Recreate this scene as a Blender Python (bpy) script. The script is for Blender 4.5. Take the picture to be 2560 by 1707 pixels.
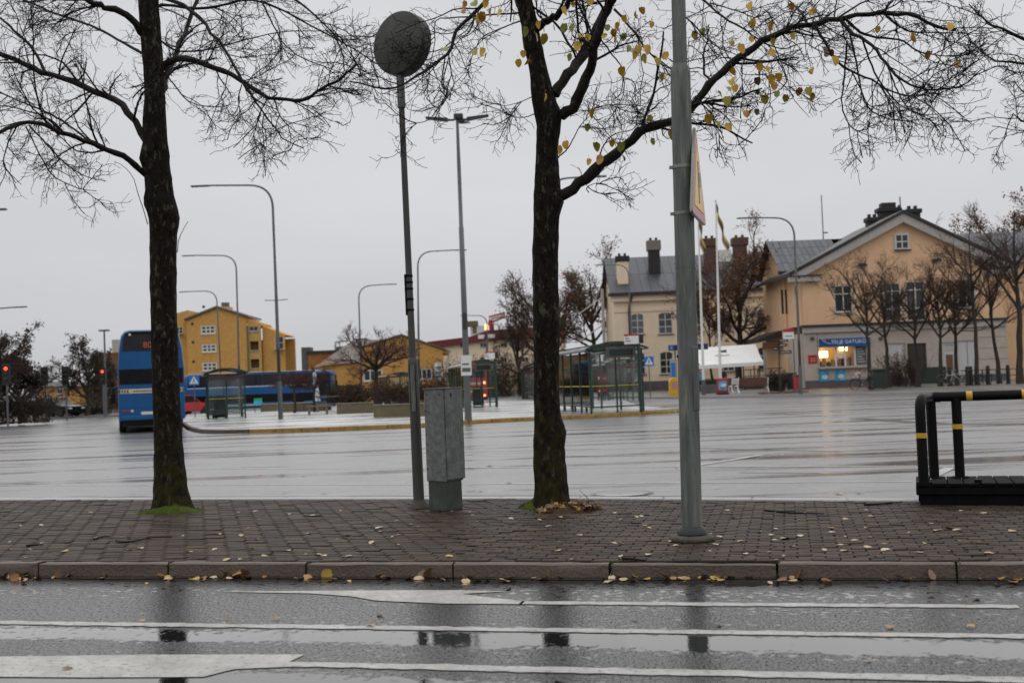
import bpy, bmesh, math, random
import numpy as np
from mathutils import Matrix, Vector
for o in list(bpy.data.objects): bpy.data.objects.remove(o)
SC = bpy.context.scene
COL = SC.collection
rng = np.random.default_rng(7); random.seed(7)
R = math.radians
# ------------------------------------------------------------------ camera
F = 2850.0                      # focal length in photo pixels (2560 wide)
PITCH = math.atan((955 - 853.5) / F); ROLL = R(-2.2); EYE = 1.5
cd = bpy.data.cameras.new('camera'); cam = bpy.data.objects.new('camera', cd); COL.objects.link(cam)
cd.sensor_width = 36; cd.lens = F / 2560 * 36; cd.clip_start = .1; cd.clip_end = 3000
CM = Matrix.Rotation(math.pi / 2 + PITCH, 4, 'X') @ Matrix.Rotation(ROLL, 4, 'Z')
cam.matrix_world = Matrix.Translation((0, 0, EYE)) @ CM
cd.dof.use_dof = True; cd.dof.focus_distance = 11.0; cd.dof.aperture_fstop = 2.4
SC.camera = cam
# ------------------------------------------------------------------ sky and sun
SUN_EL, SUN_AZ = R(80), R(8)      # light from a thick, even cloud deck overhead
wd = bpy.data.worlds.new('World'); SC.world = wd; wd.use_nodes = True
nt = wd.node_tree; nt.nodes.clear()
wo = nt.nodes.new('ShaderNodeOutputWorld'); bg = nt.nodes.new('ShaderNodeBackground')
sk = nt.nodes.new('ShaderNodeTexSky'); sk.sky_type = 'NISHITA'; sk.sun_disc = False
sk.sun_elevation = SUN_EL; sk.sun_rotation = SUN_AZ; sk.dust_density = 6; sk.air_density = 1.2; sk.ozone_density = 1
hs = nt.nodes.new('ShaderNodeHueSaturation'); hs.inputs['Saturation'].default_value = .07
mx = nt.nodes.new('ShaderNodeMix'); mx.data_type = 'RGBA'; mx.inputs[0].default_value = .72
mx.inputs[7].default_value = (8.0, 8.05, 8.35, 1)        # even cloud layer in front of the sky
tc = nt.nodes.new('ShaderNodeTexCoord'); nz = nt.nodes.new('ShaderNodeTexNoise')
nz.inputs['Scale'].default_value = 1.5; nz.inputs['Detail'].default_value = 5; mpz = nt.nodes.new('ShaderNodeMapping'); mpz.inputs['Scale'].default_value = (1, 1, 3.2)
mr = nt.nodes.new('ShaderNodeMapRange'); mr.inputs[1].default_value = .25; mr.inputs[2].default_value = .75; mr.inputs[3].default_value = .88; mr.inputs[4].default_value = 1.1
ml = nt.nodes.new('ShaderNodeMix'); ml.data_type = 'RGBA'; ml.blend_type = 'MULTIPLY'; ml.inputs[0].default_value = 1
L = nt.links.new
L(sk.outputs[0], hs.inputs['Color']); L(hs.outputs[0], mx.inputs[6])
L(tc.outputs['Generated'], mpz.inputs[0]); L(mpz.outputs[0], nz.inputs['Vector']); L(nz.outputs[0], mr.inputs[0])
L(mx.outputs[2], ml.inputs[6]); L(mr.outputs[0], ml.inputs[7]); L(ml.outputs[2], bg.inputs[0]); L(bg.outputs[0], wo.inputs[0])
bg.inputs[1].default_value = .102
sd = bpy.data.lights.new('sun', 'SUN'); sd.energy = 1.5; sd.angle = R(146); sd.color = (1, .98, .95)
so = bpy.data.objects.new('sun', sd); COL.objects.link(so)
so.rotation_euler = (R(90) - SUN_EL, 0, math.pi - SUN_AZ)
SC.view_settings.view_transform = 'Standard'; SC.view_settings.look = 'None'; SC.view_settings.gamma = 1
SC.view_settings.use_curve_mapping = False; SC.view_settings.exposure = -0.12
# ------------------------------------------------------------------ pixel -> place
def ray(px, py): return (CM.to_3x3() @ Vector(((px - 1280) / F, (853.5 - py) / F, -1)))
def G(px, py, z=0.0):                       # where the pixel's ray meets the level z
    r = ray(px, py); t = (z - EYE) / r.z; return Vector((0, 0, EYE)) + r * t
def D(px, py, Y):                           # where the ray meets the upright plane at distance Y
    r = ray(px, py); t = Y / r.y; return Vector((0, 0, EYE)) + r * t
ZP, ZI, ZF, ZW = .05, .18, .17, .11         # plaza, island, far pavement, near footpath levels
# ------------------------------------------------------------------ materials
M = {}
def pm(name, col, rough=.6, metal=0., var=.15, scale=6., bump=0., bscale=60., col2=None, m2=.5, mscale=2., stretch=(1, 1, 1), emit=None, es=0, spec=.5, edge=.06, coat=0):
    m = bpy.data.materials.new(name); m.use_nodes = True; t = m.node_tree; n = t.nodes; n.clear(); k = t.links.new
    out = n.new('ShaderNodeOutputMaterial'); b = n.new('ShaderNodeBsdfPrincipled'); k(b.outputs[0], out.inputs[0])
    b.inputs['Metallic'].default_value = metal; b.inputs['Specular IOR Level'].default_value = spec
    if coat: b.inputs['Coat Weight'].default_value = coat; b.inputs['Coat Roughness'].default_value = .12
    tcn = n.new('ShaderNodeTexCoord'); mp = n.new('ShaderNodeMapping'); mp.inputs['Scale'].default_value = stretch
    k(tcn.outputs['Object'], mp.inputs[0])
    a = n.new('ShaderNodeTexNoise'); a.inputs['Scale'].default_value = scale; a.inputs['Detail'].default_value = 6; a.inputs['Roughness'].default_value = .65
    k(mp.outputs[0], a.inputs['Vector'])
    r = n.new('ShaderNodeMapRange'); r.inputs[1].default_value = .3; r.inputs[2].default_value = .7; r.inputs[3].default_value = 1 - var; r.inputs[4].default_value = 1 + var
    k(a.outputs[0], r.inputs[0])
    mu = n.new('ShaderNodeMix'); mu.data_type = 'RGBA'; mu.blend_type = 'MULTIPLY'; mu.inputs[0].default_value = 1
    mu.inputs[6].default_value = (*col, 1); k(r.outputs[0], mu.inputs[7]); src = mu.outputs[2]
    if col2:
        a2 = n.new('ShaderNodeTexNoise'); a2.inputs['Scale'].default_value = mscale; a2.inputs['Detail'].default_value = 8; a2.inputs['Roughness'].default_value = .7
        k(mp.outputs[0], a2.inputs['Vector'])
        r2 = n.new('ShaderNodeMapRange'); r2.inputs[1].default_value = m2; r2.inputs[2].default_value = m2 + edge
        k(a2.outputs[0], r2.inputs[0])
        m3 = n.new('ShaderNodeMix'); m3.data_type = 'RGBA'; m3.inputs[7].default_value = (*col2, 1)
        k(r2.outputs[0], m3.inputs[0]); k(src, m3.inputs[6]); src = m3.outputs[2]
    k(src, b.inputs['Base Color'])
    rr = n.new('ShaderNodeMapRange'); rr.inputs[3].default_value = max(.02, rough * .8); rr.inputs[4].default_value = min(1, rough * 1.2)
    k(a.outputs[0], rr.inputs[0]); k(rr.outputs[0], b.inputs['Roughness'])
    if bump:
        c = n.new('ShaderNodeTexNoise'); c.inputs['Scale'].default_value = bscale; c.inputs['Detail'].default_value = 5; k(mp.outputs[0], c.inputs['Vector'])
        bu = n.new('ShaderNodeBump'); bu.inputs['Strength'].default_value = bump; bu.inputs['Distance'].default_value = .02
        k(c.outputs[0], bu.inputs['Height']); k(bu.outputs[0], b.inputs['Normal'])
    if emit: b.inputs['Emission Color'].default_value = (*emit, 1); b.inputs['Emission Strength'].default_value = es
    M[name] = m; return m
def glassmat(name, tint=(.75, .85, .82), refl=.5, dirt=.12):
    m = bpy.data.materials.new(name); m.use_nodes = True; t = m.node_tree; n = t.nodes; n.clear(); k = t.links.new
    out = n.new('ShaderNodeOutputMaterial'); tr = n.new('ShaderNodeBsdfTransparent'); tr.inputs[0].default_value = (*tint, 1)
    gl = n.new('ShaderNodeBsdfGlossy'); gl.inputs['Roughness'].default_value = .05
    df = n.new('ShaderNodeBsdfDiffuse'); df.inputs[0].default_value = (.5, .55, .55, 1)
    fr = n.new('ShaderNodeFresnel'); fr.inputs[0].default_value = 1.45
    tx = n.new('ShaderNodeTexCoord'); no = n.new('ShaderNodeTexNoise'); no.inputs['Scale'].default_value = 3; no.inputs['Detail'].default_value = 5
    k(tx.outputs['Object'], no.inputs['Vector'])
    mrg = n.new('ShaderNodeMapRange'); mrg.inputs[3].default_value = 0; mrg.inputs[4].default_value = dirt * 2; k(no.outputs[0], mrg.inputs[0])
    a = n.new('ShaderNodeMixShader'); b = n.new('ShaderNodeMixShader')
    k(mrg.outputs[0], a.inputs[0]); k(tr.outputs[0], a.inputs[1]); k(df.outputs[0], a.inputs[2])
    k(fr.outputs[0], b.inputs[0]); k(a.outputs[0], b.inputs[1]); k(gl.outputs[0], b.inputs[2]); k(b.outputs[0], out.inputs[0])
    M[name] = m; return m
def wetmat(name, base, r_dry, r_wet, bands=(.12, 1.1), thr=(.45, .62), bump=.35, bscale=170., spec=.5, angle=0., puddles=(), bdist=.004, gvar=(.55, 1.5), sgrain=False, ior=1.5):
    """wet asphalt: rough grain with smoother standing-water streaks drawn out along the lane"""
    m = bpy.data.materials.new(name); m.use_nodes = True; t = m.node_tree; n = t.nodes; n.clear(); k = t.links.new
    out = n.new('ShaderNodeOutputMaterial'); b = n.new('ShaderNodeBsdfPrincipled'); k(b.outputs[0], out.inputs[0])
    b.inputs['Specular IOR Level'].default_value = spec; b.inputs['IOR'].default_value = ior
    x = n.new('ShaderNodeTexCoord'); mp0 = n.new('ShaderNodeMapping'); mp0.inputs['Rotation'].default_value = (0, 0, angle); k(x.outputs['Object'], mp0.inputs[0])
    mp = n.new('ShaderNodeMapping'); mp.inputs['Scale'].default_value = (bands[0], bands[1], 1); k(mp0.outputs[0], mp.inputs[0])
    a = n.new('ShaderNodeTexNoise'); a.inputs['Scale'].default_value = 1; a.inputs['Detail'].default_value = 7; a.inputs['Roughness'].default_value = .6; k(mp.outputs[0], a.inputs['Vector'])
    w = n.new('ShaderNodeMapRange'); w.interpolation_type = 'SMOOTHSTEP'; w.inputs[1].default_value = thr[0]; w.inputs[2].default_value = thr[1]; k(a.outputs[0], w.inputs[0])
    if puddles:                       # water standing in the wheel tracks, at fixed distances across the lane
        sx = n.new('ShaderNodeSeparateXYZ'); k(x.outputs['Object'], sx.inputs[0]); last = None
        lw = n.new('ShaderNodeTexNoise'); lw.inputs['Scale'].default_value = .8; lw.inputs['Detail'].default_value = 4; k(x.outputs['Object'], lw.inputs['Vector'])
        yw = n.new('ShaderNodeMath'); yw.operation = 'MULTIPLY_ADD'; k(lw.outputs[0], yw.inputs[0]); yw.inputs[1].default_value = .5
        ys0 = n.new('ShaderNodeMath'); ys0.operation = 'SUBTRACT'; k(sx.outputs[1], ys0.inputs[0]); ys0.inputs[1].default_value = .25; k(ys0.outputs[0], yw.inputs[2])
        for c0, wd_ in puddles:
            d1 = n.new('ShaderNodeMath'); d1.operation = 'SUBTRACT'; k(yw.outputs[0], d1.inputs[0]); d1.inputs[1].default_value = c0
            d2 = n.new('ShaderNodeMath'); d2.operation = 'ABSOLUTE'; k(d1.outputs[0], d2.inputs[0])
            d3 = n.new('ShaderNodeMapRange'); d3.interpolation_type = 'SMOOTHSTEP'; d3.inputs[1].default_value = wd_; d3.inputs[2].default_value = wd_ * .25; d3.inputs[3].default_value = 0; d3.inputs[4].default_value = .34; k(d2.outputs[0], d3.inputs[0])
            if last is None: last = d3.outputs[0]
            else:
                ad = n.new('ShaderNodeMath'); ad.operation = 'ADD'; k(last, ad.inputs[0]); k(d3.outputs[0], ad.inputs[1]); last = ad.outputs[0]
        fine = n.new('ShaderNodeTexNoise'); fine.inputs['Scale'].default_value = 16; fine.inputs['Detail'].default_value = 5; k(x.outputs['Object'], fine.inputs['Vector'])
        fm = n.new('ShaderNodeMath'); fm.operation = 'MULTIPLY_ADD'; k(fine.outputs[0], fm.inputs[0]); fm.inputs[1].default_value = 1.1; fm.inputs[2].default_value = -.55
        a1 = n.new('ShaderNodeMath'); a1.operation = 'MULTIPLY_ADD'; k(a.outputs[0], a1.inputs[0]); a1.inputs[1].default_value = .75; k(fm.outputs[0], a1.inputs[2])
        a2 = n.new('ShaderNodeMath'); a2.operation = 'ADD'; k(a1.outputs[0], a2.inputs[0]); k(last, a2.inputs[1]); t.links.remove(w.inputs[0].links[0]); k(a2.outputs[0], w.inputs[0])
    g = n.new('ShaderNodeTexNoise'); g.inputs['Scale'].default_value = bscale; g.inputs['Detail'].default_value = 3; k(x.outputs['Object'], g.inputs['Vector'])
    big = n.new('ShaderNodeTexNoise'); big.inputs['Scale'].default_value = 1.3; big.inputs['Detail'].default_value = 5; k(x.outputs['Object'], big.inputs['Vector'])
    # colour
    v = n.new('ShaderNodeMapRange'); v.inputs[1].default_value = .3; v.inputs[2].default_value = .7; v.inputs[3].default_value = gvar[0]; v.inputs[4].default_value = gvar[1]; k(g.outputs[0], v.inputs[0])
    v2 = n.new('ShaderNodeMapRange'); v2.inputs[1].default_value = .3; v2.inputs[2].default_value = .7; v2.inputs[3].default_value = .8; v2.inputs[4].default_value = 1.2; k(big.outputs[0], v2.inputs[0])
    mm = n.new('ShaderNodeMath'); mm.operation = 'MULTIPLY'; k(v.outputs[0], mm.inputs[0]); k(v2.outputs[0], mm.inputs[1])
    c = n.new('ShaderNodeMix'); c.data_type = 'RGBA'; c.blend_type = 'MULTIPLY'; c.inputs[0].default_value = 1; c.inputs[6].default_value = (*base, 1); k(mm.outputs[0], c.inputs[7])
    wd2 = n.new('ShaderNodeMapRange'); wd2.inputs[3].default_value = 1; wd2.inputs[4].default_value = .4; k(w.outputs[0], wd2.inputs[0])   # soaked asphalt is darker
    c2 = n.new('ShaderNodeMix'); c2.data_type = 'RGBA'; c2.blend_type = 'MULTIPLY'; c2.inputs[0].default_value = 1; k(c.outputs[2], c2.inputs[6]); k(wd2.outputs[0], c2.inputs[7])
    k(c2.outputs[2], b.inputs['Base Color'])
    rr = n.new('ShaderNodeMapRange'); rr.inputs[3].default_value = r_dry; rr.inputs[4].default_value = r_wet; k(w.outputs[0], rr.inputs[0]); k(rr.outputs[0], b.inputs['Roughness'])
    bs = n.new('ShaderNodeMapRange'); bs.inputs[3].default_value = bump; bs.inputs[4].default_value = bump * .12; k(w.outputs[0], bs.inputs[0])
    bu = n.new('ShaderNodeBump'); bu.inputs['Distance'].default_value = bdist; k(bs.outputs[0], bu.inputs['Strength']); k(g.outputs[0], bu.inputs['Height']); k(bu.outputs[0], b.inputs['Normal'])
    if sgrain:                        # stone tips standing out of the water film
        mpg = n.new('ShaderNodeMapping'); mpg.inputs['Scale'].default_value = (1, .45, 1); k(x.outputs['Object'], mpg.inputs[0])
        g2 = n.new('ShaderNodeTexNoise'); g2.inputs['Scale'].default_value = sgrain[0]; g2.inputs['Detail'].default_value = 4; g2.inputs['Roughness'].default_value = .8; k(mpg.outputs[0], g2.inputs['Vector'])
        s1 = n.new('ShaderNodeMapRange'); s1.inputs[1].default_value = .40; s1.inputs[2].default_value = .60; s1.inputs[3].default_value = sgrain[1]; s1.inputs[4].default_value = sgrain[2]; k(g2.outputs[0], s1.inputs[0])
        s2 = n.new('ShaderNodeMix'); k(w.outputs[0], s2.inputs[0]); k(s1.outputs[0], s2.inputs[2]); s2.inputs[3].default_value = sgrain[3]; k(s2.outputs[0], b.inputs['Specular IOR Level'])
    M[name] = m; return m
YAW = math.radians(-13.47)
wetmat('road_wet', (.026, .026, .028), .22, .03, bands=(.10, .95), thr=(.44, .62), bump=.35, bscale=55, bdist=.006, puddles=((-2.10, .26), (-3.25, .42), (-.12, .16)), gvar=(.35, 1.9), sgrain=(64, .0, .30, .5))
wetmat('plaza_wet', (.10, .10, .104), .36, .15, bands=(.08, .8), thr=(.47, .64), bump=.14, bscale=45, spec=.9, ior=1.8, sgrain=(14, .5, 1.0, .7))
wetmat('island_wet', (.42, .42, .42), .38, .2, spec=.8, ior=1.7, bands=(.2, .5), thr=(.4, .62), bump=.1, bscale=30)
wetmat('patch_wet', (.06, .06, .063), .3, .12, bands=(.2, .8), thr=(.42, .6), bump=.14, bscale=45, spec=1.0, ior=1.7)
wetmat('far_pave', (.16, .15, .14), .5, .3, bands=(.2, .4), thr=(.4, .62), bump=.2, bscale=20)
pm('road_paint', (.37, .365, .335), .3, var=.3, scale=4, bump=.3, bscale=60, col2=(.09, .09, .09), m2=.54, mscale=26, edge=.1)
pm('thin_paint', (.4, .4, .4), .3, var=.2, scale=3, col2=(.1, .1, .1), m2=.55, mscale=9, edge=.1)
pm('tar', (.012, .012, .013), .25, var=.2, scale=4)
pm('kerb_granite', (.088, .064, .050), .5, var=.22, scale=60, bump=.5, bscale=40, col2=(.07, .055, .045), m2=.56, mscale=5, edge=.2)
pm('kerb_pale', (.3, .29, .29), .3, var=.2, scale=30, bump=.3, bscale=60)
for i, c in enumerate([(.054, .037, .029), (.040, .028, .023), (.070, .047, .035), (.050, .036, .030), (.032, .024, .020)]):
    pm('paver%d' % i, c, .5, var=.25, scale=24, bump=.5, bscale=70, spec=.07, col2=(.045, .04, .036), m2=.54, mscale=5, edge=.2)
pm('joint', (.018, .015, .012), .9, var=.3, scale=8, bump=.4, bscale=80, col2=(.03, .045, .008), m2=.5, mscale=2.2, edge=.12, spec=.2)
pm('moss', (.05, .075, .008), .95, var=.35, scale=30, bump=.6, bscale=90, col2=(.10, .095, .012), m2=.52, mscale=9, edge=.2, spec=.15)
pm('litter', (.05, .028, .014), .8, var=.4, scale=30, bump=.6, bscale=60, spec=.2)
pm('soil', (.03, .022, .015), .95, var=.3, scale=6, bump=.6, bscale=30, spec=.2)
pm('far_ground', (.05, .055, .03), .95, var=.3, scale=.4, col2=(.07, .045, .025), m2=.5, mscale=.3, spec=.2)
pm('bark', (.014, .011, .008), .85, var=.7, scale=16, bump=1.0, bscale=22, stretch=(1, 1, .42), col2=(.085, .087, .062), m2=.55, mscale=17, edge=.10, spec=.1)
def mossy(m):
    """moss film creeping up the foot of the trunk, deeper bark furrows"""
    t = m.node_tree; n = t.nodes; k = t.links.new; b = next(x for x in n if x.type == 'BSDF_PRINCIPLED'); src = b.inputs['Base Color'].links[0].from_socket
    bu = next(x for x in n if x.type == 'BUMP'); bu.inputs['Distance'].default_value = .06
    tcn = next(x for x in n if x.type == 'TEX_COORD'); sx = n.new('ShaderNodeSeparateXYZ'); k(tcn.outputs['Object'], sx.inputs[0])
    z = n.new('ShaderNodeMapRange'); z.inputs[1].default_value = 1.9; z.inputs[2].default_value = .0; z.inputs[3].default_value = -.12; z.inputs[4].default_value = .16; k(sx.outputs[2], z.inputs[0])
    no = n.new('ShaderNodeTexNoise'); no.inputs['Scale'].default_value = 7; no.inputs['Detail'].default_value = 7; k(tcn.outputs['Object'], no.inputs['Vector'])
    ad = n.new('ShaderNodeMath'); k(no.outputs[0], ad.inputs[0]); k(z.outputs[0], ad.inputs[1]); r = n.new('ShaderNodeMapRange'); r.inputs[1].default_value = .5; r.inputs[2].default_value = .66; r.inputs[4].default_value = .55; k(ad.outputs[0], r.inputs[0])
    mi = n.new('ShaderNodeMix'); mi.data_type = 'RGBA'; mi.inputs[7].default_value = (.038, .036, .009, 1); k(r.outputs[0], mi.inputs[0]); k(src, mi.inputs[6]); k(mi.outputs[2], b.inputs['Base Color'])
mossy(M['bark'])
pm('bark_limb', (.011, .009, .007), .7, var=.4, scale=20, bump=.6, bscale=40, col2=(.06, .068, .035), m2=.62, mscale=8, edge=.06, spec=.25)
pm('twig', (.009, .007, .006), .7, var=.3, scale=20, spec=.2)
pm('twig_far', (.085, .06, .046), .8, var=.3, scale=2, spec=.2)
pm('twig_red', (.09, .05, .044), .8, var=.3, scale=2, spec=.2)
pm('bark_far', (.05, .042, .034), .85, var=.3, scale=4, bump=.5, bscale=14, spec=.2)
for i, c in enumerate([(.46, .26, .010), (.52, .33, .02), (.30, .24, .02), (.38, .17, .012), (.17, .18, .02), (.07, .035, .018)]):
    pm('leaf%d' % i, c, .45, var=.25, scale=30, col2=tuple(x * .45 for x in c), m2=.62, mscale=40, edge=.1)
for i, c in enumerate([(.42, .33, .19), (.36, .20, .06), (.16, .085, .04), (.42, .27, .05), (.28, .12, .03), (.5, .40, .26)]):
    pm('fallen%d' % i, c, .4, var=.25, scale=40, col2=tuple(x * .5 for x in c), m2=.6, mscale=30, edge=.1)
pm('leaf_brown', (.17, .075, .035), .7, var=.4, scale=.7, spec=.2)
pm('leaf_dark', (.04, .035, .026), .7, var=.4, scale=.7, spec=.2)
pm('pole_grey', (.115, .125, .118), .7, metal=.0, var=.45, scale=13, bump=.3, bscale=45, stretch=(1, 1, .10), col2=(.25, .25, .20), m2=.54, mscale=17, edge=.16, spec=.3)
pm('pole_dark', (.055, .056, .052), .65, metal=.0, var=.35, scale=6, bump=.2, bscale=30, stretch=(1, 1, .25), col2=(.11, .085, .06), m2=.55, mscale=7, edge=.1)
pm('lamp_grey', (.13, .14, .14), .45, metal=.5, var=.15, scale=3)
pm('lamp_black', (.03, .03, .03), .45, var=.15, scale=3)
pm('disc', (.045, .048, .043), .7, var=.45, scale=7, bump=.2, bscale=30, col2=(.05, .062, .035), m2=.52, mscale=3.5, edge=.25)
pm('disc_rim', (.03, .029, .027), .5, var=.3, scale=6)
pm('cab_paint', (.15, .16, .154), .6, var=.4, scale=14, bump=.3, bscale=60, col2=(.095, .105, .092), m2=.5, mscale=9, edge=.2, spec=.3)
pm('cab_base', (.048, .055, .045), .6, var=.4, scale=8, bump=.2, bscale=30, col2=(.085, .09, .07), m2=.55, mscale=4, edge=.2)
pm('scratch', (.33, .36, .34), .6, var=.1)
pm('rubber', (.014, .014, .015), .5, var=.3, scale=8, bump=.2, bscale=30)
pm('concrete', (.19, .17, .145), .75, var=.25, scale=14, bump=.6, bscale=40, col2=(.09, .085, .06), m2=.55, mscale=5, edge=.2)
pm('planter', (.14, .115, .065), .7, var=.25, scale=3, col2=(.09, .085, .04), m2=.5, mscale=1.2, edge=.3)
pm('sign_yellow', (.72, .48, .10), .4, var=.12, scale=9, spec=.4)
pm('sign_red', (.52, .24, .24), .45, var=.15, scale=9)
pm('sign_back', (.20, .23, .21), .4, metal=.4, var=.15, scale=8)
pm('sign_sym', (.16, .17, .17), .5, var=.15)
pm('black_steel', (.004, .004, .005), .5, spec=.14, var=.3, scale=8, bump=.1, bscale=40)
pm('black_wood', (.005, .005, .006), .75, spec=.10, var=.4, scale=8, bump=.4, bscale=30, stretch=(1, 6, 1))
pm('yellow_band', (.62, .34, .02), .4, var=.15, scale=20)
pm('kerb_yellow', (.31, .185, .04), .5, var=.3, scale=4, bump=.4, bscale=20, col2=(.11, .075, .035), m2=.55, mscale=5, edge=.14)
pm('kerb_dark', (.07, .055, .04), .6, var=.3, scale=3)
pm('bus_blue', (.004, .08, .235), .35, var=.12, scale=2, coat=.0, spec=.35)
pm('bus_white', (.62, .64, .66), .3, var=.1, scale=2)
pm('bus_black', (.006, .006, .007), .2, var=.2, scale=2, spec=.2)
pm('bus_glass', (.02, .018, .024), .12, var=.3, scale=2, spec=.3)
pm('bus_dark', (.02, .02, .022), .6, var=.2)
pm('bus_cream', (.55, .47, .34), .4, var=.1)
pm('bus_red', (.42, .02, .03), .3, var=.12, scale=2, coat=.4)
pm('tyre', (.012, .012, .012), .8, var=.2)
pm('rim', (.22, .22, .23), .35, metal=.7)
pm('red_lens', (.25, .01, .01), .2)
pm('lit_red', (.6, .02, .01), .3, emit=(1, .05, .02), es=4)
pm('lit_stop', (.6, .02, .01), .3, emit=(1, .16, .06), es=9)
pm('lit_orange', (.3, .08, .02), .4, emit=(1, .13, .02), es=.12)
pm('plate', (.6, .6, .55), .4)
pm('shelter_green', (.008, .035, .022), .35, var=.2, scale=4)
pm('shelter_roof', (.10, .13, .12), .4, var=.2, scale=2)
pm('shelter_edge', (.32, .34, .34), .25, var=.2, scale=2)
pm('maroon', (.10, .012, .018), .4)
pm('poster_white', (.62, .66, .68), .5, var=.08, scale=4)
pm('poster_blue', (.03, .38, .62), .4, var=.5, scale=3, col2=(.55, .62, .6), m2=.6, mscale=3, edge=.1)
pm('poster_mix', (.6, .55, .5), .4, var=.2, scale=4, col2=(.5, .05, .03), m2=.5, mscale=9, edge=.05)
pm('screen_dark', (.012, .014, .014), .25)
pm('screen_case', (.07, .075, .07), .45)
pm('sign_blue', (.02, .17, .52), .35, var=.05)
pm('kiosk_blue', (.008, .085, .27), .4, var=.1)
pm('sign_navy', (.012, .018, .09), .35, var=.05)
pm('white', (.75, .75, .73), .5, var=.06, scale=4)
pm('black', (.012, .012, .012), .5)
pm('tape_yellow', (.62, .46, .02), .5)
pm('brick_yellow', (.58, .32, .095), .85, var=.16, scale=2.2, bump=.4, bscale=9, spec=.2, col2=(.51, .275, .08), m2=.52, mscale=.5, edge=.3)
pm('brick_pale', (.50, .33, .12), .85, var=.12, scale=2, spec=.2)
pm('brick_orange', (.33, .15, .055), .85, var=.2, scale=2, spec=.2)
pm('brick_dark', (.16, .09, .05), .85, var=.2, scale=2, spec=.2)
pm('roof_tile', (.14, .11, .095), .6, var=.2, scale=3, stretch=(1, 4, 1))
pm('stucco_cream', (.80, .66, .49), .85, var=.07, scale=1.2, bump=.15, bscale=20, spec=.2, col2=(.73, .60, .44), m2=.55, mscale=.6, edge=.3)
pm('stucco_ochre', (.74, .48, .295), .85, var=.07, scale=1.2, bump=.15, bscale=20, spec=.2, col2=(.67, .435, .265), m2=.55, mscale=.5, edge=.3)
pm('stone_grey', (.47, .41, .35), .75, var=.12, scale=2, bump=.15, bscale=14, spec=.25, col2=(.38, .335, .29), m2=.52, mscale=.9, edge=.3)
pm('plinth', (.10, .095, .095), .7, var=.2, scale=2)
pm('trim', (.42, .39, .36), .6, var=.1, scale=3)
pm('roof_metal', (.072, .075, .088), .38, metal=.3, var=.16, scale=.9, bump=.1, bscale=5)
pm('roof_metal2', (.06, .063, .075), .42, metal=.3, var=.16, scale=.9, bump=.1, bscale=5)
pm('roof_dark', (.025, .023, .023), .5, var=.2)
pm('chimney_brick', (.095, .05, .04), .8, var=.3, scale=6)
pm('chimney_black', (.02, .018, .018), .7, var=.3, scale=5)
pm('frame_white', (.62, .61, .58), .5, var=.06)
pm('pane', (.03, .035, .038), .06, var=.5, scale=.6)
pm('pane_grey', (.10, .115, .115), .08, var=.5, scale=.5)
pm('door_dark', (.035, .026, .02), .5, var=.3)
pm('door_pale', (.52, .52, .52), .5, var=.08)
pm('shop_wall', (.55, .42, .2), .7, var=.2, scale=3)
pm('shop_light', (.9, .8, .5), .5, emit=(1, .70, .30), es=9)
pm('shop_stuff', (.35, .16, .05), .6, var=.6, scale=5, col2=(.6, .5, .3), m2=.5, mscale=8)
pm('red_paint', (.42, .022, .02), .4, var=.1)
pm('yellow_paint', (.70, .40, .01), .4, var=.1)
pm('bench_wood', (.13, .04, .03), .5, var=.3, scale=6)
pm('bench_grey', (.16, .15, .13), .6, var=.2)
pm('canvas', (.82, .82, .81), .7, var=.05, scale=2, bump=.3, bscale=2.5)
pm('flag_yellow', (.5, .34, .01), .6); pm('flag_blue', (.01, .06, .22), .6)
pm('bin_green', (.012, .022, .018), .45, var=.2)
pm('shrub', (.06, .034, .022), .85, var=.4, scale=3, spec=.2)
pm('shrub_green', (.035, .042, .018), .8, var=.4, scale=3, spec=.2)
pm('skin', (.4, .25, .19), .5); pm('cloth_black', (.012, .012, .014), .8); pm('cloth_blue', (.08, .2, .38), .8); pm('hair', (.02, .014, .01), .6)
pm('crane_red', (.34, .02, .035), .5); pm('roof_red', (.15, .018, .02), .6, var=.2)
glassmat('glass', (.93, .96, .95), dirt=.02); glassmat('glass_shop', (.95, .93, .9), dirt=.02)
pm('lit_small', (.9, .8, .5), .5, emit=(1, .70, .30), es=1.6)
pm('litter_box', (.1, .1, .1), .5)
pm('foot_concrete', (.085, .075, .062), .8, var=.3, scale=14, bump=.7, bscale=30, col2=(.045, .042, .03), m2=.53, mscale=6, edge=.2, spec=.2)
pm('gutter_water', (.016, .014, .012), .06, var=.3, scale=8, bump=.05, bscale=30, col2=(.03, .018, .01), m2=.52, mscale=7, edge=.2)
glassmat('glass_roof', (.55, .66, .62), dirt=.15)
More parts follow.
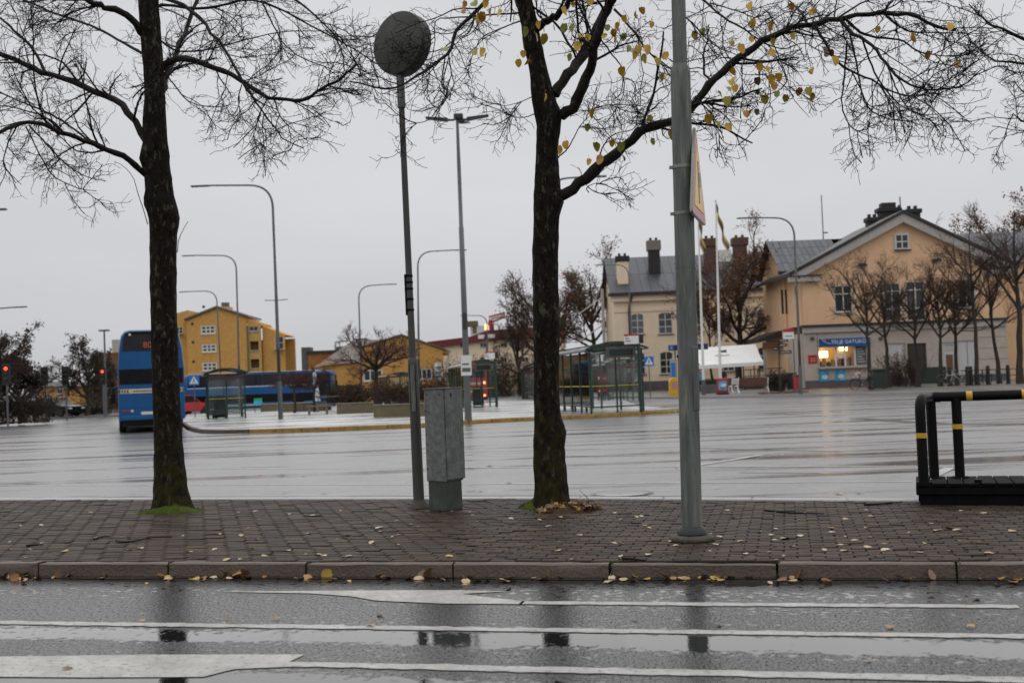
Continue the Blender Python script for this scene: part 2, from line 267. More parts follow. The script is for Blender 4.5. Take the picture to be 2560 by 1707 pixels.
# ------------------------------------------------------------------ building helpers
class MB:
    def __init__(s): s.v = []; s.f = []
    def add(s, vs, fs):
        o = len(s.v); s.v += [tuple(p) for p in vs]; s.f += [tuple(i + o for i in f) for f in fs]; return s
    def box(s, x0, x1, y0, y1, z0, z1, rz=0, c=None):
        vs = [(x, y, z) for z in (z0, z1) for y in (y0, y1) for x in (x0, x1)]
        if rz:
            cx, cy = c if c else ((x0 + x1) / 2, (y0 + y1) / 2); ca, sa = math.cos(rz), math.sin(rz)
            vs = [(cx + (x - cx) * ca - (y - cy) * sa, cy + (x - cx) * sa + (y - cy) * ca, z) for x, y, z in vs]
        return s.add(vs, [(0, 2, 3, 1), (4, 5, 7, 6), (0, 1, 5, 4), (2, 6, 7, 3), (0, 4, 6, 2), (1, 3, 7, 5)])
    def tube(s, pts, r, n=8, cap=True):
        pts = [Vector(p) for p in pts]; m = len(pts)
        rs = r if isinstance(r, (list, tuple)) else [r] * m
        vs = []; ref = None
        for i, p in enumerate(pts):
            t = (pts[min(i + 1, m - 1)] - pts[max(i - 1, 0)]).normalized()
            if ref is None: ref = Vector((1, 0, 0)) if abs(t.x) < .8 else Vector((0, 1, 0))
            a = (ref - t * ref.dot(t)).normalized(); b = t.cross(a); ref = a
            for k in range(n):
                q = 2 * math.pi * k / n; vs.append(p + (a * math.cos(q) + b * math.sin(q)) * rs[i])
        fs = [(i * n + k, i * n + (k + 1) % n, (i + 1) * n + (k + 1) % n, (i + 1) * n + k) for i in range(m - 1) for k in range(n)]
        if cap: fs += [tuple(range(n))[::-1], tuple(range((m - 1) * n, m * n))]
        return s.add(vs, fs)
    def lathe(s, prof, n=16, c=(0, 0, 0), mat=None):
        vs = []
        for r, z in prof:
            for k in range(n):
                q = 2 * math.pi * k / n; p = Vector((r * math.cos(q), r * math.sin(q), z))
                if mat: p = mat @ p
                vs.append((p.x + c[0], p.y + c[1], p.z + c[2]))
        m = len(prof)
        fs = [(i * n + k, i * n + (k + 1) % n, (i + 1) * n + (k + 1) % n, (i + 1) * n + k) for i in range(m - 1) for k in range(n)]
        fs += [tuple(range(n))[::-1], tuple(range((m - 1) * n, m * n))]
        return s.add(vs, fs)
    def prism(s, poly, y0, y1):                      # polygon in (x, z) drawn out along y
        n = len(poly); vs = [(x, y0, z) for x, z in poly] + [(x, y1, z) for x, z in poly]
        return s.add(vs, [tuple(range(n)), tuple(range(2 * n - 1, n - 1, -1))] + [(i, i + n, (i + 1) % n + n, (i + 1) % n) for i in range(n)])
    def slab(s, poly, z0, z1):                       # polygon in (x, y) with thickness
        n = len(poly); vs = [(p[0], p[1], z0) for p in poly] + [(p[0], p[1], z1) for p in poly]
        return s.add(vs, [tuple(range(n))[::-1], tuple(range(n, 2 * n))] + [(i, (i + 1) % n, (i + 1) % n + n, i + n) for i in range(n)])
    def sheet(s, poly, z): return s.add([(p[0], p[1], z) for p in poly], [tuple(range(len(poly)))])
    def xf(s, m): s.v = [tuple(m @ Vector(p)) for p in s.v]; return s
    def mesh(s, name, smooth=True, bev=0, seg=1):
        me = bpy.data.meshes.new(name); me.from_pydata(s.v, [], s.f)
        if bev or smooth:
            b = bmesh.new(); b.from_mesh(me); bmesh.ops.recalc_face_normals(b, faces=b.faces)
            if bev:
                es = [e for e in b.edges if len(e.link_faces) == 2 and e.calc_face_angle(0) > .5]
                bmesh.ops.bevel(b, geom=es, offset=bev, segments=seg, affect='EDGES', clamp_overlap=True)
            b.to_mesh(me); b.free()
        if smooth: me.shade_smooth(); me.set_sharp_from_angle(angle=.6)
        return me
    def build(s, name, mat, parent=None, loc=None, smooth=True, bev=0, seg=1, label=None):
        return obj(name, s.mesh(name, smooth, bev, seg), mat, parent, loc, label)
def obj(name, me, mat, parent=None, loc=None, label=None):
    o = bpy.data.objects.new(name, me); COL.objects.link(o)
    if mat is not None and not me.materials: me.materials.append(M[mat] if isinstance(mat, str) else mat)
    if parent is not None: o.parent = parent
    if loc is not None: o.location = loc
    if label: o['label'] = label
    return o
def tag(o, label, cat, group=None):
    o['label'] = label; o['category'] = cat
    if group: o['group'] = group
    return o
def struct(o): o['kind'] = 'structure'; return o
def stuff(o): o['kind'] = 'stuff'; return o
def thing(name, label, cat, loc=(0, 0, 0), rz=0, group=None):
    o = bpy.data.objects.new(name, None); COL.objects.link(o); o.location = loc; o.rotation_euler = (0, 0, rz); o.empty_display_size = .1
    return tag(o, label, cat, group)
def copy_tree(o, parent=None):
    c = o.copy(); COL.objects.link(c); c.parent = parent
    for ch in list(o.children): copy_tree(ch, c)
    return c
def text(name, s, size, mat, parent, loc, rot=(math.pi / 2, 0, 0), align='CENTER', ext=.004, label=None):
    cu = bpy.data.curves.new(name, 'FONT'); cu.body = s; cu.size = size; cu.align_x = align; cu.align_y = 'CENTER'; cu.extrude = ext; cu.resolution_u = 3
    t = bpy.data.objects.new('tmp', cu); COL.objects.link(t)
    me = bpy.data.meshes.new_from_object(t); bpy.data.objects.remove(t); me.materials.clear()
    o = obj(name, me, mat, parent, loc, label); o.rotation_euler = rot; return o
def fillet(pts, r, n=5):
    """round the corners of a polyline"""
    pts = [Vector(p) for p in pts]; out = [pts[0]]
    for i in range(1, len(pts) - 1):
        a, b, c = pts[i - 1], pts[i], pts[i + 1]
        d1 = (a - b); d2 = (c - b); k = min(r, d1.length * .49, d2.length * .49)
        p, q = b + d1.normalized() * k, b + d2.normalized() * k
        for j in range(n + 1):
            t = j / n; out.append((p * (1 - t) + b * t) * (1 - t) + (b * (1 - t) + q * t) * t)
    out.append(pts[-1]); return out
# numpy tubes for branches
def npmesh(name, V, Q):
    me = bpy.data.meshes.new(name); me.vertices.add(len(V)); me.vertices.foreach_set('co', np.ascontiguousarray(V, dtype=np.float32).ravel())
    k = Q.shape[1]; me.loops.add(Q.size); me.loops.foreach_set('vertex_index', np.ascontiguousarray(Q, dtype=np.int32).ravel())
    me.polygons.add(len(Q)); me.polygons.foreach_set('loop_start', np.arange(0, Q.size, k, dtype=np.int32))
    me.update(calc_edges=True); me.validate(); me.shade_smooth(); return me
def tubes(P, Rd, s=4, rough=0, seed=0):
    """P (B,n,3) polylines, Rd (B,n) radii -> vertices, quads"""
    B, n, _ = P.shape; T = np.gradient(P, axis=1); T /= np.linalg.norm(T, axis=2, keepdims=True) + 1e-9
    ref = np.tile(np.array([.31, .92, .24]), (B, 1, 1)); a = ref - T * (T * ref).sum(2, keepdims=True); a /= np.linalg.norm(a, axis=2, keepdims=True) + 1e-9
    b = np.cross(T, a); q = np.arange(s) / s * 2 * np.pi
    rr = np.repeat(Rd[:, :, None], s, 2)
    if rough:
        g = np.random.default_rng(seed); rr = rr * (1 + rough * g.normal(size=rr.shape).clip(-2, 2))
    V = P[:, :, None, :] + rr[..., None] * (a[:, :, None, :] * np.cos(q)[None, None, :, None] + b[:, :, None, :] * np.sin(q)[None, None, :, None])
    idx = np.arange(B * n * s).reshape(B, n, s); nx = np.roll(idx, -1, 2)
    Q = np.stack([idx[:, :-1], nx[:, :-1], nx[:, 1:], idx[:, 1:]], -1).reshape(-1, 4)
    return V.reshape(-1, 3), Q
def joinq(L_):
    V = []; Q = []; o = 0
    for v, q in L_: V.append(v); Q.append(q + o); o += len(v)
    return np.concatenate(V), np.concatenate(Q)
def smoothline(pts, n):
    """Catmull-Rom through pts (any columns), n samples even in length"""
    p = np.asarray(pts, float); p = np.vstack([2 * p[0] - p[1], p, 2 * p[-1] - p[-2]]); out = []
    for i in range(1, len(p) - 2):
        t = np.linspace(0, 1, 12, endpoint=False)[:, None]; a, b, c, d = p[i - 1], p[i], p[i + 1], p[i + 2]
        out.append(.5 * (2 * b + (c - a) * t + (2 * a - 5 * b + 4 * c - d) * t * t + (3 * b - a - 3 * c + d) * t ** 3))
    out = np.vstack(out + [p[-2][None]]); s = np.r_[0, np.cumsum(np.linalg.norm(np.diff(out[:, :3], axis=0), axis=1))]
    u = np.linspace(0, s[-1], n); return np.stack([np.interp(u, s, out[:, j]) for j in range(out.shape[1])], 1)
def spawn(P, Rd, k, t0, lo, hi, ang, n, g, up=0., wig=.25, rr=.55, rmin=.0025, taper=.35, curl=0., t1=1.):
    """k side shoots from each polyline"""
    B, m, _ = P.shape; t = g.uniform(t0, t1, (B, k)) * (m - 1.001); i = t.astype(int); f = (t - i)[..., None]; bi = np.arange(B)[:, None]
    p0 = P[bi, i] * (1 - f) + P[bi, i + 1] * f; tn = P[bi, i + 1] - P[bi, i]; tn /= np.linalg.norm(tn, axis=2, keepdims=True) + 1e-9
    r0 = Rd[bi, i] * (1 - f[..., 0]) + Rd[bi, i + 1] * f[..., 0]
    rv = g.normal(size=tn.shape); pv = rv - tn * (rv * tn).sum(2, keepdims=True); pv /= np.linalg.norm(pv, axis=2, keepdims=True) + 1e-9
    a = g.normal(ang, ang * .22, (B, k))[..., None]; d = tn * np.cos(a) + pv * np.sin(a)
    ln = g.uniform(lo, hi, (B, k)) * (1.15 - .45 * t / (m - 1)); d = d.reshape(-1, 3); st = (ln / (n - 1)).reshape(-1, 1)
    pts = [p0.reshape(-1, 3)]; cv = g.normal(size=d.shape) * curl
    for j in range(n - 1):
        d = d + g.normal(size=d.shape) * wig + cv; d[:, 2] += up; d /= np.linalg.norm(d, axis=1, keepdims=True); pts.append(pts[-1] + d * st)
    NP = np.stack(pts, 1); r = np.maximum((r0 * rr).reshape(-1, 1) * np.minimum(1, ln.reshape(-1, 1) / hi + .3), rmin)
    return NP, np.maximum(r * np.linspace(1, taper, n)[None], rmin * .8)
# ------------------------------------------------------------------ the near street, in lane coordinates (u along, v across)
O_ = G(1280, 1442); UX = Vector((math.cos(YAW), math.sin(YAW), 0)); VX = Vector((-math.sin(YAW), math.cos(YAW), 0))
SM = Matrix.Translation(O_) @ Matrix.Rotation(YAW, 4, 'Z')
street = SM
def inlane(o): o.matrix_world = SM; return o
gr = struct(MB().sheet([(-900, -300), (900, -300), (900, 1600), (-900, 1600)], -.03).build('ground', 'far_ground', smooth=False))
road = struct(inlane(MB().sheet([(-60, -14), (60, -14), (60, .06), (-60, .06)], 0).build('road', 'road_wet', smooth=False)))
def vback(u): return np.interp(u, [-60, -8.77, -.53, 3.0, 60], [8.8, 5.5, 4.62, 3.95, -2.2])
# painted markings on the road (thin sheets 4 mm up)
def mark(name, poly, z=.004, mat='road_paint'):
    me = MB().sheet(poly, z).mesh(name, False)
    return struct(obj(name, me, mat, road))
def wob(u0, u1, v0, w, st=.07, amp=.007):
    us = np.linspace(u0, u1, int((u1 - u0) / st) + 2); a = [(u, v0 + rng.normal() * amp) for u in us]; b = [(u, v0 + w + rng.normal() * amp) for u in us[::-1]]
    return a + b
mark('lane_line', wob(.30, 3.45, -1.05, .10)); mark('lane_line', wob(-30, 30, -1.87, .10)); mark('lane_line', wob(-.55, 30, -2.80, .11))
mark('arrow_marking', [(-2.1, -.665), (-1.1, -.60), (-.25, -.555), (.10, -.60), (-.2, -.70), (-.02, -.80), (.32, -.95), (.32, -1.05), (-.25, -1.05), (-.75, -.97), (-1.0, -.82), (-1.35, -.72), (-2.1, -.675)])
mark('arrow_marking', [(-3.6, -2.78), (-2.43, -2.72), (-1.5, -2.60), (-.60, -2.53), (-.62, -2.70), (-.55, -2.70), (-.55, -2.80), (-.86, -2.88), (-.95, -3.05), (-1.6, -3.12), (-2.4, -3.17), (-3.6, -3.2)])
gp = [(u, -.10 - .05 * math.sin(u * 2.3) * math.sin(u * .7 + 1) + rng.normal() * .012) for u in np.linspace(-12, 12, 160)]
gut = MB().sheet(gp + [(12, .02), (-12, .02)], .003).mesh('gutter_puddle', False); struct(obj('gutter_puddle', gut, 'gutter_water', road))
# kerb of single granite stones
kerb = struct(inlane(MB().box(-40, 40, .075, .15, -.02, .03).build('kerb', 'kerb_granite', smooth=False)))
def kstone(n, w, h, d, seed, rnd=.010):
    g = np.random.default_rng(seed); m = MB(); k = 9
    prof = [(0, -.02), (.004, h * .45), (.007, h - rnd), (.018, h - .003), (d * .6, h - .001), (d, h - .002)]
    for i in range(k):
        x = i / (k - 1) * (w - .012)
        for (y, z) in prof: m.v.append((x, y + g.normal() * .0035 * (i > 0), z + g.normal() * .0022))
    q = len(prof)
    for i in range(k - 1):
        for j in range(q - 1): m.f.append((i * q + j, (i + 1) * q + j, (i + 1) * q + j + 1, i * q + j + 1))
    m.f += [tuple(range(q)), tuple(range((k - 1) * q, k * q))[::-1]]
    return m.mesh(n, True)
KM = [kstone('kerb_stone', 1.23, ZW - .004, .10, i) for i in range(4)]
u0 = -4.17
for i in range(-8, 16):
    o = obj('kerb_stone', KM[i % 4], 'kerb_granite', kerb, (u0 + i * 1.235, rng.normal() * .004, rng.normal() * .003)); o.rotation_euler = (0, rng.normal() * .003, rng.normal() * .003)
# moss tufts in the kerb joints
# brick footpath: bed + single pavers
us = np.linspace(-40, 40, 40)
bedp = [(u, .09) for u in us] + [(u, float(vback(u)) + .02) for u in us[::-1]]
foot = struct(inlane(MB().sheet(bedp, ZW - .010).build('footpath', 'joint', smooth=False)))
def paver_mesh(w, d):
    b = .006; m = MB(); h = .0
    m.add([(0, 0, -.02), (w, 0, -.02), (w, d, -.02), (0, d, -.02), (0, 0, -b), (w, 0, -b), (w, d, -b), (0, d, -b), (b, b, h), (w - b, b, h), (w - b, d - b, h), (b, d - b, h)],
          [(0, 1, 5, 4), (1, 2, 6, 5), (2, 3, 7, 6), (3, 0, 4, 7), (4, 5, 9, 8), (5, 6, 10, 9), (6, 7, 11, 10), (7, 4, 8, 11), (8, 9, 10, 11)])
    return m
PW, PD = .205, .102
pv_m = []
for i in range(5):
    me = paver_mesh(PW - .011, PD - .007).mesh('paver', False); me.materials.append(M['paver%d' % i]); pv_m.append(me)
rest = [MB() for _ in range(5)]; pieces = []
row = 0; v = .108
while v < 6.2:
    for k in range(-60, 40):
        ul = k * PW; left = ul < -.9 + .3 * math.sin(v * 3)
        off = (row * -.057) % PW if left else (row % 2) * PW / 2
        u = ul + off
        if u < -11 or u > 6.5 or v + PD > vback(u): continue
        p = SM @ Vector((u, v, ZW)); px = 1280 + p.x / p.y * F
        i = int(rng.integers(5)); dz = float(rng.normal() * .0022)
        pieces.append((p.y + (1000 if abs(px - 1280) > 1290 else 0), u + rng.normal() * .0015, v + rng.normal() * .001, dz, i, rng.normal() * .008, rng.normal() * .012, rng.normal() * .012))
    v += PD; row += 1
pieces.sort(key=lambda q: q[0])
for j, (_, u, v, dz, i, rz, rx, ry) in enumerate(pieces):
    if j < 300:
        o = obj('paver', pv_m[i], None, foot, (u, v, ZW + dz)); o.rotation_euler = (rx, ry, rz)
    else:
        mt = Matrix.Translation((u, v, ZW + dz)) @ Matrix.Rotation(rz, 4, 'Z') @ Matrix.Rotation(rx, 4, 'X') @ Matrix.Rotation(ry, 4, 'Y')
        q = paver_mesh(PW - .011, PD - .007).xf(mt); rest[i].add(q.v, q.f)
V = []; Fc = []; mi = []
for i, q in enumerate(rest):
    o0 = len(V); V += q.v; Fc += [tuple(a + o0 for a in f) for f in q.f]; mi += [i] * len(q.f)
me = bpy.data.meshes.new('pavers'); me.from_pydata(V, [], Fc)
for i in range(5): me.materials.append(M['paver%d' % i])
me.polygons.foreach_set('material_index', mi)
stuff(obj('pavers', me, None, foot))
# flush pale kerb at the back of the footpath
bk = struct(inlane(MB().box(-.01, .01, 5, 5.02, -.05, -.04).build('back_kerb', 'kerb_pale', smooth=False)))
for i in range(-11, 8):
    a, b = i * 1.0 - .3, i * 1.0 + .69; va, vb_ = float(vback(a)) + .03, float(vback(b)) + .03
    q = MB().slab([(a, va), (b, vb_), (b, vb_ + .24), (a, va + .24)], .0, ZW + .004); q.build('kerb_stone', 'kerb_pale', bk, bev=.012)
# plaza asphalt behind, out to the far pavements
us = np.linspace(-60, 60, 60)
P0 = [SM @ Vector((u, float(vback(u)) + .20, 0)) for u in us]
plaza = struct(MB().sheet([(p.x, p.y) for p in P0] + [(140, 20), (140, 125), (-140, 125), (-140, 30)], ZP).build('plaza', 'plaza_wet', smooth=False))
def gline(pts, w, z, name, mat='thin_paint', parent=plaza):
    """a painted strip along pixel points, w metres wide"""
    p = [G(x, y, z) for x, y in pts]; a = []; b = []
    for i, q in enumerate(p):
        t = (p[min(i + 1, len(p) - 1)] - p[max(i - 1, 0)]).normalized(); n = Vector((-t.y, t.x, 0)); a.append(q - n * w / 2); b.append(q + n * w / 2)
    return struct(MB().sheet([(q.x, q.y) for q in a + b[::-1]], z).build(name, mat, parent, smooth=False))
gline([(-200, 1212), (430, 1212), (1200, 1209), (1750, 1206), (2280, 1203)], .09, ZP + .004, 'bay_line')
gline([(-200, 1173), (430, 1172), (1200, 1168), (1750, 1166), (2290, 1164)], .10, ZP + .004, 'bay_line')
gline([(1200, 1139), (1560, 1138), (1960, 1136)], .09, ZP + .004, 'bay_line')
gline([(1745, 1162), (1900, 1137)], .14, ZP + .008, 'bay_line', 'road_paint'); gline([(2335, 1188), (2375, 1168)], .16, ZP + .008, 'bay_line', 'road_paint')
gline([(-200, 1249), (200, 1242), (700, 1240), (1400, 1237), (2100, 1243)], .05, ZP + .006, 'tar_seam', 'tar')
for pts, w in [([(0, 1150), (300, 1140), (700, 1133), (1000, 1131)], .07), ([(860, 1140), (1030, 1133), (1500, 1122)], .08), ([(2140, 1045), (2230, 1052), (2400, 1061), (2600, 1058)], .55),
               ([(1750, 1120), (1900, 1124), (2100, 1128)], .12), ([(1930, 1035), (2100, 1042)], .15), ([(250, 1243), (330, 1240), (420, 1241)], .06), ([(1850, 1181), (2050, 1182)], .06), ([(600, 1168), (720, 1166)], .05), ([(560, 1107), (820, 1099)], .12), ([(2300, 1020), (2560, 1010)], .2)]:
    gline(pts, w, ZP + .003, 'tar_seam', 'tar')
mh = G(1555, 1234, ZP); m = MB().lathe([(.40, 0), (.40, .004), (.36, .004), (.36, .009)], 28)
mt_ = thing('manhole_cover', 'round iron manhole cover in wet asphalt beside leafy tree', 'manhole', (mh.x, mh.y, ZP + .001))
m.build('rim', 'tar', mt_); MB().lathe([(.34, 0), (.34, .008), (.30, .011), (.02, .011)], 28).build('lid', 'plaza_wet', mt_)
# bus island with a yellow kerb
fr = [(455, 1062), (470, 1074), (510, 1083), (600, 1083), (708, 1080), (820, 1077), (936, 1072), (1040, 1068), (1143, 1062), (1240, 1056), (1340, 1051), (1440, 1046), (1524, 1042), (1610, 1037), (1690, 1033), (1716, 1029)]
FP = [G(x, y, ZP) for x, y in fr]
bk_ = [G(1700, 1023, ZI), G(1600, 1014, ZI), G(1560, 1000, ZI), G(1000, 1003, ZI), G(620, 1022, ZI), G(470, 1030, ZI)]
island = struct(MB().slab([(p.x, p.y + .13) for p in FP] + [(p.x, p.y) for p in bk_], 0, ZI).build('bus_island', 'island_wet', smooth=False))
ik = struct(MB().slab([(p.x, p.y + .02) for p in FP] + [(p.x, p.y + .1) for p in FP[::-1]], 0, .06).build('island_kerb', 'kerb_dark', smooth=False))
line = smoothline([tuple(p) for p in FP], 200); s = np.r_[0, np.cumsum(np.linalg.norm(np.diff(line, axis=0), axis=1))]
tot = s[-1]; nst = int(tot / 1.0)
for i in range(nst):
    q = [np.array([np.interp(x, s, line[:, j]) for j in range(2)]) for x in (i * tot / nst + .006, (i + 1) * tot / nst - .012)]
    t = q[1] - q[0]; t /= np.linalg.norm(t); nn = np.array([-t[1], t[0]]); px = 1280 + q[0][0] / q[0][1] * F
    m = MB().slab([q[0] - nn * .02, q[1] - nn * .02, q[1] + nn * .16, q[0] + nn * .16], .01, ZI + .012 + rng.normal() * .004)
    m.build('kerb_stone', 'kerb_yellow' if px > 560 else 'kerb_dark', ik, bev=.02)
# far pavements
fk = [(1500, 997), (1700, 997), (1900, 994), (2100, 990), (2300, 986), (2600, 980), (3000, 972)]
KF = [G(x, y, ZP) for x, y in fk]
struct(MB().slab([(p.x, p.y) for p in KF] + [(120, 140), (KF[0].x, 140)], .0, ZF).build('station_pavement', 'far_pave', smooth=False))
kf = struct(MB().box(0, .1, 90, 90.1, -.02, -.01).build('station_kerb', 'kerb_pale', smooth=False))
for a, b in zip(KF[:-1], KF[1:]):
    n = max(1, int((b - a).length / 1.5))
    for i in range(n):
        p, q = a.lerp(b, i / n), a.lerp(b, (i + .99) / n)
        MB().slab([(p.x, p.y - .12), (q.x, q.y - .12), (q.x, q.y + .05), (p.x, p.y + .05)], .0, ZF + .01).build('kerb_stone', 'kerb_pale', kf, smooth=False)
lk = [(-400, 1090), (-150, 1072), (0, 1062), (80, 1053), (180, 1045), (320, 1040), (420, 1038)]
KL = [G(x, y, ZP) for x, y in lk]
struct(MB().slab([(p.x, p.y) for p in KL] + [(KL[-1].x, 200), (-160, 200), (-160, KL[0].y)], .0, ZF).build('left_pavement', 'far_pave', smooth=False))
for pts, w in [([(20, 1072), (90, 1067)], .15), ([(215, 1056), (278, 1055)], .15)]: gline(pts, w, ZP + .004, 'lane_dash')
# ------------------------------------------------------------------ near trees: limbs traced, twigs grown
def limb(px, Y0, Y1, r0, r1, n=22, sc=1., ox=0., oy=0., powr=1.):
    """px in photo pixels; depth runs from Y0 to Y1 along the limb; r in metres"""
    k = len(px); P = []
    for i, (x, y) in enumerate(px):
        t = i / (k - 1); P.append(tuple(D(ox + x / sc, oy + y / sc, Y0 + (Y1 - Y0) * t ** powr)))
    P = smoothline(P, n); g = np.random.default_rng(int(abs(px[0][0] * 7 + px[-1][1] * 13)) + 5)
    w = g.normal(size=P.shape) * .012; w[0] = 0; P = P + w * min(1, r0 * 18)
    return P, np.linspace(r0, r1, n) * (1 + .05 * g.normal(size=n))
def trunk_mesh(px, Y, name, seed, flare=1.35, n=90, s=28, bumps=()):
    c = []; rad = []
    for x, y, w in px: c.append(tuple(D(x, y, Y))); rad.append(w / F * Y / 2)
    A = smoothline([(*p, r) for p, r in zip(c, rad)], n); P = A[:, :3]; r = A[:, 3]
    g = np.random.default_rng(seed)
    V, Q = tubes(P[None], r[None], s)
    V = V.reshape(n, s, 3); a = np.arange(s) / s * 2 * np.pi; h = P[:, 2]
    k = np.zeros((n, s))
    for _ in range(26):
        f1, f2, p1 = g.integers(1, 8), g.uniform(1, 16), g.uniform(0, 6.3); k += np.cos(a[None] * f1 + h[:, None] * f2 + p1) * g.uniform(.2, 1) / (1 + f1 * .25)
    k = k / 26 * .16 + g.normal(size=(n, s)).clip(-2, 2) * .022
    low = np.exp(-np.maximum(h - ZW, 0) / .22)[:, None]; k += low * (.10 + .16 * np.cos(a[None] * 5 + seed) ** 2)
    V = P[:, None] + (V - P[:, None]) * (1 + k)[..., None]
    for (bx, by, br, bs) in bumps:                     # burls and branch scars
        b = np.array(D(bx, by, Y - .05)); d = np.linalg.norm(V - b, axis=2); f = np.exp(-(d / bs) ** 2)[..., None]
        dirn = V - P[:, None]; dirn /= np.linalg.norm(dirn, axis=2, keepdims=True) + 1e-9; V = V + dirn * f * br
    V[0, :, 2] = np.minimum(V[0, :, 2], ZW - .02) if P[0, 2] < P[-1, 2] else V[0, :, 2]
    return npmesh(name, V.reshape(-1, 3), Q), P, r
def near_tree(name, label, trunk_px, Y, limbs, seed, dens=1., bumps=(), extra=(), top=None):
    base = D(trunk_px[0][0], trunk_px[0][1], Y)
    t = thing(name, label, 'tree', (base.x, base.y, ZW)); inv = np.array([base.x, base.y, ZW])
    g = np.random.default_rng(seed)
    me, P, r = trunk_mesh(trunk_px, Y, 'trunk', seed, bumps=bumps); me.transform(Matrix.Translation(-Vector(inv)))
    obj('trunk', me, 'bark', t)
    allP, allR = [], []
    for i, (P1, R1) in enumerate(list(limbs) + list(extra)):
        V, Q = tubes((P1 - inv)[None], R1[None], 9, rough=.07, seed=i)
        obj('branch', npmesh('branch', V, Q), 'bark_limb', t); allP.append(P1); allR.append(R1)
    out = []
    l2P, l2R = [], []
    for P1, R1 in zip(allP, allR):
        ln = np.linalg.norm(np.diff(P1, axis=0), axis=1).sum(); k = max(3, int(ln * 6.4 * dens * (.5 if R1[0] < .014 else 1)))
        thin = R1[0] < .014
        a, b = spawn(P1[None], R1[None], k, .22, .25 if thin else .4, .65 if thin else 1.1, .75, 9, g, up=-.008, wig=.13, rr=.42, rmin=.0064, taper=.4, curl=.06); l2P.append(a); l2R.append(np.minimum(b, .014))
    l2P = np.concatenate(l2P); l2R = np.concatenate(l2R); out.append(tubes(l2P, l2R, 5))
    src3P = np.concatenate([l2P]); a3, b3 = spawn(src3P, l2R, 7, .12, .18, .5, .8, 6, g, up=.0, wig=.3, rr=.6, rmin=.0038, curl=.08); out.append(tubes(a3, b3, 3))
    a4, b4 = spawn(a3, b3, 3, .2, .05, .2, .85, 4, g, wig=.42, rr=.75, rmin=.0029); out.append(tubes(a4, b4, 3))
    V, Q = joinq(out); stuff(obj('twigs', npmesh('twigs', V - inv, Q), 'twig', t))
    return t, inv
S1 = 2.45
d2 = lambda l: [(x * 1.0884, y * 1.0884, w * 1.0884) for x, y, w in l]
YL = 13.95
T1 = d2([(396, 1176, 84), (392, 1120, 72), (386, 1000, 63), (380, 860, 60), (376, 720, 59), (375, 600, 59), (374, 490, 62), (362, 400, 59), (355, 300, 54), (355, 200, 45), (348, 100, 47), (341, 0, 46), (334, -110, 42), (330, -240, 34), (325, -380, 22)])
def l1(px, dy, r0, r1, **k): return limb(px, YL, YL + dy, r0 / S1 / F * YL / 2, r1 / S1 / F * YL / 2, sc=S1, **k)
limbs = [l1([(900, 1075), (780, 980), (640, 905), (480, 850), (330, 790), (220, 755), (100, 762), (-40, 835)], -1.2, 38, 20),
         l1([(900, 870), (820, 730), (760, 655), (680, 600), (560, 550), (440, 500), (300, 460), (180, 410), (60, 355), (-60, 300), (-300, 250)], .8, 46, 26),
         l1([(880, 220), (800, 120), (700, 60), (560, 10), (420, -50), (250, -160)], -.8, 46, 24),
         l1([(890, 340), (750, 260), (600, 180), (450, 120), (300, 70), (150, 0), (0, -60)], 1.4, 18, 10),
         l1([(280, 450), (200, 300), (100, 200), (0, 110), (-150, 20)], .4, 20, 10),
         l1([(540, 860), (380, 740), (260, 680), (120, 620), (-60, 540)], .6, 15, 8),
         l1([(820, 735), (850, 620), (900, 540), (990, 460)], -.5, 16, 8),
         l1([(330, 790), (260, 700), (210, 500), (205, 250), (190, 60)], -.9, 12, 6),
         l1([(985, 430), (1060, 370), (1150, 362), (1260, 400), (1400, 450), (1520, 530), (1640, 600), (1780, 615), (1890, 610), (1960, 550), (2080, 490), (2180, 400)], -1.1, 42, 10),
         l1([(940, -20), (1080, 10), (1200, 90), (1290, 190), (1370, 290), (1440, 410), (1490, 510), (1560, 610), (1640, 730), (1740, 850), (1850, 915)], -1.6, 26, 6),
         l1([(940, 60), (1000, 30), (1120, 45), (1300, 50), (1500, 0), (1700, 50), (1900, 160), (2100, 260), (2300, 390)], .9, 20, 8),
         l1([(1560, -60), (1610, 20), (1660, 130), (1740, 270), (1840, 350), (1960, 400), (2100, 450)], -.5, 12, 5),
         l1([(930, -120), (1200, -150), (1500, -120), (1800, 0), (1950, 120), (2090, 260)], .5, 26, 8),
         l1([(1000, 440), (1060, 510), (1130, 600), (1200, 640), (1300, 655), (1400, 650)], .7, 10, 4),
         l1([(985, 250), (1080, 310), (1250, 310), (1450, 260), (1700, 200), (2000, 190)], 1.3, 13, 5),
         l1([(1640, 600), (1590, 700), (1570, 780), (1540, 860), (1490, 920)], -.3, 8, 4), l1([(1680, 610), (1720, 720), (1790, 790), (1880, 860)], -.6, 9, 4),
         l1([(1480, 520), (1460, 620), (1490, 730), (1540, 790)], .3, 8, 4),
         l1([(180, 770), (300, 900), (400, 1000), (520, 1080), (650, 1110)], -1.0, 12, 4), l1([(160, 780), (250, 960), (330, 1080), (470, 1150), (590, 1170)], -.6, 10, 4), l1([(100, 780), (40, 900), (30, 1020), (130, 1130)], .4, 10, 4)]
hid = [limb([(338 * 1.0884, 60), (400, -60), (430, -260), (500, -500)], YL, YL + 2.6, .07, .02), limb([(360, -150), (250, -350), (200, -600)], YL, YL - 2.2, .07, .02), limb([(375, 300), (420, 180), (470, 60), (560, -150)], YL, YL + 3.0, .05, .015)]
lt, _ = near_tree('street_tree', 'bare leafless street tree with lichen-spotted trunk, left of the bus', T1, YL, limbs, 3, dens=1.0, extra=hid,
                  bumps=[(372, 505, .05, .13), (437, 545, .04, .15), (352, 395, .05, .12), (425, 385, .03, .08), (420, 445, .03, .06), (440, 1190, .02, .1)])
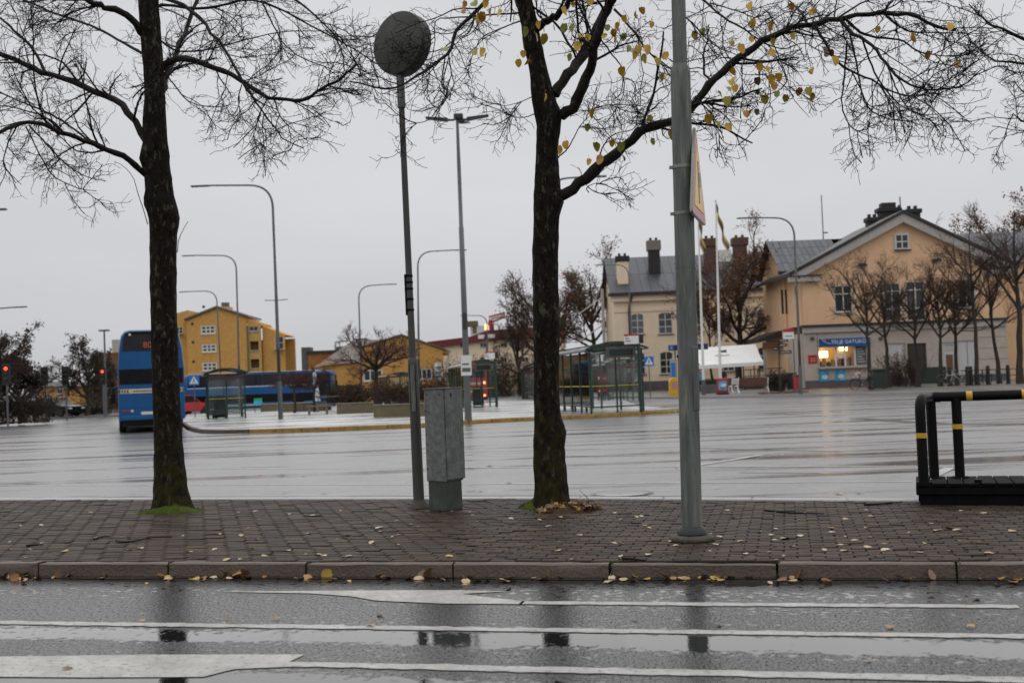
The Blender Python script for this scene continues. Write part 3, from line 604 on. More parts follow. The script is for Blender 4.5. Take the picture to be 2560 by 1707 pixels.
for px in ([(905, 1375), (880, 1290), (850, 1200), (815, 1090), (760, 1020), (700, 990)], [(1085, 1545), (1095, 1470), (1120, 1410), (1152, 1358)]):
    P1, R1 = limb(px, YL - .1, YL - .3, .006, .003, sc=S1, n=12); V, Q = tubes((P1 - _)[None], R1[None], 5); obj('shoot', npmesh('shoot', V, Q), 'twig', lt)
YC = 12.55
T2 = [(1379, 1275, 84), (1379, 1240, 80), (1374, 1150, 79), (1371, 1088, 72), (1367, 1000, 63), (1366, 900, 64), (1365, 760, 66), (1363, 653, 65), (1366, 545, 64), (1368, 490, 68), (1368, 380, 56), (1371, 320, 60), (1366, 280, 62), (1355, 230, 56), (1346, 175, 46), (1330, 105, 46), (1324, 60, 43), (1314, 20, 42), (1304, -30, 38), (1290, -130, 32), (1280, -260, 22)]
def l2(px, dy, r0, r1, **k): return limb(px, YC, YC + dy, r0 / S1 / F * YC / 2, r1 / S1 / F * YC / 2, sc=S1, ox=900, **k)
def l3(px, dy0, dy1, r0, r1, **k): return limb(px, YC + dy0, YC + dy1, r0 / S1 / F * YC / 2, r1 / S1 / F * YC / 2, sc=S1, ox=1640, **k)
big = [(1190, 1215), (1290, 1165), (1380, 1100), (1480, 1010), (1580, 930), (1700, 830), (1800, 780), (1920, 740), (1960, 715), (2063, 620), (2143, 520), (2243, 420), (2373, 320), (2513, 230), (2663, 165), (2813, 135), (2963, 105), (3113, 80), (3213, 70), (3373, 100), (3513, 150), (3650, 190)]
limbs = [l2(big, -.5, 72, 16, n=48),
         l2([(1190, 580), (1290, 440), (1370, 330), (1440, 200), (1500, 60), (1540, -60), (1580, -220)], .6, 66, 40),
         l2([(1230, 710), (1310, 640), (1370, 520), (1410, 400), (1445, 270), (1480, 120), (1560, -30), (1680, -200)], -.6, 74, 34),
         l2([(1060, 205), (1130, 140), (1200, 100), (1270, 20), (1340, -80)], -.7, 52, 26),
         l2([(1000, -60), (800, -20), (700, 90), (590, 180), (560, 290), (520, 350), (430, 410), (330, 480), (200, 545), (60, 530), (-60, 500)], -1.0, 30, 8),
         l2([(520, 360), (500, 520), (540, 560), (480, 660), (410, 740), (300, 760)], -1.0, 10, 4),
         l2([(545, 350), (560, 450), (575, 520), (540, 590), (480, 660)], -1.05, 9, 4),
         l2([(980, 80), (830, 90), (600, 110), (465, 125), (460, 260), (430, 400)], .3, 12, 5),
         l2([(1020, 120), (900, 160), (750, 230), (700, 320), (640, 440)], .7, 10, 4),
         l2([(1560, 60), (1680, 200), (1760, 310), (1870, 400), (1930, 450)], -.9, 16, 7),
         l2([(1480, 250), (1540, 330), (1610, 430), (1600, 560), (1560, 610)], -.8, 11, 4),
         l2([(1065, 700), (1000, 720), (920, 710), (855, 675)], -.3, 7, 3), l2([(1060, 590), (970, 630), (880, 650), (825, 635)], .2, 6, 3),
         l2([(1215, 965), (1280, 900), (1350, 770), (1420, 700)], -.4, 9, 4), l2([(1440, 1030), (1470, 940), (1500, 880), (1560, 820), (1680, 790), (1700, 700), (1760, 650), (1900, 630)], -.2, 9, 3),
         l2([(1330, 675), (1420, 680), (1510, 660), (1590, 630)], -.3, 6, 3), l2([(1400, 1180), (1390, 1150), (1440, 1125), (1520, 1130)], -.4, 6, 3),
         l2([(1360, 780), (1480, 790), (1600, 770), (1690, 720)], -.5, 5, 3),
         l3([(1130, 110), (1190, 200), (1260, 230), (1340, 300), (1420, 410), (1520, 500), (1640, 550), (1760, 550), (1900, 510), (2000, 420)], -.45, -1.6, 24, 6),
         l3([(970, 150), (1040, 270), (1100, 370), (1200, 440), (1320, 490), (1440, 560), (1600, 590), (1720, 560)], -.4, -.9, 20, 6),
         l3([(1280, 95), (1390, 65), (1450, 0), (1520, -90)], -.45, .4, 24, 10),
         l3([(1390, 75), (1450, 130), (1540, 190), (1700, 200), (1900, 205)], -.5, .6, 16, 5),
         l3([(1150, 110), (1230, 180), (1300, 220), (1500, 250), (1620, 320), (1800, 350)], -.5, -.1, 18, 6),
         l3([(1180, 180), (1230, 400), (1270, 600), (1350, 700), (1500, 740), (1700, 720)], -.6, -1.2, 14, 4), l3([(1170, 250), (1150, 500), (1140, 650), (1200, 780), (1350, 850)], -.6, -.2, 13, 4),
         l3([(1260, 230), (1340, 450), (1450, 600), (1560, 680), (1780, 740)], -.6, .6, 12, 4), l3([(1420, 410), (1500, 600), (1600, 700), (1830, 690)], -.9, -1.4, 10, 4), l3([(1200, 440), (1260, 560), (1300, 640), (1400, 690)], -.6, -.3, 9, 4),
         l3([(930, 150), (880, 70), (840, 30), (780, -30)], -.4, .5, 16, 7), l3([(1090, 115), (1100, 40), (1110, -40)], -.4, .1, 12, 6),
         l3([(200, -80), (290, 0), (400, 100), (520, 170), (640, 250), (690, 280)], .9, -.3, 18, 8), l3([(100, 40), (230, 150), (330, 260), (450, 320), (560, 360)], -.9, -1.2, 10, 4),
         l3([(330, 20), (500, 70), (620, 110), (690, 60)], .5, 1.2, 9, 4), l3([(700, 230), (740, 320), (800, 470), (840, 600), (940, 720)], -.4, -.9, 8, 3), l3([(260, 620), (330, 690), (370, 790), (430, 880), (570, 890)], -.4, -.9, 8, 3),
         l3([(300, 600), (420, 620), (520, 660), (560, 700)], -.4, -.1, 7, 3), l3([(560, 330), (520, 440), (600, 460), (740, 440)], -.4, -.7, 7, 3), l3([(640, 260), (780, 300), (900, 265), (980, 300)], -.4, -1., 9, 4)]
hid = [limb([(1330, 60), (1250, -100), (1150, -300), (1100, -500)], YC, YC + 2.5, .07, .02), limb([(1310, -40), (1400, -200), (1450, -450)], YC, YC - 2.5, .07, .02)]
ct, cinv = near_tree('street_tree', 'forked street tree still holding a few yellow leaves', T2, YC, limbs, 11, dens=.82, extra=hid, bumps=[(1409, 1078, .05, .11), (1400, 505, .04, .10), (1350, 1000, .01, .1), (1385, 290, .05, .09)])
# the yellow leaves, one by one
def leaf_mesh(seed, heart=True):
    g = np.random.default_rng(seed); n = 14; vs = [(0, 0, 0)]
    for k in range(n):
        a = 2 * math.pi * k / n; r = 1 - .16 * math.cos(a) + (.34 * math.exp(-((a - math.pi) / .45) ** 2) if heart else 0) + .05 * g.normal()
        if k == 0: r *= .72
        x, y = r * math.cos(a), r * .86 * math.sin(a); vs.append((-x, y, .34 * y * y + .16 * x * abs(x) + .05 * g.normal()))
    m = MB(); m.add(vs, [(0, 1 + k, 1 + (k + 1) % n) for k in range(n)])
    m.tube([(-1.0, 0, -.05), (-1.35, .05, .05), (-1.75, .05, .2)], .035, 4)     # stalk at the notch
    return m.mesh('leaf', True)
LM = [leaf_mesh(i) for i in range(6)]
for i in range(6): LM[i].materials.append(M['leaf%d' % i])
lp2 = [(515, 300), (705, 310), (745, 310), (765, 345), (720, 110), (800, 70), (850, 75), (750, 95), (640, 20), (700, 20), (765, 15), (635, 60), (1095, 145), (1010, 185), (1125, 230), (1080, 225), (1000, 325), (1025, 375), (970, 380), (1135, 590), (1190, 160), (1250, 165), (1300, 165), (1255, 60), (1300, 20), (1410, 0), (1280, 345), (1330, 275), (1350, 215), (1395, 225), (1515, 165), (1495, 215), (1555, 195), (1560, 235), (1615, 220), (1645, 290), (1580, 155), (1620, 110), (1690, 85), (1725, 60), (1785, 145), (1705, 295), (1680, 330), (1755, 295), (1745, 350), (1820, 370), (1870, 340), (1605, 430), (1855, 465), (1425, 690), (1390, 775), (1260, 880), (1220, 910), (1445, 890), (1545, 875), (1600, 890), (1610, 960), (1465, 970), (1400, 985), (1775, 720), (1795, 860), (1905, 815)]
lp3 = [(825, 35), (960, 65), (575, 30), (595, 135), (710, 155), (240, 210), (285, 190), (460, 260), (585, 235), (525, 290), (710, 315), (720, 250), (840, 215), (55, 335), (10, 370), (45, 465), (635, 405), (680, 420), (470, 430), (750, 465), (705, 475), (470, 490), (440, 540), (485, 535), (390, 575), (435, 610), (725, 520), (740, 570), (635, 570), (665, 600), (795, 595), (880, 555), (935, 550), (955, 585), (955, 430), (550, 690), (580, 685), (325, 720), (380, 755), (445, 770), (90, 815), (1095, 365), (1580, 220), (1360, 175), (1800, 155), (1845, 385), (1675, 330)]
dead = [(620, 490), (625, 560), (622, 620), (618, 680), (640, 440), (1030, 300), (1045, 330), (1070, 320)]
for (ox, lst, dk) in ((900, lp2, 0), (1640, lp3, 0), (1640, dead, 1)):
    for x, y in lst:
        Yl = YC - .75 + rng.uniform(-.35, .25); p = D(ox + x / S1, y / S1, Yl)
        k = 5 if dk else int(rng.choice([0, 1, 2, 3, 4], p=[.35, .22, .2, .1, .13]))
        o = obj('leaf', LM[k], None, ct, p - Vector(cinv)); sz = rng.uniform(.034, .054) * (.8 if dk else 1)
        o.scale = (sz, sz, sz); o.rotation_euler = (rng.normal() * .5, 1.25 + rng.normal() * .35, rng.uniform(-.9, .9) - math.pi / 2 + rng.choice([0, math.pi]))
        if dk: o['label'] = 'shrivelled brown leaf'
# a third tree whose trunk stands outside the frame on the right
YR = 13.2; base = G(2980, 1268, ZW)
def l4(px, dy, r0, r1): return limb(px, YR, YR + dy, r0, r1, sc=S1, ox=1640, n=16)
T3 = [(2985, 1262, 84), (2982, 1180, 74), (2972, 900, 66), (2962, 600, 60), (2955, 300, 52), (2945, 0, 44), (2940, -300, 26)]
limbs = [l4([(3240, 560), (2900, 480), (2500, 330), (2254, 240), (2150, 190), (2050, 150), (1980, 100), (1925, 30)], -.8, .05, .006), l4([(3230, 640), (2900, 520), (2500, 420), (2254, 390), (2120, 390), (2020, 340), (1940, 270)], .3, .045, .005),
         l4([(3235, 800), (2800, 720), (2450, 700), (2330, 640), (2254, 560), (2190, 495)], -.4, .035, .005), l4([(3240, 900), (2700, 800), (2400, 760), (2254, 745), (2180, 700), (2130, 850)], .5, .035, .004), l4([(3230, 300), (2800, 100), (2500, -100), (2300, -200)], .6, .05, .01), l4([(3230, 300), (3500, 100), (3800, -100)], .6, .05, .01)]
near_tree('street_tree', 'bare street tree at the right edge, only its branch tips showing', T3, YR, limbs, 23, dens=.5)
# moss and leaf litter round the trunks
def mound(name, label, cat, c, rx, ry, h, mat, seed, n=26, rings=7):
    g = np.random.default_rng(seed); m = MB(); ph = g.uniform(0, 6.3, 4)
    for i in range(rings):
        t = i / (rings - 1)
        for k in range(n):
            a = 2 * math.pi * k / n; rr = (1 - t) * (1 + .18 * math.sin(3 * a + ph[0]) + .12 * math.sin(7 * a + ph[1]) + .05 * g.normal())
            m.v.append((rx * rr * math.cos(a), ry * rr * math.sin(a), h * (1 - (1 - t) ** 1.6) * (1 + .15 * g.normal()) - (.012 if i == 0 else 0)))
    m.f = [(i * n + k, i * n + (k + 1) % n, (i + 1) * n + (k + 1) % n, (i + 1) * n + k) for i in range(rings - 1) for k in range(n)] + [tuple(range((rings - 1) * n, rings * n))]
    t = thing(name, label, cat, (c.x, c.y, ZW)); m.build('cushion', mat, t)
    # blades / sprigs standing out of it
    b = MB()
    for _ in range(520):
        a = g.uniform(0, 6.3); r = math.sqrt(g.uniform(0, 1)); x, y = rx * r * math.cos(a), ry * r * math.sin(a); z = h * (1 - r ** 1.6) * .8; L_ = g.uniform(.012, .035)
        dx, dy = g.normal(size=2) * .35 * L_; w = .0025
        b.add([(x - w, y, z), (x + w, y, z), (x + dx, y + dy, z + L_)], [(0, 1, 2)])
    stuff(b.build('sprigs', mat, t, smooth=False)); return t
c = G(430, 1279, ZW); mound('moss_mound', 'bright green moss cushion round the foot of the bare left tree', 'moss', c, .40, .26, .07, 'moss', 1)
c = G(1345, 1268, ZW); mound('moss_mound', 'small green moss mound at the left foot of the leafy tree', 'moss', c, .22, .2, .09, 'moss', 2)
c = G(1420, 1277, ZW); lmn = mound('leaf_pile', 'heap of wet orange and brown leaves against the leafy tree trunk', 'leaves', c, .36, .24, .07, 'litter', 3)
FM = []
for i in range(6):
    me = leaf_mesh(30 + i, i % 2 == 0); me.materials.append(M['fallen%d' % i]); FM.append(me)
for k in range(70):
    a = rng.uniform(0, 6.3); r = math.sqrt(rng.uniform(0, 1)); o = obj('leaf', FM[int(rng.choice([1, 2, 4, 2, 3, 4]))], None, lmn, (.34 * r * math.cos(a), .23 * r * math.sin(a), .07 * (1 - r ** 1.6) + .012))
    sz = rng.uniform(.022, .042); o.scale = (sz, sz, sz); o.rotation_euler = (rng.normal() * .5, rng.normal() * .5, rng.uniform(0, 6.3))
P1, R1 = limb([(1465, 1272), (1472, 1250), (1462, 1238), (1447, 1222)], G(1460, 1272, ZW).y, G(1460, 1272, ZW).y + .1, .005, .002, n=10)
P2, R2 = limb([(1466, 1256), (1480, 1250), (1490, 1262), (1500, 1268)], G(1460, 1272, ZW).y, G(1460, 1272, ZW).y - .1, .004, .002, n=10)
V, Q = joinq([tubes((P1 - np.array([c.x, c.y, ZW]))[None], R1[None], 5), tubes((P2 - np.array([c.x, c.y, ZW]))[None], R2[None], 5)]); obj('twig', npmesh('twig', V, Q), 'twig', lmn)
# moss streaks between the bricks
ms = MB(); g = np.random.default_rng(4)
for _ in range(1100):
    u, v_ = g.uniform(-8, 4), g.uniform(.3, 4.6)
    if g.random() > .35 + .5 * (u < -1) or v_ > vback(u) - .1: continue
    k = round(u / PW) * PW + g.uniform(-.004, .004); w, l_ = g.uniform(.008, .022), g.uniform(.03, .10); z = ZW + g.uniform(.001, .006)
    ms.add([(k - w / 2, v_, ZW - .006), (k + w / 2, v_, ZW - .006), (k + w * .4, v_ + l_, ZW - .006), (k - w * .6, v_ + l_, ZW - .006), (k, v_ + l_ * .5, z)], [(0, 1, 4), (1, 2, 4), (2, 3, 4), (3, 0, 4)])
for i in range(-6, 8):
    for _ in range(26):
        uu, vv, zz = u0 + i * 1.235 - .006 + g.normal() * .009, g.uniform(-.004, .09), g.uniform(.0, ZW - .02); s_ = g.uniform(.004, .010)
        if vv > .02: zz = ZW - .006
        ms.add([(uu - s_, vv, zz - s_), (uu + s_, vv, zz - s_), (uu, vv - s_, zz + s_), (uu, vv + s_, zz + s_)], [(0, 1, 2), (0, 2, 3), (1, 3, 2), (0, 3, 1)])
mso = inlane(ms.build('joint_moss', 'moss', smooth=False)); stuff(mso); tag(mso, 'dark green moss growing along the joints of the brick footpath', 'moss')
# fallen leaves
TONE = ['cream', 'orange-brown', 'dark brown', 'yellow', 'rust-coloured', 'pale straw']
SPOT = [(150, 'at the left edge of the picture'), (330, 'just left of the bare tree'), (540, 'in front of the bare left tree'), (760, 'between bare tree and cabinet, nearer the tree'), (960, 'between bare tree and cabinet, nearer the cabinet'), (1180, 'in front of the grey cabinet'), (1330, 'just left of the leafy tree'), (1500, 'in front of the leafy tree'), (1640, 'just left of the thick grey pole'), (1830, 'at the thick grey pole'), (2030, 'just right of the thick grey pole'), (2230, 'midway from grey pole to black platform'), (2400, 'in front of the black platform corner'), (9999, 'at the right edge of the picture')]
def fallen(px, py, z, lab, grp, k=None, s=(.022, .042), tilt=.12):
    p = G(px, py, z); k = int(rng.integers(6)) if k is None else k
    lab = lab % (TONE[k], next(t_ for x_, t_ in SPOT if px < x_))
    o = obj('fallen_leaf', FM[k], None); sz = rng.uniform(*s); o.location = (p.x, p.y, z + .004 + sz * .05); o.scale = (sz, sz, sz * .5); o.rotation_euler = (rng.normal() * tilt, rng.normal() * tilt, rng.uniform(0, 6.3))
    tag(o, lab, 'leaf', grp)
FL = '%s leaf on the brick footpath %s'; GL = '%s leaf in the kerb gutter %s'; PL = '%s leaf on the plaza asphalt %s'; RL = '%s leaf on the road %s'
for _ in range(120): fallen(rng.uniform(20, 2540), rng.uniform(1275, 1400), ZW + .003, FL, 'fallen leaves on the footpath', k=int(rng.choice([0, 5, 3, 1, 0])), s=(.014, .030))
for x, y in [(1395, 1376), (1622, 1386), (1125, 1391), (2345, 1325), (2470, 1383), (2110, 1377), (2080, 1331), (2000, 1339), (1960, 1346), (2390, 1325), (2530, 1328), (350, 1370), (325, 1374), (160, 1378), (475, 1380), (660, 1390), (770, 1334), (950, 1319), (565, 1400), (2375, 1322), (2215, 1374), (2170, 1369)]: fallen(x, y, ZW + .003, FL, 'fallen leaves on the footpath', k=int(rng.choice([0, 5, 3])), s=(.03, .045))
for _ in range(120): fallen(rng.uniform(0, 2560), 1446 + rng.normal() * 5, .004, GL, 'leaves in the gutter', s=(.016, .040), tilt=.25)
for x in (25, 40, 15, 60, 145, 590, 600, 615, 560, 820, 878, 1060, 1068, 1235, 1368, 1660, 1780, 1995, 2330, 2530): fallen(x, 1437 + rng.normal() * 3, .02, GL, 'leaves in the gutter', k=int(rng.choice([1, 3, 4, 2])), s=(.034, .05), tilt=.7)
for x, y in [(757, 1190), (650, 1189), (265, 1190), (710, 1232), (812, 1234), (1225, 1165), (1010, 1206), (1205, 1227), (1628, 1157), (1690, 1170), (2100, 1235), (2150, 1233), (1790, 1220), (1275, 1208)]: fallen(x, y, ZP + .003, PL, 'leaves on the plaza asphalt', s=(.03, .045))
for x, y in [(357, 1550), (570, 1548), (925, 1562), (165, 1671), (1585, 1546), (1270, 1469), (2220, 1505), (2225, 1566), (2440, 1495), (2425, 1565), (690, 1545), (1795, 1560), (2170, 1647), (950, 1533)]: fallen(x, y, .006, RL, 'leaf scraps on the road', k=int(rng.choice([2, 4, 1])), s=(.016, .03))
# fallen twigs on the bricks
for lab, px in [('longest fallen twig, lying across the bricks below the bare left tree', [(290, 1350), (310, 1355), (345, 1350), (380, 1343), (430, 1341)]), ('short dark stick on the bricks left of the long twig', [(65, 1363), (108, 1360)]), ('small bent twig left of the tree foot', [(235, 1347), (255, 1341), (275, 1340)]),
                ('forked fallen branch on the bricks right of the grey pole', [(1912, 1275), (1935, 1277), (1975, 1281), (2010, 1282), (2060, 1283)]), ('curved twig near the kerb joint left of the grey pole', [(1555, 1395), (1580, 1396), (1612, 1400)]), ('thin black stick by the black timber platform', [(2160, 1261), (2200, 1259), (2255, 1254)])]:
    pts = [tuple(G(x, y, ZW + .012)) for x, y in px]; P = smoothline(pts, 14); P[:, 2] = ZW + .012
    V, Q = tubes(P[None], np.linspace(.011, .005, 14)[None], 6, rough=.12, seed=3)
    tag(obj('fallen_twig', npmesh('fallen_twig', V, Q), 'twig'), lab, 'twig')
# ------------------------------------------------------------------ tall post with a round drum head
b = G(1048, 1268, ZW); Yp = b.y
t = thing('mirror_post', 'dark slim post topped by a big round drum seen from behind', 'post', (b.x, b.y, ZW))  # no lamp: a round traffic mirror on its post, back to the camera
tp = D(1001, 200, Yp); lo = tp - Vector((b.x, b.y, ZW)); lo.z
ax = lambda z: Vector((lo.x * z / lo.z, 0, z))
z1 = D(1035, 900, Yp).z - ZW; z2 = D(1008, 270, Yp).z - ZW
MB().lathe([(.14, 0), (.13, .02), (.085, .06), (.066, .09)], 20).build('base_collar', 'foot_concrete', t)
MB().tube([ax(.02), ax(z1 - .05), ax(z1), ax(z1 + .03)], [.063, .06, .058, .04], 18).build('lower_tube', 'pole_dark', t)
MB().tube([ax(z1), ax(z2 + .05)], [.04, .034], 14).build('upper_tube', 'pole_dark', t)
MB().tube([ax(z2), ax(lo.z + .12)], [.046, .046], 16).build('sleeve', 'pole_grey', t)
zh0, zh1 = D(1041, 1030, Yp).z - ZW, D(1035, 910, Yp).z - ZW
h = MB(); h.box(-.035, .035, -.0665, -.05, zh0, zh1); h.v = [(x + ax(z).x - .005, y, z) for x, y, z in h.v]; h.build('hatch', 'pole_grey', t, bev=.012, seg=2)
for py in (690, 706, 722, 748, 775):
    z = D(1025, py, Yp).z - ZW; k = MB().tube([ax(z - .012), ax(z + .012)], .043, 14); a = ax(z); k.box(a.x - .055, a.x - .035, -.03, 0, z - .02, z + .02); k.build('clamp', 'black_steel', t)
z = D(1030, 740, Yp).z - ZW; MB().tube([ax(z - .22) + Vector((-.045, 0, 0)), ax(z + .22) + Vector((-.045, 0, 0))], .012, 6).build('bracket', 'black_steel', t)
hc = D(1002, 110, Yp) - Vector((b.x, b.y, ZW)); rot = Matrix.Rotation(R(-34), 4, 'Z') @ Matrix.Rotation(R(-4), 4, 'X') @ Matrix.Rotation(R(90), 4, 'X')
hd = MB().lathe([(.002, .13), (.16, .098), (.33, .07), (.365, .06)], 40, mat=rot); o = hd.build('drum_back', 'disc', t, loc=hc)
MB().lathe([(.366, .058), (.372, .04), (.372, -.10), (.36, -.115), (.30, -.12), (.01, -.12)], 40, mat=rot).build('drum_rim', 'disc_rim', t, loc=hc)
# ------------------------------------------------------------------ electrical cabinet
b = G(1117, 1278, ZW); t = thing('utility_cabinet', 'grey scratched steel utility cabinet beside the drum-topped post', 'cabinet', (b.x, b.y, ZW), R(49))
hz = D(1105, 972, b.y).z - ZW; A, B_ = .30, .29; zs = D(1117, 1200, b.y).z - ZW
# local corner (0,0) faces the camera; left face along +y?, right face along +x
MB().box(.012, B_ - .02, .012, A - .012, 0, zs).build('plinth', 'cab_base', t, bev=.006)
MB().box(0, B_, 0, A, zs - .02, hz).build('housing', 'cab_paint', t, bev=.008)
MB().box(.022, B_ + .012, -.018, -.0012, zs - .0, hz - .004).build('door', 'cab_paint', t, bev=.006)
MB().box(-.012, B_ + .01, -.02, A + .01, hz, hz + .012).build('lid', 'cab_paint', t, bev=.004)
lk_ = MB(); lk_.lathe([(.028, 0), (.028, .004), (.02, .006)], 18, mat=Matrix.Rotation(R(-90), 4, 'Y')); lk_.build('lock', 'cab_paint', t, loc=(-.001, .10, zs + .11))
for y, z in ((.05, hz - .06), (.25, hz - .06), (.28, hz - .24), (.27, zs + .12), (.12, zs - .05)): MB().lathe([(.007, 0), (.007, .004), (.003, .006)], 8, mat=Matrix.Rotation(R(-90), 4, 'Y')).build('screw', 'black_steel', t, loc=(-.001, y, z))
MB().box(.10, .115, -.026, -.018, hz - .09, hz - .05).build('latch', 'black_steel', t, bev=.003)
g = np.random.default_rng(9)
for z0, n_, sc_ in ((zs + .62, 5, .1), (zs + .42, 6, .09), (zs + .18, 6, .09)):
    p = [(float(.16 + g.normal() * .03), -.0195, float(z0 + sc_ * g.normal())) for _ in range(n_)]; MB().tube(smoothline(p, 40).tolist(), .0013, 4).build('scratched_scrawl', 'scratch', t)
# ------------------------------------------------------------------ the nearer grey pole with the warning sign
b = G(1731, 1350, ZW); Yq = b.y
tp = D(1701, 190, Yq); lo = tp - Vector((b.x, b.y, ZW)); ax = lambda z: Vector((lo.x * z / lo.z, 0, z))
t = thing('sign_pole', 'thick grey galvanised pole on a concrete foot carrying a triangular sign', 'pole', (b.x, b.y, ZW))
zc = D(1713, 170, Yq).z - ZW
MB().lathe([(.195, 0), (.20, .02), (.19, .042), (.12, .05)], 9).build('concrete_foot', 'foot_concrete', t, bev=.01)
MB().lathe([(.125, .058), (.118, .085), (.098, .115), (.09, .12)], 20).build('rubber_collar', 'rubber', t)
MB().tube([ax(.06), ax(1.5), ax(zc - .06), ax(zc - .02), ax(zc + .03)], [.0865, .0855, .085, .083, .062], 28).build('lower_tube', 'pole_grey', t)
MB().tube([ax(zc), ax(zc + 2.6)], [.061, .058], 24).build('upper_tube', 'pole_grey', t)
for py in (418, 534):
    z = D(1708, py, Yq).z - ZW; k = MB().tube([ax(z - .014), ax(z + .014)], .0895, 24); a = ax(z); k.box(a.x - .115, a.x - .085, -.02, .02, z - .012, z + .012); k.build('clamp', 'sign_back', t)
for py in (670, 1073):
    z = D(1715, py, Yq).z - ZW; MB().tube([ax(z - .003), ax(z + .003)], .0873, 24).build('strap', 'pole_grey', t)
zh0, zh1 = D(1738, 1026, Yq).z - ZW, D(1733, 866, Yq).z - ZW
h = MB(); nseg = 7
for i in range(nseg + 1):
    q = R(-72 + 62 * i / nseg)
    for rr_, z in ((.0860, zh0), (.0915, zh0 + .006), (.0915, zh1 - .006), (.0860, zh1)): h.v.append((rr_ * math.cos(q) + ax(z).x, rr_ * math.sin(q), z))
h.f = [(i * 4 + j, (i + 1) * 4 + j, (i + 1) * 4 + j + 1, i * 4 + j + 1) for i in range(nseg) for j in range(3)]; h.build('hatch', 'pole_grey', t)
z = D(1704, 890, Yq).z - ZW; MB().box(ax(z).x - .093, ax(z).x - .078, -.025, .0, z - .012, z + .01).build('screw', 'black_steel', t, bev=.003)
# triangular sign: near corner, far corner, apex
n0 = D(1731, 540, 9.28); f0 = D(1764, 558, 10.16); ctr = (n0 + f0) / 2; dr = (f0 - n0); dr.z = 0; Ls = dr.length; dr.normalize()
st = thing('warning_sign', 'faded yellow and red triangular warning sign seen almost edge-on', 'sign', (ctr.x, ctr.y, ctr.z)); st.rotation_euler = (0, 0, math.atan2(dr.y, dr.x))
Hs = D(1747, 312, 9.72).z - ctr.z
def rtri(s_, z0, r=.05):
    p = [(-Ls / 2 * s_, z0), (Ls / 2 * s_, z0), (0, z0 + Hs * s_)]
    return [(q.x, q.z) for q in fillet([Vector((p[2][0] * .5 + p[0][0] * .5, 0, (p[2][1] + p[0][1]) / 2)), Vector((p[0][0], 0, p[0][1])), Vector((p[1][0], 0, p[1][1])), Vector((p[2][0], 0, p[2][1])), Vector((p[2][0] * .51 + p[0][0] * .49, 0, p[2][1] * .51 + p[0][1] * .49))], r * s_, 4)]
MB().prism(rtri(1, 0), .0, .022).build('plate', 'sign_back', st); MB().prism(rtri(.985, .006), -.004, -.0005).build('border', 'sign_red', st); MB().prism(rtri(.70, .085, .03), -.008, -.0045).build('face', 'sign_yellow', st)
sy = MB(); sy.prism([(-.018, .14), (.018, .14), (.018, .50), (-.018, .50)], -.0115, -.0085); sy.prism([(.0185, .27), (.10, .29), (.13, .36), (.10, .42), (.0185, .40)], -.0115, -.0085); sy.build('symbol', 'sign_sym', st, smooth=False)
MB().box(-.2, .2, .0225, .045, .05, .075).build('bracket', 'sign_back', st)
# ------------------------------------------------------------------ black timber platform with a tubular rail
b = G(2292, 1263, ZW); t = thing('timber_platform', 'black timber platform edge with planked top at the right kerb', 'platform', (b.x, b.y, ZW), R(-19.5))
dz1 = D(2290, 1208, b.y).z - ZW; Wd = .78
MB().box(.035, 7, .03, .12, 0, .10).build('lower_beam', 'black_wood', t, bev=.006); MB().box(0, 7, 0, .14, .102, dz1 - .034).build('edge_beam', 'black_wood', t, bev=.008); MB().box(.03, 7, Wd - .12, Wd, 0, dz1 - .034).build('back_beam', 'black_wood', t, bev=.006)
MB().box(.02, .12, .142, Wd - .122, .02, dz1 - .036).build('end_beam', 'black_wood', t, bev=.006)
for i in range(46):
    x = .002 + i * .152; MB().box(x, x + .142, -.012, Wd + .01, dz1 - .032 + rng.normal() * .001, dz1 + rng.normal() * .0015).build('plank', 'black_wood', t, bev=.004)
rail = thing('tubular_rail', 'black tubular guard rail with yellow bands on the timber platform', 'railing', (b.x, b.y, ZW + dz1), R(-19.5))
rh = D(2295, 985, b.y).z - ZW - dz1 - .05
RR = .051; fx, bx_ = .10, .10
MB().tube(fillet([(.077, .07, 0), (.077, .07, rh), (.185, Wd - .16, rh)], .14, 7), RR, 18).build('front_post', 'black_steel', rail)
MB().tube([(.17, Wd - .16, rh), (7, Wd - .16, rh)], RR, 18).build('top_rail', 'black_steel', rail)
for x in (.185, .436, 2.9, 5.0): MB().tube([(x, Wd - .16, 0), (x, Wd - .16, rh)], RR * .98, 18).build('post', 'black_steel', rail)
for x in (.185, .436, 2.9): MB().lathe([(.09, 0), (.09, .012), (.05, .014)], 14, c=(x, Wd - .16, .001)).build('foot_plate', 'black_steel', rail)
MB().lathe([(.075, 0), (.075, .012), (.05, .014)], 14, c=(.077, .07, .001)).build('foot_plate', 'black_steel', rail)
for a_, b_ in (((.077, .07, rh * .535), (.077, .07, rh * .595)), ((.436, Wd - .16, rh * .60), (.436, Wd - .16, rh * .66)), ((.535, Wd - .161, rh), (.595, Wd - .16, rh)), ((1.065, Wd - .161, rh), (1.125, Wd - .16, rh)), ((1.60, Wd - .161, rh), (1.66, Wd - .16, rh))): MB().tube([a_, b_], RR * 1.025, 18).build('yellow_band', 'yellow_band', rail)
MB().tube([(.22, Wd - .161, rh), (.28, Wd - .16, rh)], RR * 1.08, 16).build('collar', 'black_steel', rail)
for x, y in ((.55, .06), (1.95, .16)): MB().box(x, x + .07, y, y + .05, .0, .03).box(x + .01, x + .2 if x > 1 else x + .04, y + .02, y + .035, .012, .022).build('bolt_fitting', 'black_steel', rail, bev=.004)
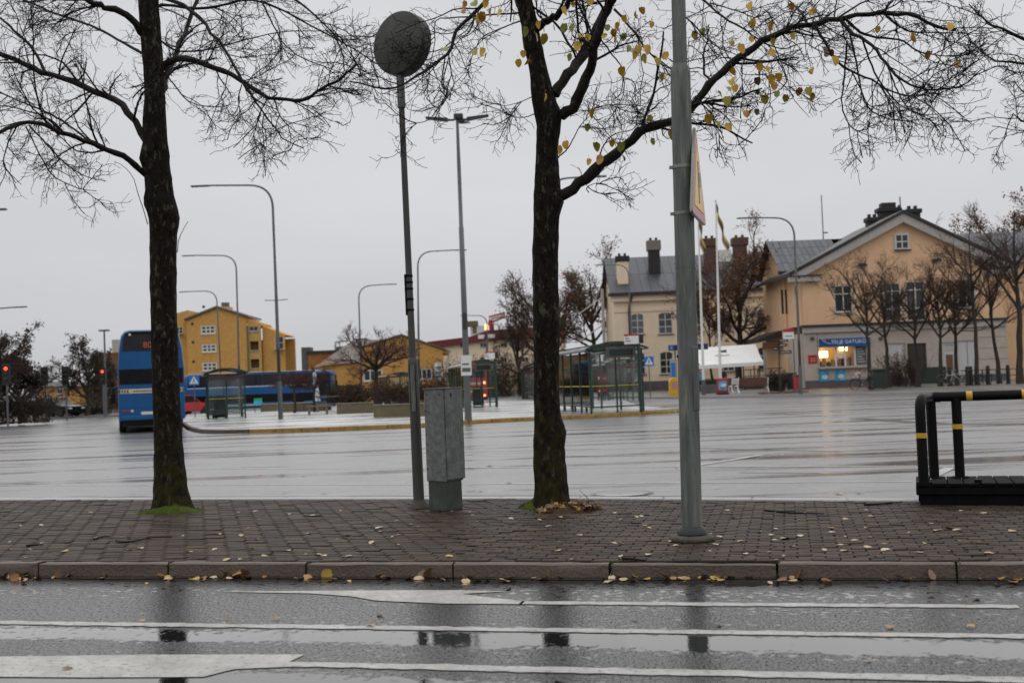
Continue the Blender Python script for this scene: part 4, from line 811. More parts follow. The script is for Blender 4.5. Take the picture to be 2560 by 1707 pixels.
# ------------------------------------------------------------------ street lamps
def bent_lamp(name, label, base, ztop, arm, side_px=None, r=.085, lean=0., group='curved street lamps round the bus square', cross=None, az=0., head=.9):
    """pole with a curved outreach; arm = signed length along local x"""
    t = thing(name, label, 'street lamp', base, az, group); H = ztop - base.z
    t.rotation_euler = (0, lean, az)
    pts = fillet([(0, 0, .0), (0, 0, H * .6), (0, 0, H), (arm, 0, H + abs(arm) * .04)], min(1.1, H * .11), 8)
    n = len(pts); zs_ = [p.z / H for p in pts]
    MB().tube([(0, 0, 0), (0, 0, H * .16)], [r * 1.35, r * 1.3], 10).build('pole_base', 'lamp_grey', t)
    MB().tube([(0, 0, H * .16), (0, 0, H * .30)], [r * 1.0, r * .95], 10).build('pole_joint', 'lamp_black', t)
    k = MB().tube([Vector((0, 0, H * .30))] + pts[1:], [r * .95] + [max(r * .42, r * (.9 - .45 * i / n)) for i in range(n - 1)], 8); k.build('mast', 'lamp_grey', t)
    s_ = 1 if arm > 0 else -1; a = pts[-1]
    MB().box(min(a.x, a.x + s_ * head), max(a.x, a.x + s_ * head), -.11, .11, a.z - .05, a.z + .03).build('lamp_head', 'lamp_grey', t, bev=.03)
    if cross:
        z = H * cross; MB().tube([(-.55, 0, z + .03), (0, 0, z), (.55, 0, z + .03)], .022, 6).build('flag_holder', 'lamp_grey', t)
    return t
def lamp_px(label, bx, by, tx, ty, armx, z=ZI, Y=None, **k):
    b = G(bx, by, z) if Y is None else D(bx, by, Y); b.z = z; Y = b.y; top = D(tx, ty, Y); e = D(armx, ty, Y)
    lean = math.atan2(top.x - b.x, top.z - b.z); L_ = e.x - top.x; hd_ = min(.9, abs(L_) * .25)
    return bent_lamp('street_lamp', label, b, top.z, L_ - math.copysign(hd_, L_), lean=lean, head=hd_, **k)
lamp_px('tall curved street lamp on the bus island, tallest left-pointing one left of the post', 702, 1047, 680, 463, 477, cross=.505)
lamp_px('curved street lamp behind the island, second left-pointing one from the bare tree', 600, 1018, 590, 639, 455, z=ZP, Y=84)
lamp_px('thin curved street lamp in front of the yellow apartment block, nearest the tree trunk', 556, 1008, 541, 727, 448, z=ZP, Y=105)
lamp_px('curved street lamp pointing right above the low yellow brick building', 905, 1010, 896, 716, 992, z=ZP, Y=96)
lamp_px('curved right-pointing lamp just right of the drum-topped post', 1048, 1010, 1044, 630, 1167, z=ZP, Y=82)
lamp_px('tallest right-pointing curved lamp, its pole hidden behind the leafy tree trunk', 1384, 1040, 1366, 449, 1517, z=ZI, Y=52)
lamp_px('tall curved street lamp in front of the gabled station', 2003, 985, 1984, 545, 1842, z=ZF)
lamp_px('small far curved lamp in front of the red crane', 1222, 990, 1217, 789, 1150, z=ZP, Y=125)
lamp_px('faint curved lamp beside the cream station wing corner', 1584, 985, 1571, 662, 1490, z=ZF, Y=100)
lamp_px('lamp whose arm tip enters at the left edge below the branches', -110, 1075, -120, 782, 68, z=ZF, Y=70)
lamp_px('lamp whose arm tip just enters at the left edge higher up', -165, 1090, -175, 535, 17, z=ZF, Y=48)
b = G(1171, 1051, ZI); t = thing('triple_lamp', 'tall straight lamp post with three flat heads in the middle of the square', 'street lamp', b); tp = D(1143, 300, b.y); t.rotation_euler = (0, math.atan2(tp.x - b.x, tp.z - b.z), 0); H = tp.z - b.z
MB().tube([(0, 0, 0), (0, 0, .9), (0, 0, 1.0)], [.13, .125, .12], 12).build('pole_base', 'lamp_grey', t); MB().tube([(0, 0, .95), (0, 0, H * .30)], [.115, .11], 12).build('lower_mast', 'lamp_grey', t); MB().tube([(0, 0, H * .30), (0, 0, H * .355)], [.11, .10], 12).build('pole_joint', 'lamp_black', t)
MB().tube([(0, 0, H * .355), (0, 0, H * .64), (0, 0, H * .642), (0, 0, H * .84), (0, 0, H)], [.105, .09, .075, .07, .05], 10).build('mast', 'lamp_grey', t)
for an, L_ in ((R(180), 1.05), (R(0), 1.05), (R(75), 1.0)):
    k = MB(); k.box(.1, .45, -.05, .05, H - .03, H + .03); k.prism([(.35, H - .04), (L_ + .1, H + .09), (L_ + .1, H + .13), (.35, H + .06)], -.17, .17); k.xf(Matrix.Rotation(an, 4, 'Z')); k.build('lamp_head', 'lamp_black', t, bev=.01)
MB().box(-.12, .22, -.2, .2, H + .02, H + .20).build('sensor_head', 'lamp_black', t, bev=.03)
z = 1.55; MB().box(-.19, .19, -.14, -.128, 1.62, 2.35).build('notice', 'white', t); MB().box(-.15, .15, -.1445, -.1405, 1.75, 1.9).box(-.15, .10, -.1445, -.1405, 2.0, 2.06).build('notice_print', 'pane_grey', t)
b = G(266, 1041, ZF); t = thing('straight_lamp', 'thin straight lamp pole left of the blue bus', 'street lamp', b); H = D(262, 828, b.y).z - b.z
MB().tube([(0, 0, 0), (0, 0, H)], [.1, .06], 8).build('mast', 'lamp_grey', t); MB().box(-.35, .35, -.2, .2, H, H + .12).build('lamp_head', 'lamp_grey', t, bev=.03)
# ------------------------------------------------------------------ bus shelters
def shelter(label, b, rz, W, Ln, H, bays, posters=True, display=False, simple=False, fascia=False, bin_=False):
    t = thing('bus_shelter', label, 'bus shelter', b, rz, 'bus shelters'); w = W / 2; rise = .26
    def arc(x): return H - rise + rise * (1 - (x / (w + .22)) ** 2)
    n = 10; r_ = MB(); xs_ = [-(w + .22) + (2 * w + .44) * i / n for i in range(n + 1)]
    r_.prism([(x, arc(x)) for x in xs_] + [(x, arc(x) - .045) for x in xs_[::-1]], -.25, Ln + .25); r_.build('roof', 'glass_roof', t)
    for s_ in (-1, 1): MB().box(s_ * (w + .225) - .03, s_ * (w + .225) + .03, -.26, Ln + .26, H - rise - .07, H - rise + .02).build('gutter', 'shelter_edge', t, bev=.012)
    for y in (-.235, Ln + .235):
        f_ = MB(); f_.prism([(x, arc(x) + .012) for x in xs_] + [(x, arc(x) - .07) for x in xs_[::-1]], y - .02, y + .02); f_.build('end_frame', 'shelter_green', t)
    zb = H - rise - .08
    ys = [Ln * i / bays for i in range(bays + 1)]
    for s_ in (-1, 1):
        for i, y in enumerate(ys):
            if s_ > 0 and 0 < i < bays and not simple and i % 2: continue
            MB().box(s_ * w - .04, s_ * w + .04, y - .04, y + .04, 0, zb + .05).build('post', 'shelter_green', t, bev=.008)
        MB().box(s_ * w - .045, s_ * w + .045, 0, Ln, zb, zb + .08).build('top_beam', 'shelter_green', t)
    for y in (0, Ln): MB().box(-w, w, y - .03, y + .03, zb - .02, zb + .05).build('cross_beam', 'shelter_green', t); MB().box(-w + .04, w - .04, y - .02, y + .02, .22, .27).build('bottom_rail', 'shelter_green', t); MB().box(-.03, .03, y - .03, y + .03, 0, zb - .02).build('post', 'shelter_green', t)
    if fascia: MB().box(-w + .05, w - .05, -.05, .02, zb - .22, zb - .10).build('fascia', 'maroon', t)
    for i in range(bays):
        y0, y1 = ys[i] + .05, ys[i + 1] - .05
        MB().box(-w - .004, -w + .004, y0, y1, .28, zb - .05).build('glass_pane', 'glass', t, smooth=False); MB().box(-w - .02, -w + .02, y0 - .01, y1 + .01, .22, .27).build('bottom_rail', 'shelter_green', t)
        if not simple: MB().box(-w - .006, -w + .008, y0, y1, 1.03, 1.06).build('safety_stripe', 'tape_yellow', t, smooth=False)
        if posters and i == 0:
            for a in (0, 1):
                q0 = y0 + (y1 - y0) * (.05 + .49 * a); q1 = q0 + (y1 - y0) * .42; MB().box(-w + .012, -w + .03, q0, q1, 1.2, 2.02).build('timetable', 'poster_white', t)
    for y in (0, Ln):
        for x0, x1 in ((-w + .05, -.05), (.05, w - .05)):
            MB().box(x0, x1, y - .004, y + .004, .28, zb - .05).build('glass_pane', 'glass', t, smooth=False)
            if not simple: MB().box(x0, x1, y - .007, y + .007, 1.03, 1.055).build('safety_stripe', 'tape_yellow', t, smooth=False)
    be = MB(); be.box(-w + .12, -w + .5, Ln * .2, Ln * .8, .42, .47); be.build('seat', 'bench_wood', t, bev=.01)
    for y in (Ln * .25, Ln * .5, Ln * .75): MB().box(-w + .25, -w + .33, y - .03, y + .03, 0, .42).build('seat_leg', 'shelter_green', t)
    if display:
        MB().box(-w * .45, w * .72, -.34, -.275, H - .62, H - .22).build('information_display', 'screen_case', t, bev=.01); MB().box(-w * .30, w * .58, -.352, -.3415, H - .54, H - .30).build('display_screen', 'screen_dark', t)
    return t
def at(px, py, z=ZI): return G(px, py, z)
nr = at(1544, 1031); shelter('large green glass bus shelter nearest the leafy tree, with two white timetables', nr, R(9), 2.05, 8.6, 2.72, 5, display=True)
shelter('green glass bus shelter behind the grey cabinet, with a dark display', at(1205, 1017), R(9), 1.75, 9.0, 2.62, 6, display=True)
shelter('green arched bus shelter end-on beside the blue bus, red strip inside', at(568, 1046), R(16), 1.85, 4.6, 2.62, 3, posters=False, fascia=True)
shelter('distant green bus shelter half hidden behind the drum-topped post', D(1003, 998, 92) * 1.0, R(14), 1.9, 7, 2.6, 5, simple=True, posters=False).location.z = ZP
shelter('distant bus shelter with maroon strip left of the leafy tree trunk', D(1345, 1000, 96), R(-2), 2.6, 9, 2.7, 5, simple=True, posters=False, fascia=True).location.z = ZP
shelter('small shelter seen through the large one, in front of the station wing', D(1560, 1006, 70), R(6), 1.9, 3.5, 2.6, 2, simple=True, posters=False, fascia=True).location.z = ZP
# bus stop flags
def stop_flag(label, b, H, w=.9, h=.42, rz=0.):
    t = thing('bus_stop_flag', label, 'bus stop sign', b, rz); MB().tube([(0, 0, 0), (0, 0, H)], .06, 10).build('pole', 'shelter_green', t)
    MB().box(-w * .85, w * .05, -.06, .06, H - .02, H + h).build('panel', 'white', t, bev=.01); MB().box(-w * .85, w * .05, -.064, .064, H + h + .001, H + h + .06).build('red_top', 'red_paint', t); MB().box(w * .052, w * .32, -.07, .07, H + .0, H + h + .03).build('side_box', 'black', t, bev=.01)
    for i in range(3): MB().box(-w * .78, -w * (.45 + .1 * i), -.064, -.0605, H + .08 + .1 * i, H + .12 + .1 * i).build('print_line', 'screen_case', t)
b = at(1603, 1030); stop_flag('white bus stop panel with red top on a green pole at the large shelter', b, D(1600, 858, b.y).z - ZI, w=.62, h=.30, rz=R(-8))
b = at(1241, 1017); stop_flag('white bus stop panel on a green pole at the shelter behind the cabinet', b, D(1238, 896, b.y).z - ZI, w=.62, h=.32, rz=R(-8))
# pedestrian crossing signs
def crossing(label, b, zc, s=.62, rz=0., pole_mat='lamp_grey'):
    t = thing('crossing_sign', label, 'road sign', b, rz); H = zc - b.z
    MB().tube([(0, 0, 0), (0, 0, H + s / 2)], .03, 8).build('pole', pole_mat, t); MB().box(-s / 2, s / 2, -.05, -.032, H - s / 2, H + s / 2).build('plate', 'sign_blue', t, bev=.006)
    MB().prism([(-s * .42, H - s * .34), (s * .42, H - s * .34), (0, H + s * .40)], -.056, -.0505).build('triangle', 'white', t, smooth=False)
    k = MB(); k.lathe([(.0, -.05 * s), (.055 * s, 0), (0, .05 * s)], 8, c=(0, -.06, H + s * .16)); k.prism([(-.05 * s, H - .06 * s), (.05 * s, H - .06 * s), (.04 * s, H + .1 * s), (-.04 * s, H + .1 * s)], -.062, -.0565); k.prism([(-.05 * s, H - .061 * s), (0, H - .061 * s), (-.10 * s, H - .28 * s), (-.16 * s, H - .28 * s)], -.062, -.0565); k.prism([(0, H - .0615 * s), (.05 * s, H - .0615 * s), (.15 * s, H - .28 * s), (.09 * s, H - .28 * s)], -.062, -.0565); k.build('walking_figure', 'black', t, smooth=False)
b = at(488, 1042); crossing('blue pedestrian crossing sign left of the arched shelter', b, D(484, 950, b.y).z)
b = G(1626, 994, ZF); crossing('blue pedestrian crossing sign in front of the cream station wing', b, D(1620, 903, b.y).z)
# litter bins, benches, planters, posts on the island
def bin_box(label, b, w, h, rz=0., mat='bin_green', cat='litter bin', name='litter_bin'):
    t = thing(name, label, cat, b, rz); MB().box(-w / 2, w / 2, -w * .4, w * .4, .06, h * .86).build('body', mat, t, bev=.03); MB().box(-w * .53, w * .53, -w * .43, w * .43, h * .862, h).build('hood', mat, t, bev=.03); MB().box(-w * .3, w * .3, -w * .432 - .004, -w * .43, h * .89, h * .96).build('slot', 'black', t)
    for x in (-w * .4, w * .4): MB().box(x - .03, x + .03, -.03, .03, 0, .06).build('leg', 'black', t)
bin_box('dark green litter bin in front of the arched shelter', at(553, 1046), .62, 1.2)
bin_box('dark litter bin at the left rear of the arched shelter', at(527, 1038), .55, 1.0)
bin_box('dark green litter bin under the shelter behind the cabinet', at(1196, 1015), .62, 1.15)
def bench(label, b, L_, h=.48, rz=0., back=False, group=None):
    t = thing('bench', label, 'bench', b, rz)
    for i in range(3): MB().box(-L_ / 2, L_ / 2, -.2 + .14 * i, -.2 + .14 * i + .12, h - .05, h).build('slat', 'bench_grey', t, bev=.008)
    for x in (-L_ / 2 + .12, L_ / 2 - .3): MB().box(x - .05, x + .05, -.17, .17, 0, h - .052).build('leg', 'bench_grey', t, bev=.01)
    if back:
        for x in (-L_ / 2 + .12, L_ / 2 - .3): MB().tube([(x, .24, 0), (x, .26, h + .45)], .025, 6).build('back_post', 'lamp_grey', t)
        MB().box(-L_ / 2, L_ / 2, .23, .27, h + .36, h + .46).build('back_rail', 'bench_grey', t)
bench('grey backless bench in front of the concrete planters', at(800, 1036), 1.35, .47, R(4)); bench('grey bench with a back rail behind the backless bench', D(830, 1026, 68).to_3d() * 1 + Vector((0, 0, 0)), 1.9, .47, R(4), True)
bpy.data.objects['bench.001'].location.z = ZI
def planter(label, x0, x1, yb, h, d, z=ZI):
    a, b = at(x0, yb, z), at(x1, yb, z); Y = (a.y + b.y) / 2; x_0, x_1 = D(x0, yb, Y).x, D(x1, yb, Y).x
    t = thing('concrete_planter', label, 'planter', ((x_0 + x_1) / 2, Y, z)); w = (x_1 - x_0) / 2; n = max(1, round(2 * w / 1.6))
    for i in range(n):
        q0 = -w + 2 * w * i / n; q1 = -w + 2 * w * (i + 1) / n - .015
        MB().box(q0, q1, 0, .25, 0, h - .06).build('wall_block', 'planter', t, bev=.012); MB().box(q0, q1, -.03, .3, h - .059, h).build('coping', 'concrete', t, bev=.01)
    MB().box(-w + .01, w - .01, .25, d, 0, h - .12).build('soil', 'soil', t)
planter('nearest pale concrete planter block left of the post', 934, 1062, 1041, .56, 2.2)
planter('concrete planter wall beneath the spreading umbrella tree', 842, 934, 1033, .56, 2.6); planter('long concrete planter wall behind the tall island lamp', 706, 815, 1028, .55, 2.2); planter('short concrete planter left of the tall island lamp', 652, 694, 1028, .5, 1.2)
# yellow grit box, small green-and-blue notice
b = D(925, 1008, 76); b.z = ZP + .3; b = Vector((b.x, b.y, ZI)); t = thing('grit_box', 'small yellow grit box among the shrubs', 'grit box', b); MB().box(-.42, .42, -.3, .3, 0, .52).build('tub', 'yellow_paint', t, bev=.04); MB().prism([(-.45, .522), (.45, .522), (.38, .66), (-.38, .66)], -.34, .34).build('lid', 'yellow_paint', t, bev=.02)
b = at(646, 1030); t = thing('notice_stand', 'green and turquoise notice on thin posts in front of the parked blue bus', 'notice', b); zt = D(646, 995, b.y).z - ZI
for x in (-.22, .22): MB().tube([(x, 0, 0), (x, 0, zt)], .025, 6).build('post', 'lamp_black', t)
pm('sign_green', (.03, .35, .08), .4); MB().box(-.27, .27, -.05, -.03, zt - .42, zt - .16).build('lower_panel', 'poster_blue', t); MB().box(-.25, .27, -.052, -.032, zt - .158, zt).build('upper_panel', 'sign_green', t)
# ------------------------------------------------------------------ buses
def wheel(t, x, y, r, w):
    o = MB().lathe([(r * .55, -w / 2), (r * .96, -w / 2), (r, -w * .35), (r, w * .35), (r * .96, w / 2), (r * .55, w / 2)], 24, mat=Matrix.Rotation(R(90), 4, 'Y')).build('wheel', 'tyre', t, loc=(x, y, r)); MB().lathe([(r * .56, -w * .42), (r * .5, w * .3 * (1 if x > 0 else -1)), (.04, w * .25 * (1 if x > 0 else -1))], 20, mat=Matrix.Rotation(R(90), 4, 'Y')).build('rim', 'rim', o)
def body_loft(secs, prof):
    """secs: (y, half-width scale, height drop); prof: (x, z) half outline from the skirt up"""
    m = MB(); full = [(x, z) for x, z in prof] + [(-x, z) for x, z in prof[::-1]]; n = len(full)
    zt = max(z for _, z in prof); zb = min(z for _, z in prof)
    for y, s_, dz in secs:
        for x, z in full: m.v.append((x * s_, y, z - dz * (z - zb) / (zt - zb)))
    for i in range(len(secs) - 1):
        for k in range(n): m.f.append((i * n + k, i * n + (k + 1) % n, (i + 1) * n + (k + 1) % n, (i + 1) * n + k))
    m.f += [tuple(range(n))[::-1], tuple(range((len(secs) - 1) * n, len(secs) * n))]; return m
def panel(w0, w1, z0, z1, y, d=.012):  # trapezoid panel on the rear, half widths
    return MB().prism([(-w0, z0), (w0, z0), (w1, z1), (-w1, z1)], y - d, y)
# double-deck coach seen from behind
b = G(382, 1080, ZP); t = thing('blue_bus', 'tall blue double-deck bus seen from behind, driving away at left', 'bus', b, R(19)); Hb = 4.12; wb = 1.28
prof = [(wb, .50), (wb + .0, 1.4), (wb, 2.5), (wb - .07, 3.4), (wb - .16, 3.9), (wb - .30, Hb - .05), (wb - .5, Hb)]
body_loft([(0, .985, .06), (.12, 1, .0), (12.6, 1, 0), (12.9, .97, .05)], prof).build('body', 'bus_blue', t)
panel(wb - .18, wb - .30, 3.28, 4.0, -.005, .02).build('rear_window', 'bus_glass', t, bev=.006); panel(wb - .33, wb - .5, 3.95, 4.06, -.026, .02).build('roof_cap', 'bus_black', t)
panel(wb - .06, wb - .06, 1.95, 2.55, -.003, .02).build('lower_window', 'bus_black', t, bev=.006)
panel(wb - .04, wb - .04, 1.58, 1.76, -.004, .012).build('cream_strip', 'bus_cream', t)
for s_ in (-1, 1):
    for i in range(4):
        x = s_ * (wb - .12 - i * .10); MB().prism([(x, 1.60), (x + s_ * .05, 1.60), (x + s_ * .10, 1.67), (x + s_ * .05, 1.74), (x, 1.74), (x + s_ * .05, 1.67)], -.022, -.0165).build('chevron', 'black', t, smooth=False)
    for x in (.30, .46, .62):
        k = wb - x + .1; MB().lathe([(.055, 0), (.055, .02), (.03, .03)], 12, mat=Matrix.Rotation(R(90), 4, 'X')).build('tail_light', 'red_lens' if x < .6 else 'bus_cream', t, loc=(s_ * k, -.004, .88))
    MB().box(s_ * (wb - .06) - .04, s_ * (wb - .06) + .04, -.02, 0, 1.9, 2.1).build('marker', 'red_lens', t)
    MB().lathe([(.05, 0), (.05, .02), (.03, .03)], 10, mat=Matrix.Rotation(R(90), 4, 'X')).build('marker', 'bus_white', t, loc=(s_ * (wb - .5), -.03, 3.93))
    MB().tube([(s_ * (wb - .02), 12.5, 2.0), (s_ * (wb + .25), 12.75, 1.9), (s_ * (wb + .27), 12.75, 1.5)], .04, 6).box(s_ * (wb + .27) - .1, s_ * (wb + .27) + .1, 12.7, 12.8, 1.15, 1.6).build('mirror', 'bus_black', t)
    MB().box(s_ * (wb + .002) - .006, s_ * (wb + .002) + .006, .5, 12.3, 1.95, 2.5).build('side_window', 'bus_black', t)
    for y in (2.3, 3.6, 9.8): wheel(t, s_ * (wb - .16), y, .5, .3)
text('route_number', '80', .34, 'lit_orange', t, (-.12, -.03, 3.50))
for i in range(9): MB().box(-.70 + i * .10, -.70 + i * .10 + .08, -.0205, -.0165, 1.64, 1.69).build('strip_print', 'screen_case', t)
MB().box(-.42, .12, -.02, -.004, .72, .84).build('number_plate', 'plate', t); MB().box(-wb + .1, wb - .1, -.05, .0, .51, .68).build('bumper', 'bus_blue', t, bev=.03); MB().box(-wb + .15, wb - .15, .9, 12, .24, .50).build('underframe', 'bus_dark', t); MB().box(-1.0, 1.0, -.01, .0, 1.0, 1.5).build('engine_hatch', 'bus_blue', t, bev=.004)
# coach parked side-on behind the island
Yb = 88.; b = D(472, 1026, Yb); L_ = D(838, 1020, Yb).x - b.x; b.z = ZP; Hb = D(700, 930, Yb).z - ZP + .02; wb = 1.27
t = thing('blue_coach', 'blue coach with white stripe parked side-on behind the arched shelter', 'bus', (b.x, Yb, ZP), R(-90)); t.rotation_euler = (0, 0, R(-90))
# local +y -> world +x (front to the right); local +x -> world -y (towards the camera)
prof = [(wb, .32), (wb, 1.2), (wb, 2.0), (wb - .06, Hb - .35), (wb - .2, Hb - .08), (wb - .4, Hb)]
body_loft([(0, .96, .1), (.15, 1, 0), (L_ - .5, 1, 0), (L_, .95, .14)], prof).build('body', 'bus_blue', t)
X = wb + .004
q = lambda y0, y1, z0, z1, mat, n, dx=0.: MB().box(X + dx - .012, X + dx, y0, y1, z0, z1).build(n, mat, t)
zw0, zw1 = D(700, 962, Yb).z - ZP, D(700, 934, Yb).z - ZP
ys_ = np.linspace(.35, L_ - 1.5, 6)
for a, c_ in zip(ys_[:-1], ys_[1:]): q(a + .02, c_ - .02, zw0, zw1, 'bus_glass', 'side_window')
MB().box(-wb + .25, wb - .18, .3, L_ - 1.3, Hb + .001, Hb + .04).build('roof_rail', 'bus_white', t, bev=.01)
q(.3, L_ - 1.3, zw0 - .07, zw0 - .015, 'bus_white', 'white_stripe'); z3, z4 = D(700, 1003, Yb).z - ZP, D(700, 983, Yb).z - ZP
q(.35, L_ - 1.4, z3, z4, 'bus_black', 'lower_window_band'); q(.3, L_ - 1.5, z3 - .22, z3 - .12, 'bus_cream', 'lower_stripe')
k = MB(); k.add([(X, L_ - 1.42, Hb - .1), (X, L_ - 1.2, Hb - .1), (X, L_ - .9, .6), (X, L_ - 1.3, .6), (X + .012, L_ - 1.42, Hb - .1), (X + .012, L_ - 1.2, Hb - .1), (X + .012, L_ - .9, .6), (X + .012, L_ - 1.3, .6)], [(4, 5, 6, 7), (0, 1, 5, 4), (1, 2, 6, 5), (2, 3, 7, 6), (3, 0, 4, 7)]); k.build('white_swoosh', 'bus_white', t)
q(L_ - 1.15, L_ - .12, 1.05, Hb - .25, 'bus_glass', 'front_side_window'); MB().box(-wb + .15, wb - .15, L_ - .06, L_ + .012, .95, Hb - .25).build('windscreen', 'bus_glass', t, bev=.01)
MB().tube([(wb - .1, L_ - .1, Hb - .35), (wb + .2, L_ + .35, Hb - .45), (wb + .2, L_ + .38, Hb - .9)], .035, 6).box(wb + .1, wb + .32, L_ + .32, L_ + .45, Hb - 1.35, Hb - .85).build('mirror', 'bus_black', t)
for y in (1.9, L_ - 2.6):
    for s_ in (-1, 1): wheel(t, s_ * (wb - .15), y, .48, .3)
MB().box(-wb + .1, wb - .05, .1, L_ - .1, .2, .33).build('underframe', 'bus_dark', t)
# red bus with lit brake lights, beyond the second shelter
Yb = 100.; b = D(1184, 1000, Yb); b.z = ZP; t = thing('red_bus', 'red bus with brake lights on, seen through the shelter behind the cabinet', 'bus', b, R(3)); wb = 1.26; Hb = 2.95
body_loft([(0, .97, .05), (.12, 1, 0), (11, 1, 0), (11.3, .95, .1)], [(wb, .3), (wb, 1.5), (wb - .05, 2.5), (wb - .2, Hb - .05), (wb - .45, Hb)]).build('body', 'bus_red', t)
panel(wb - .15, wb - .28, 1.95, 2.7, -.004, .02).build('rear_window', 'bus_glass', t); panel(wb - .1, wb - .1, 1.35, 1.55, -.004, .02).build('strip', 'bus_cream', t)
for s_ in (-1, 1):
    for py in (957, 989): MB().lathe([(.10, 0), (.10, .03), (.06, .05)], 12, mat=Matrix.Rotation(R(90), 4, 'X')).build('brake_light', 'lit_stop', t, loc=(s_ * (wb - .28), -.004, D(1184, py, Yb).z - ZP))
    for y in (2.6, 8.6): wheel(t, s_ * (wb - .15), y, .48, .3)
MB().box(-.5, .5, -.02, 0, .7, .85).build('number_plate', 'plate', t)
# ------------------------------------------------------------------ cars and signals at left
def car(name, label, b, rz, mat, L_=4.3, w=.88, h=1.45):
    t = thing(name, label, 'car', b, rz)
    k = MB(); k.prism([(-L_ / 2, .3), (L_ / 2, .3), (L_ / 2, .62), (L_ / 2 - .15, .78), (L_ * .22, .9), (L_ * .06, h - .03), (-L_ * .25, h), (-L_ * .42, .95), (-L_ / 2, .85)], -w, w); k.build('body', mat, t, bev=.06, seg=2)
    for s_ in (-1, 1):
        MB().prism([(L_ * .18, .92), (L_ * .05, h - .1), (-L_ * .24, h - .08), (-L_ * .38, .95)], s_ * w - .004, s_ * w + .004).build('side_window', 'bus_glass', t)
        for x in (-L_ * .3, L_ * .3): MB().lathe([(.18, -.1), (.31, -.1), (.32, 0), (.31, .1), (.18, .1)], 18, mat=Matrix.Rotation(R(90), 4, 'X')).build('wheel', 'tyre', t, loc=(x, s_ * (w - .08), .32))
        MB().box(-L_ / 2 - .01, -L_ / 2 + .02, s_ * (w - .25) - .12, s_ * (w - .25) + .12, .68, .8).build('tail_light', 'red_lens', t); MB().box(L_ / 2 - .06, L_ / 2 + .012, s_ * (w - .25) - .14, s_ * (w - .25) + .14, .58, .7).build('headlight', 'bus_white', t)
    return t
b = D(141, 1044, 88); b.z = ZF; car('parked_car', 'dark parked car beyond the far-left crossing', b, R(-25), 'bus_black', h=1.5)
b = D(455, 1032, 78); b.z = ZP; car('parked_car', 'red car mostly hidden between the two blue buses', b, R(60), 'bus_red')
def signal(label, b, lit):
    t = thing('traffic_light', label, 'traffic light', b); MB().tube([(0, 0, 0), (0, 0, 3.3)], .055, 8).build('pole', 'lamp_grey', t); MB().box(-.16, .16, -.12, .12, 2.35, 3.3).build('signal_head', 'black', t, bev=.03)
    for i, z in enumerate((3.12, 2.83, 2.54)): MB().lathe([(.09, 0), (.09, .03), (.05, .05)], 14, mat=Matrix.Rotation(R(90), 4, 'X')).build('lens', 'lit_red' if (lit and i == 0) else 'screen_dark', t, loc=(0, -.12, z))
    MB().box(-.22, .22, -.10, -.09, 2.25, 3.4).build('backing_board', 'black', t)
b = D(20, 1062, 62); b.z = ZF; signal('traffic light showing red at the left edge under dark trees', b, True)
b = D(262, 1040, 78); b.z = ZF; b.x -= .05; signal('traffic light showing red beside the thin straight lamp pole', b, True)
for px, lab in ((115, 'unlit traffic light left of the dark parked car'), (167, 'unlit traffic light right of the dark parked car')):
    b = D(px, 1046, 72); b.z = ZF; signal(lab, b, False)
# railing along the far-left verge
b = D(175, 1040, 92); e = D(262, 1040, 92); t = thing('verge_railing', 'low dark railing along the far-left grass verge', 'railing', (b.x, 92, ZF)); Lr = e.x - b.x
for z in (.5, .95): MB().tube([(0, 0, z), (Lr, 0, z)], .03, 6).build('rail', 'lamp_black', t)
for i in range(7): MB().tube([(Lr * i / 6, 0, 0), (Lr * i / 6, 0, .98)], .03, 6).build('post', 'lamp_black', t)
# ------------------------------------------------------------------ buildings
def wall_holes(x0, x1, z0, z1, holes, rev=.16, y=0.):
    """front wall with real openings; holes = (x0, x1, z0, z1)"""
    xs = sorted({x0, x1, *[h[0] for h in holes], *[h[1] for h in holes]}); zs = sorted({z0, z1, *[h[2] for h in holes], *[h[3] for h in holes]}); m = MB()
    for a, b in zip(xs[:-1], xs[1:]):
        for c, d in zip(zs[:-1], zs[1:]):
            mx_, mz_ = (a + b) / 2, (c + d) / 2
            if any(h[0] < mx_ < h[1] and h[2] < mz_ < h[3] for h in holes): continue
            m.add([(a, y, c), (b, y, c), (b, y, d), (a, y, d)], [(0, 1, 2, 3)])
    for a, b, c, d in holes:
        v = [(a, y, c), (b, y, c), (b, y, d), (a, y, d)]; w = [(p[0], y + rev, p[2]) for p in v]
        m.add(v + w, [(0, 1, 5, 4), (1, 2, 6, 5), (2, 3, 7, 6), (3, 0, 4, 7)])
    return m
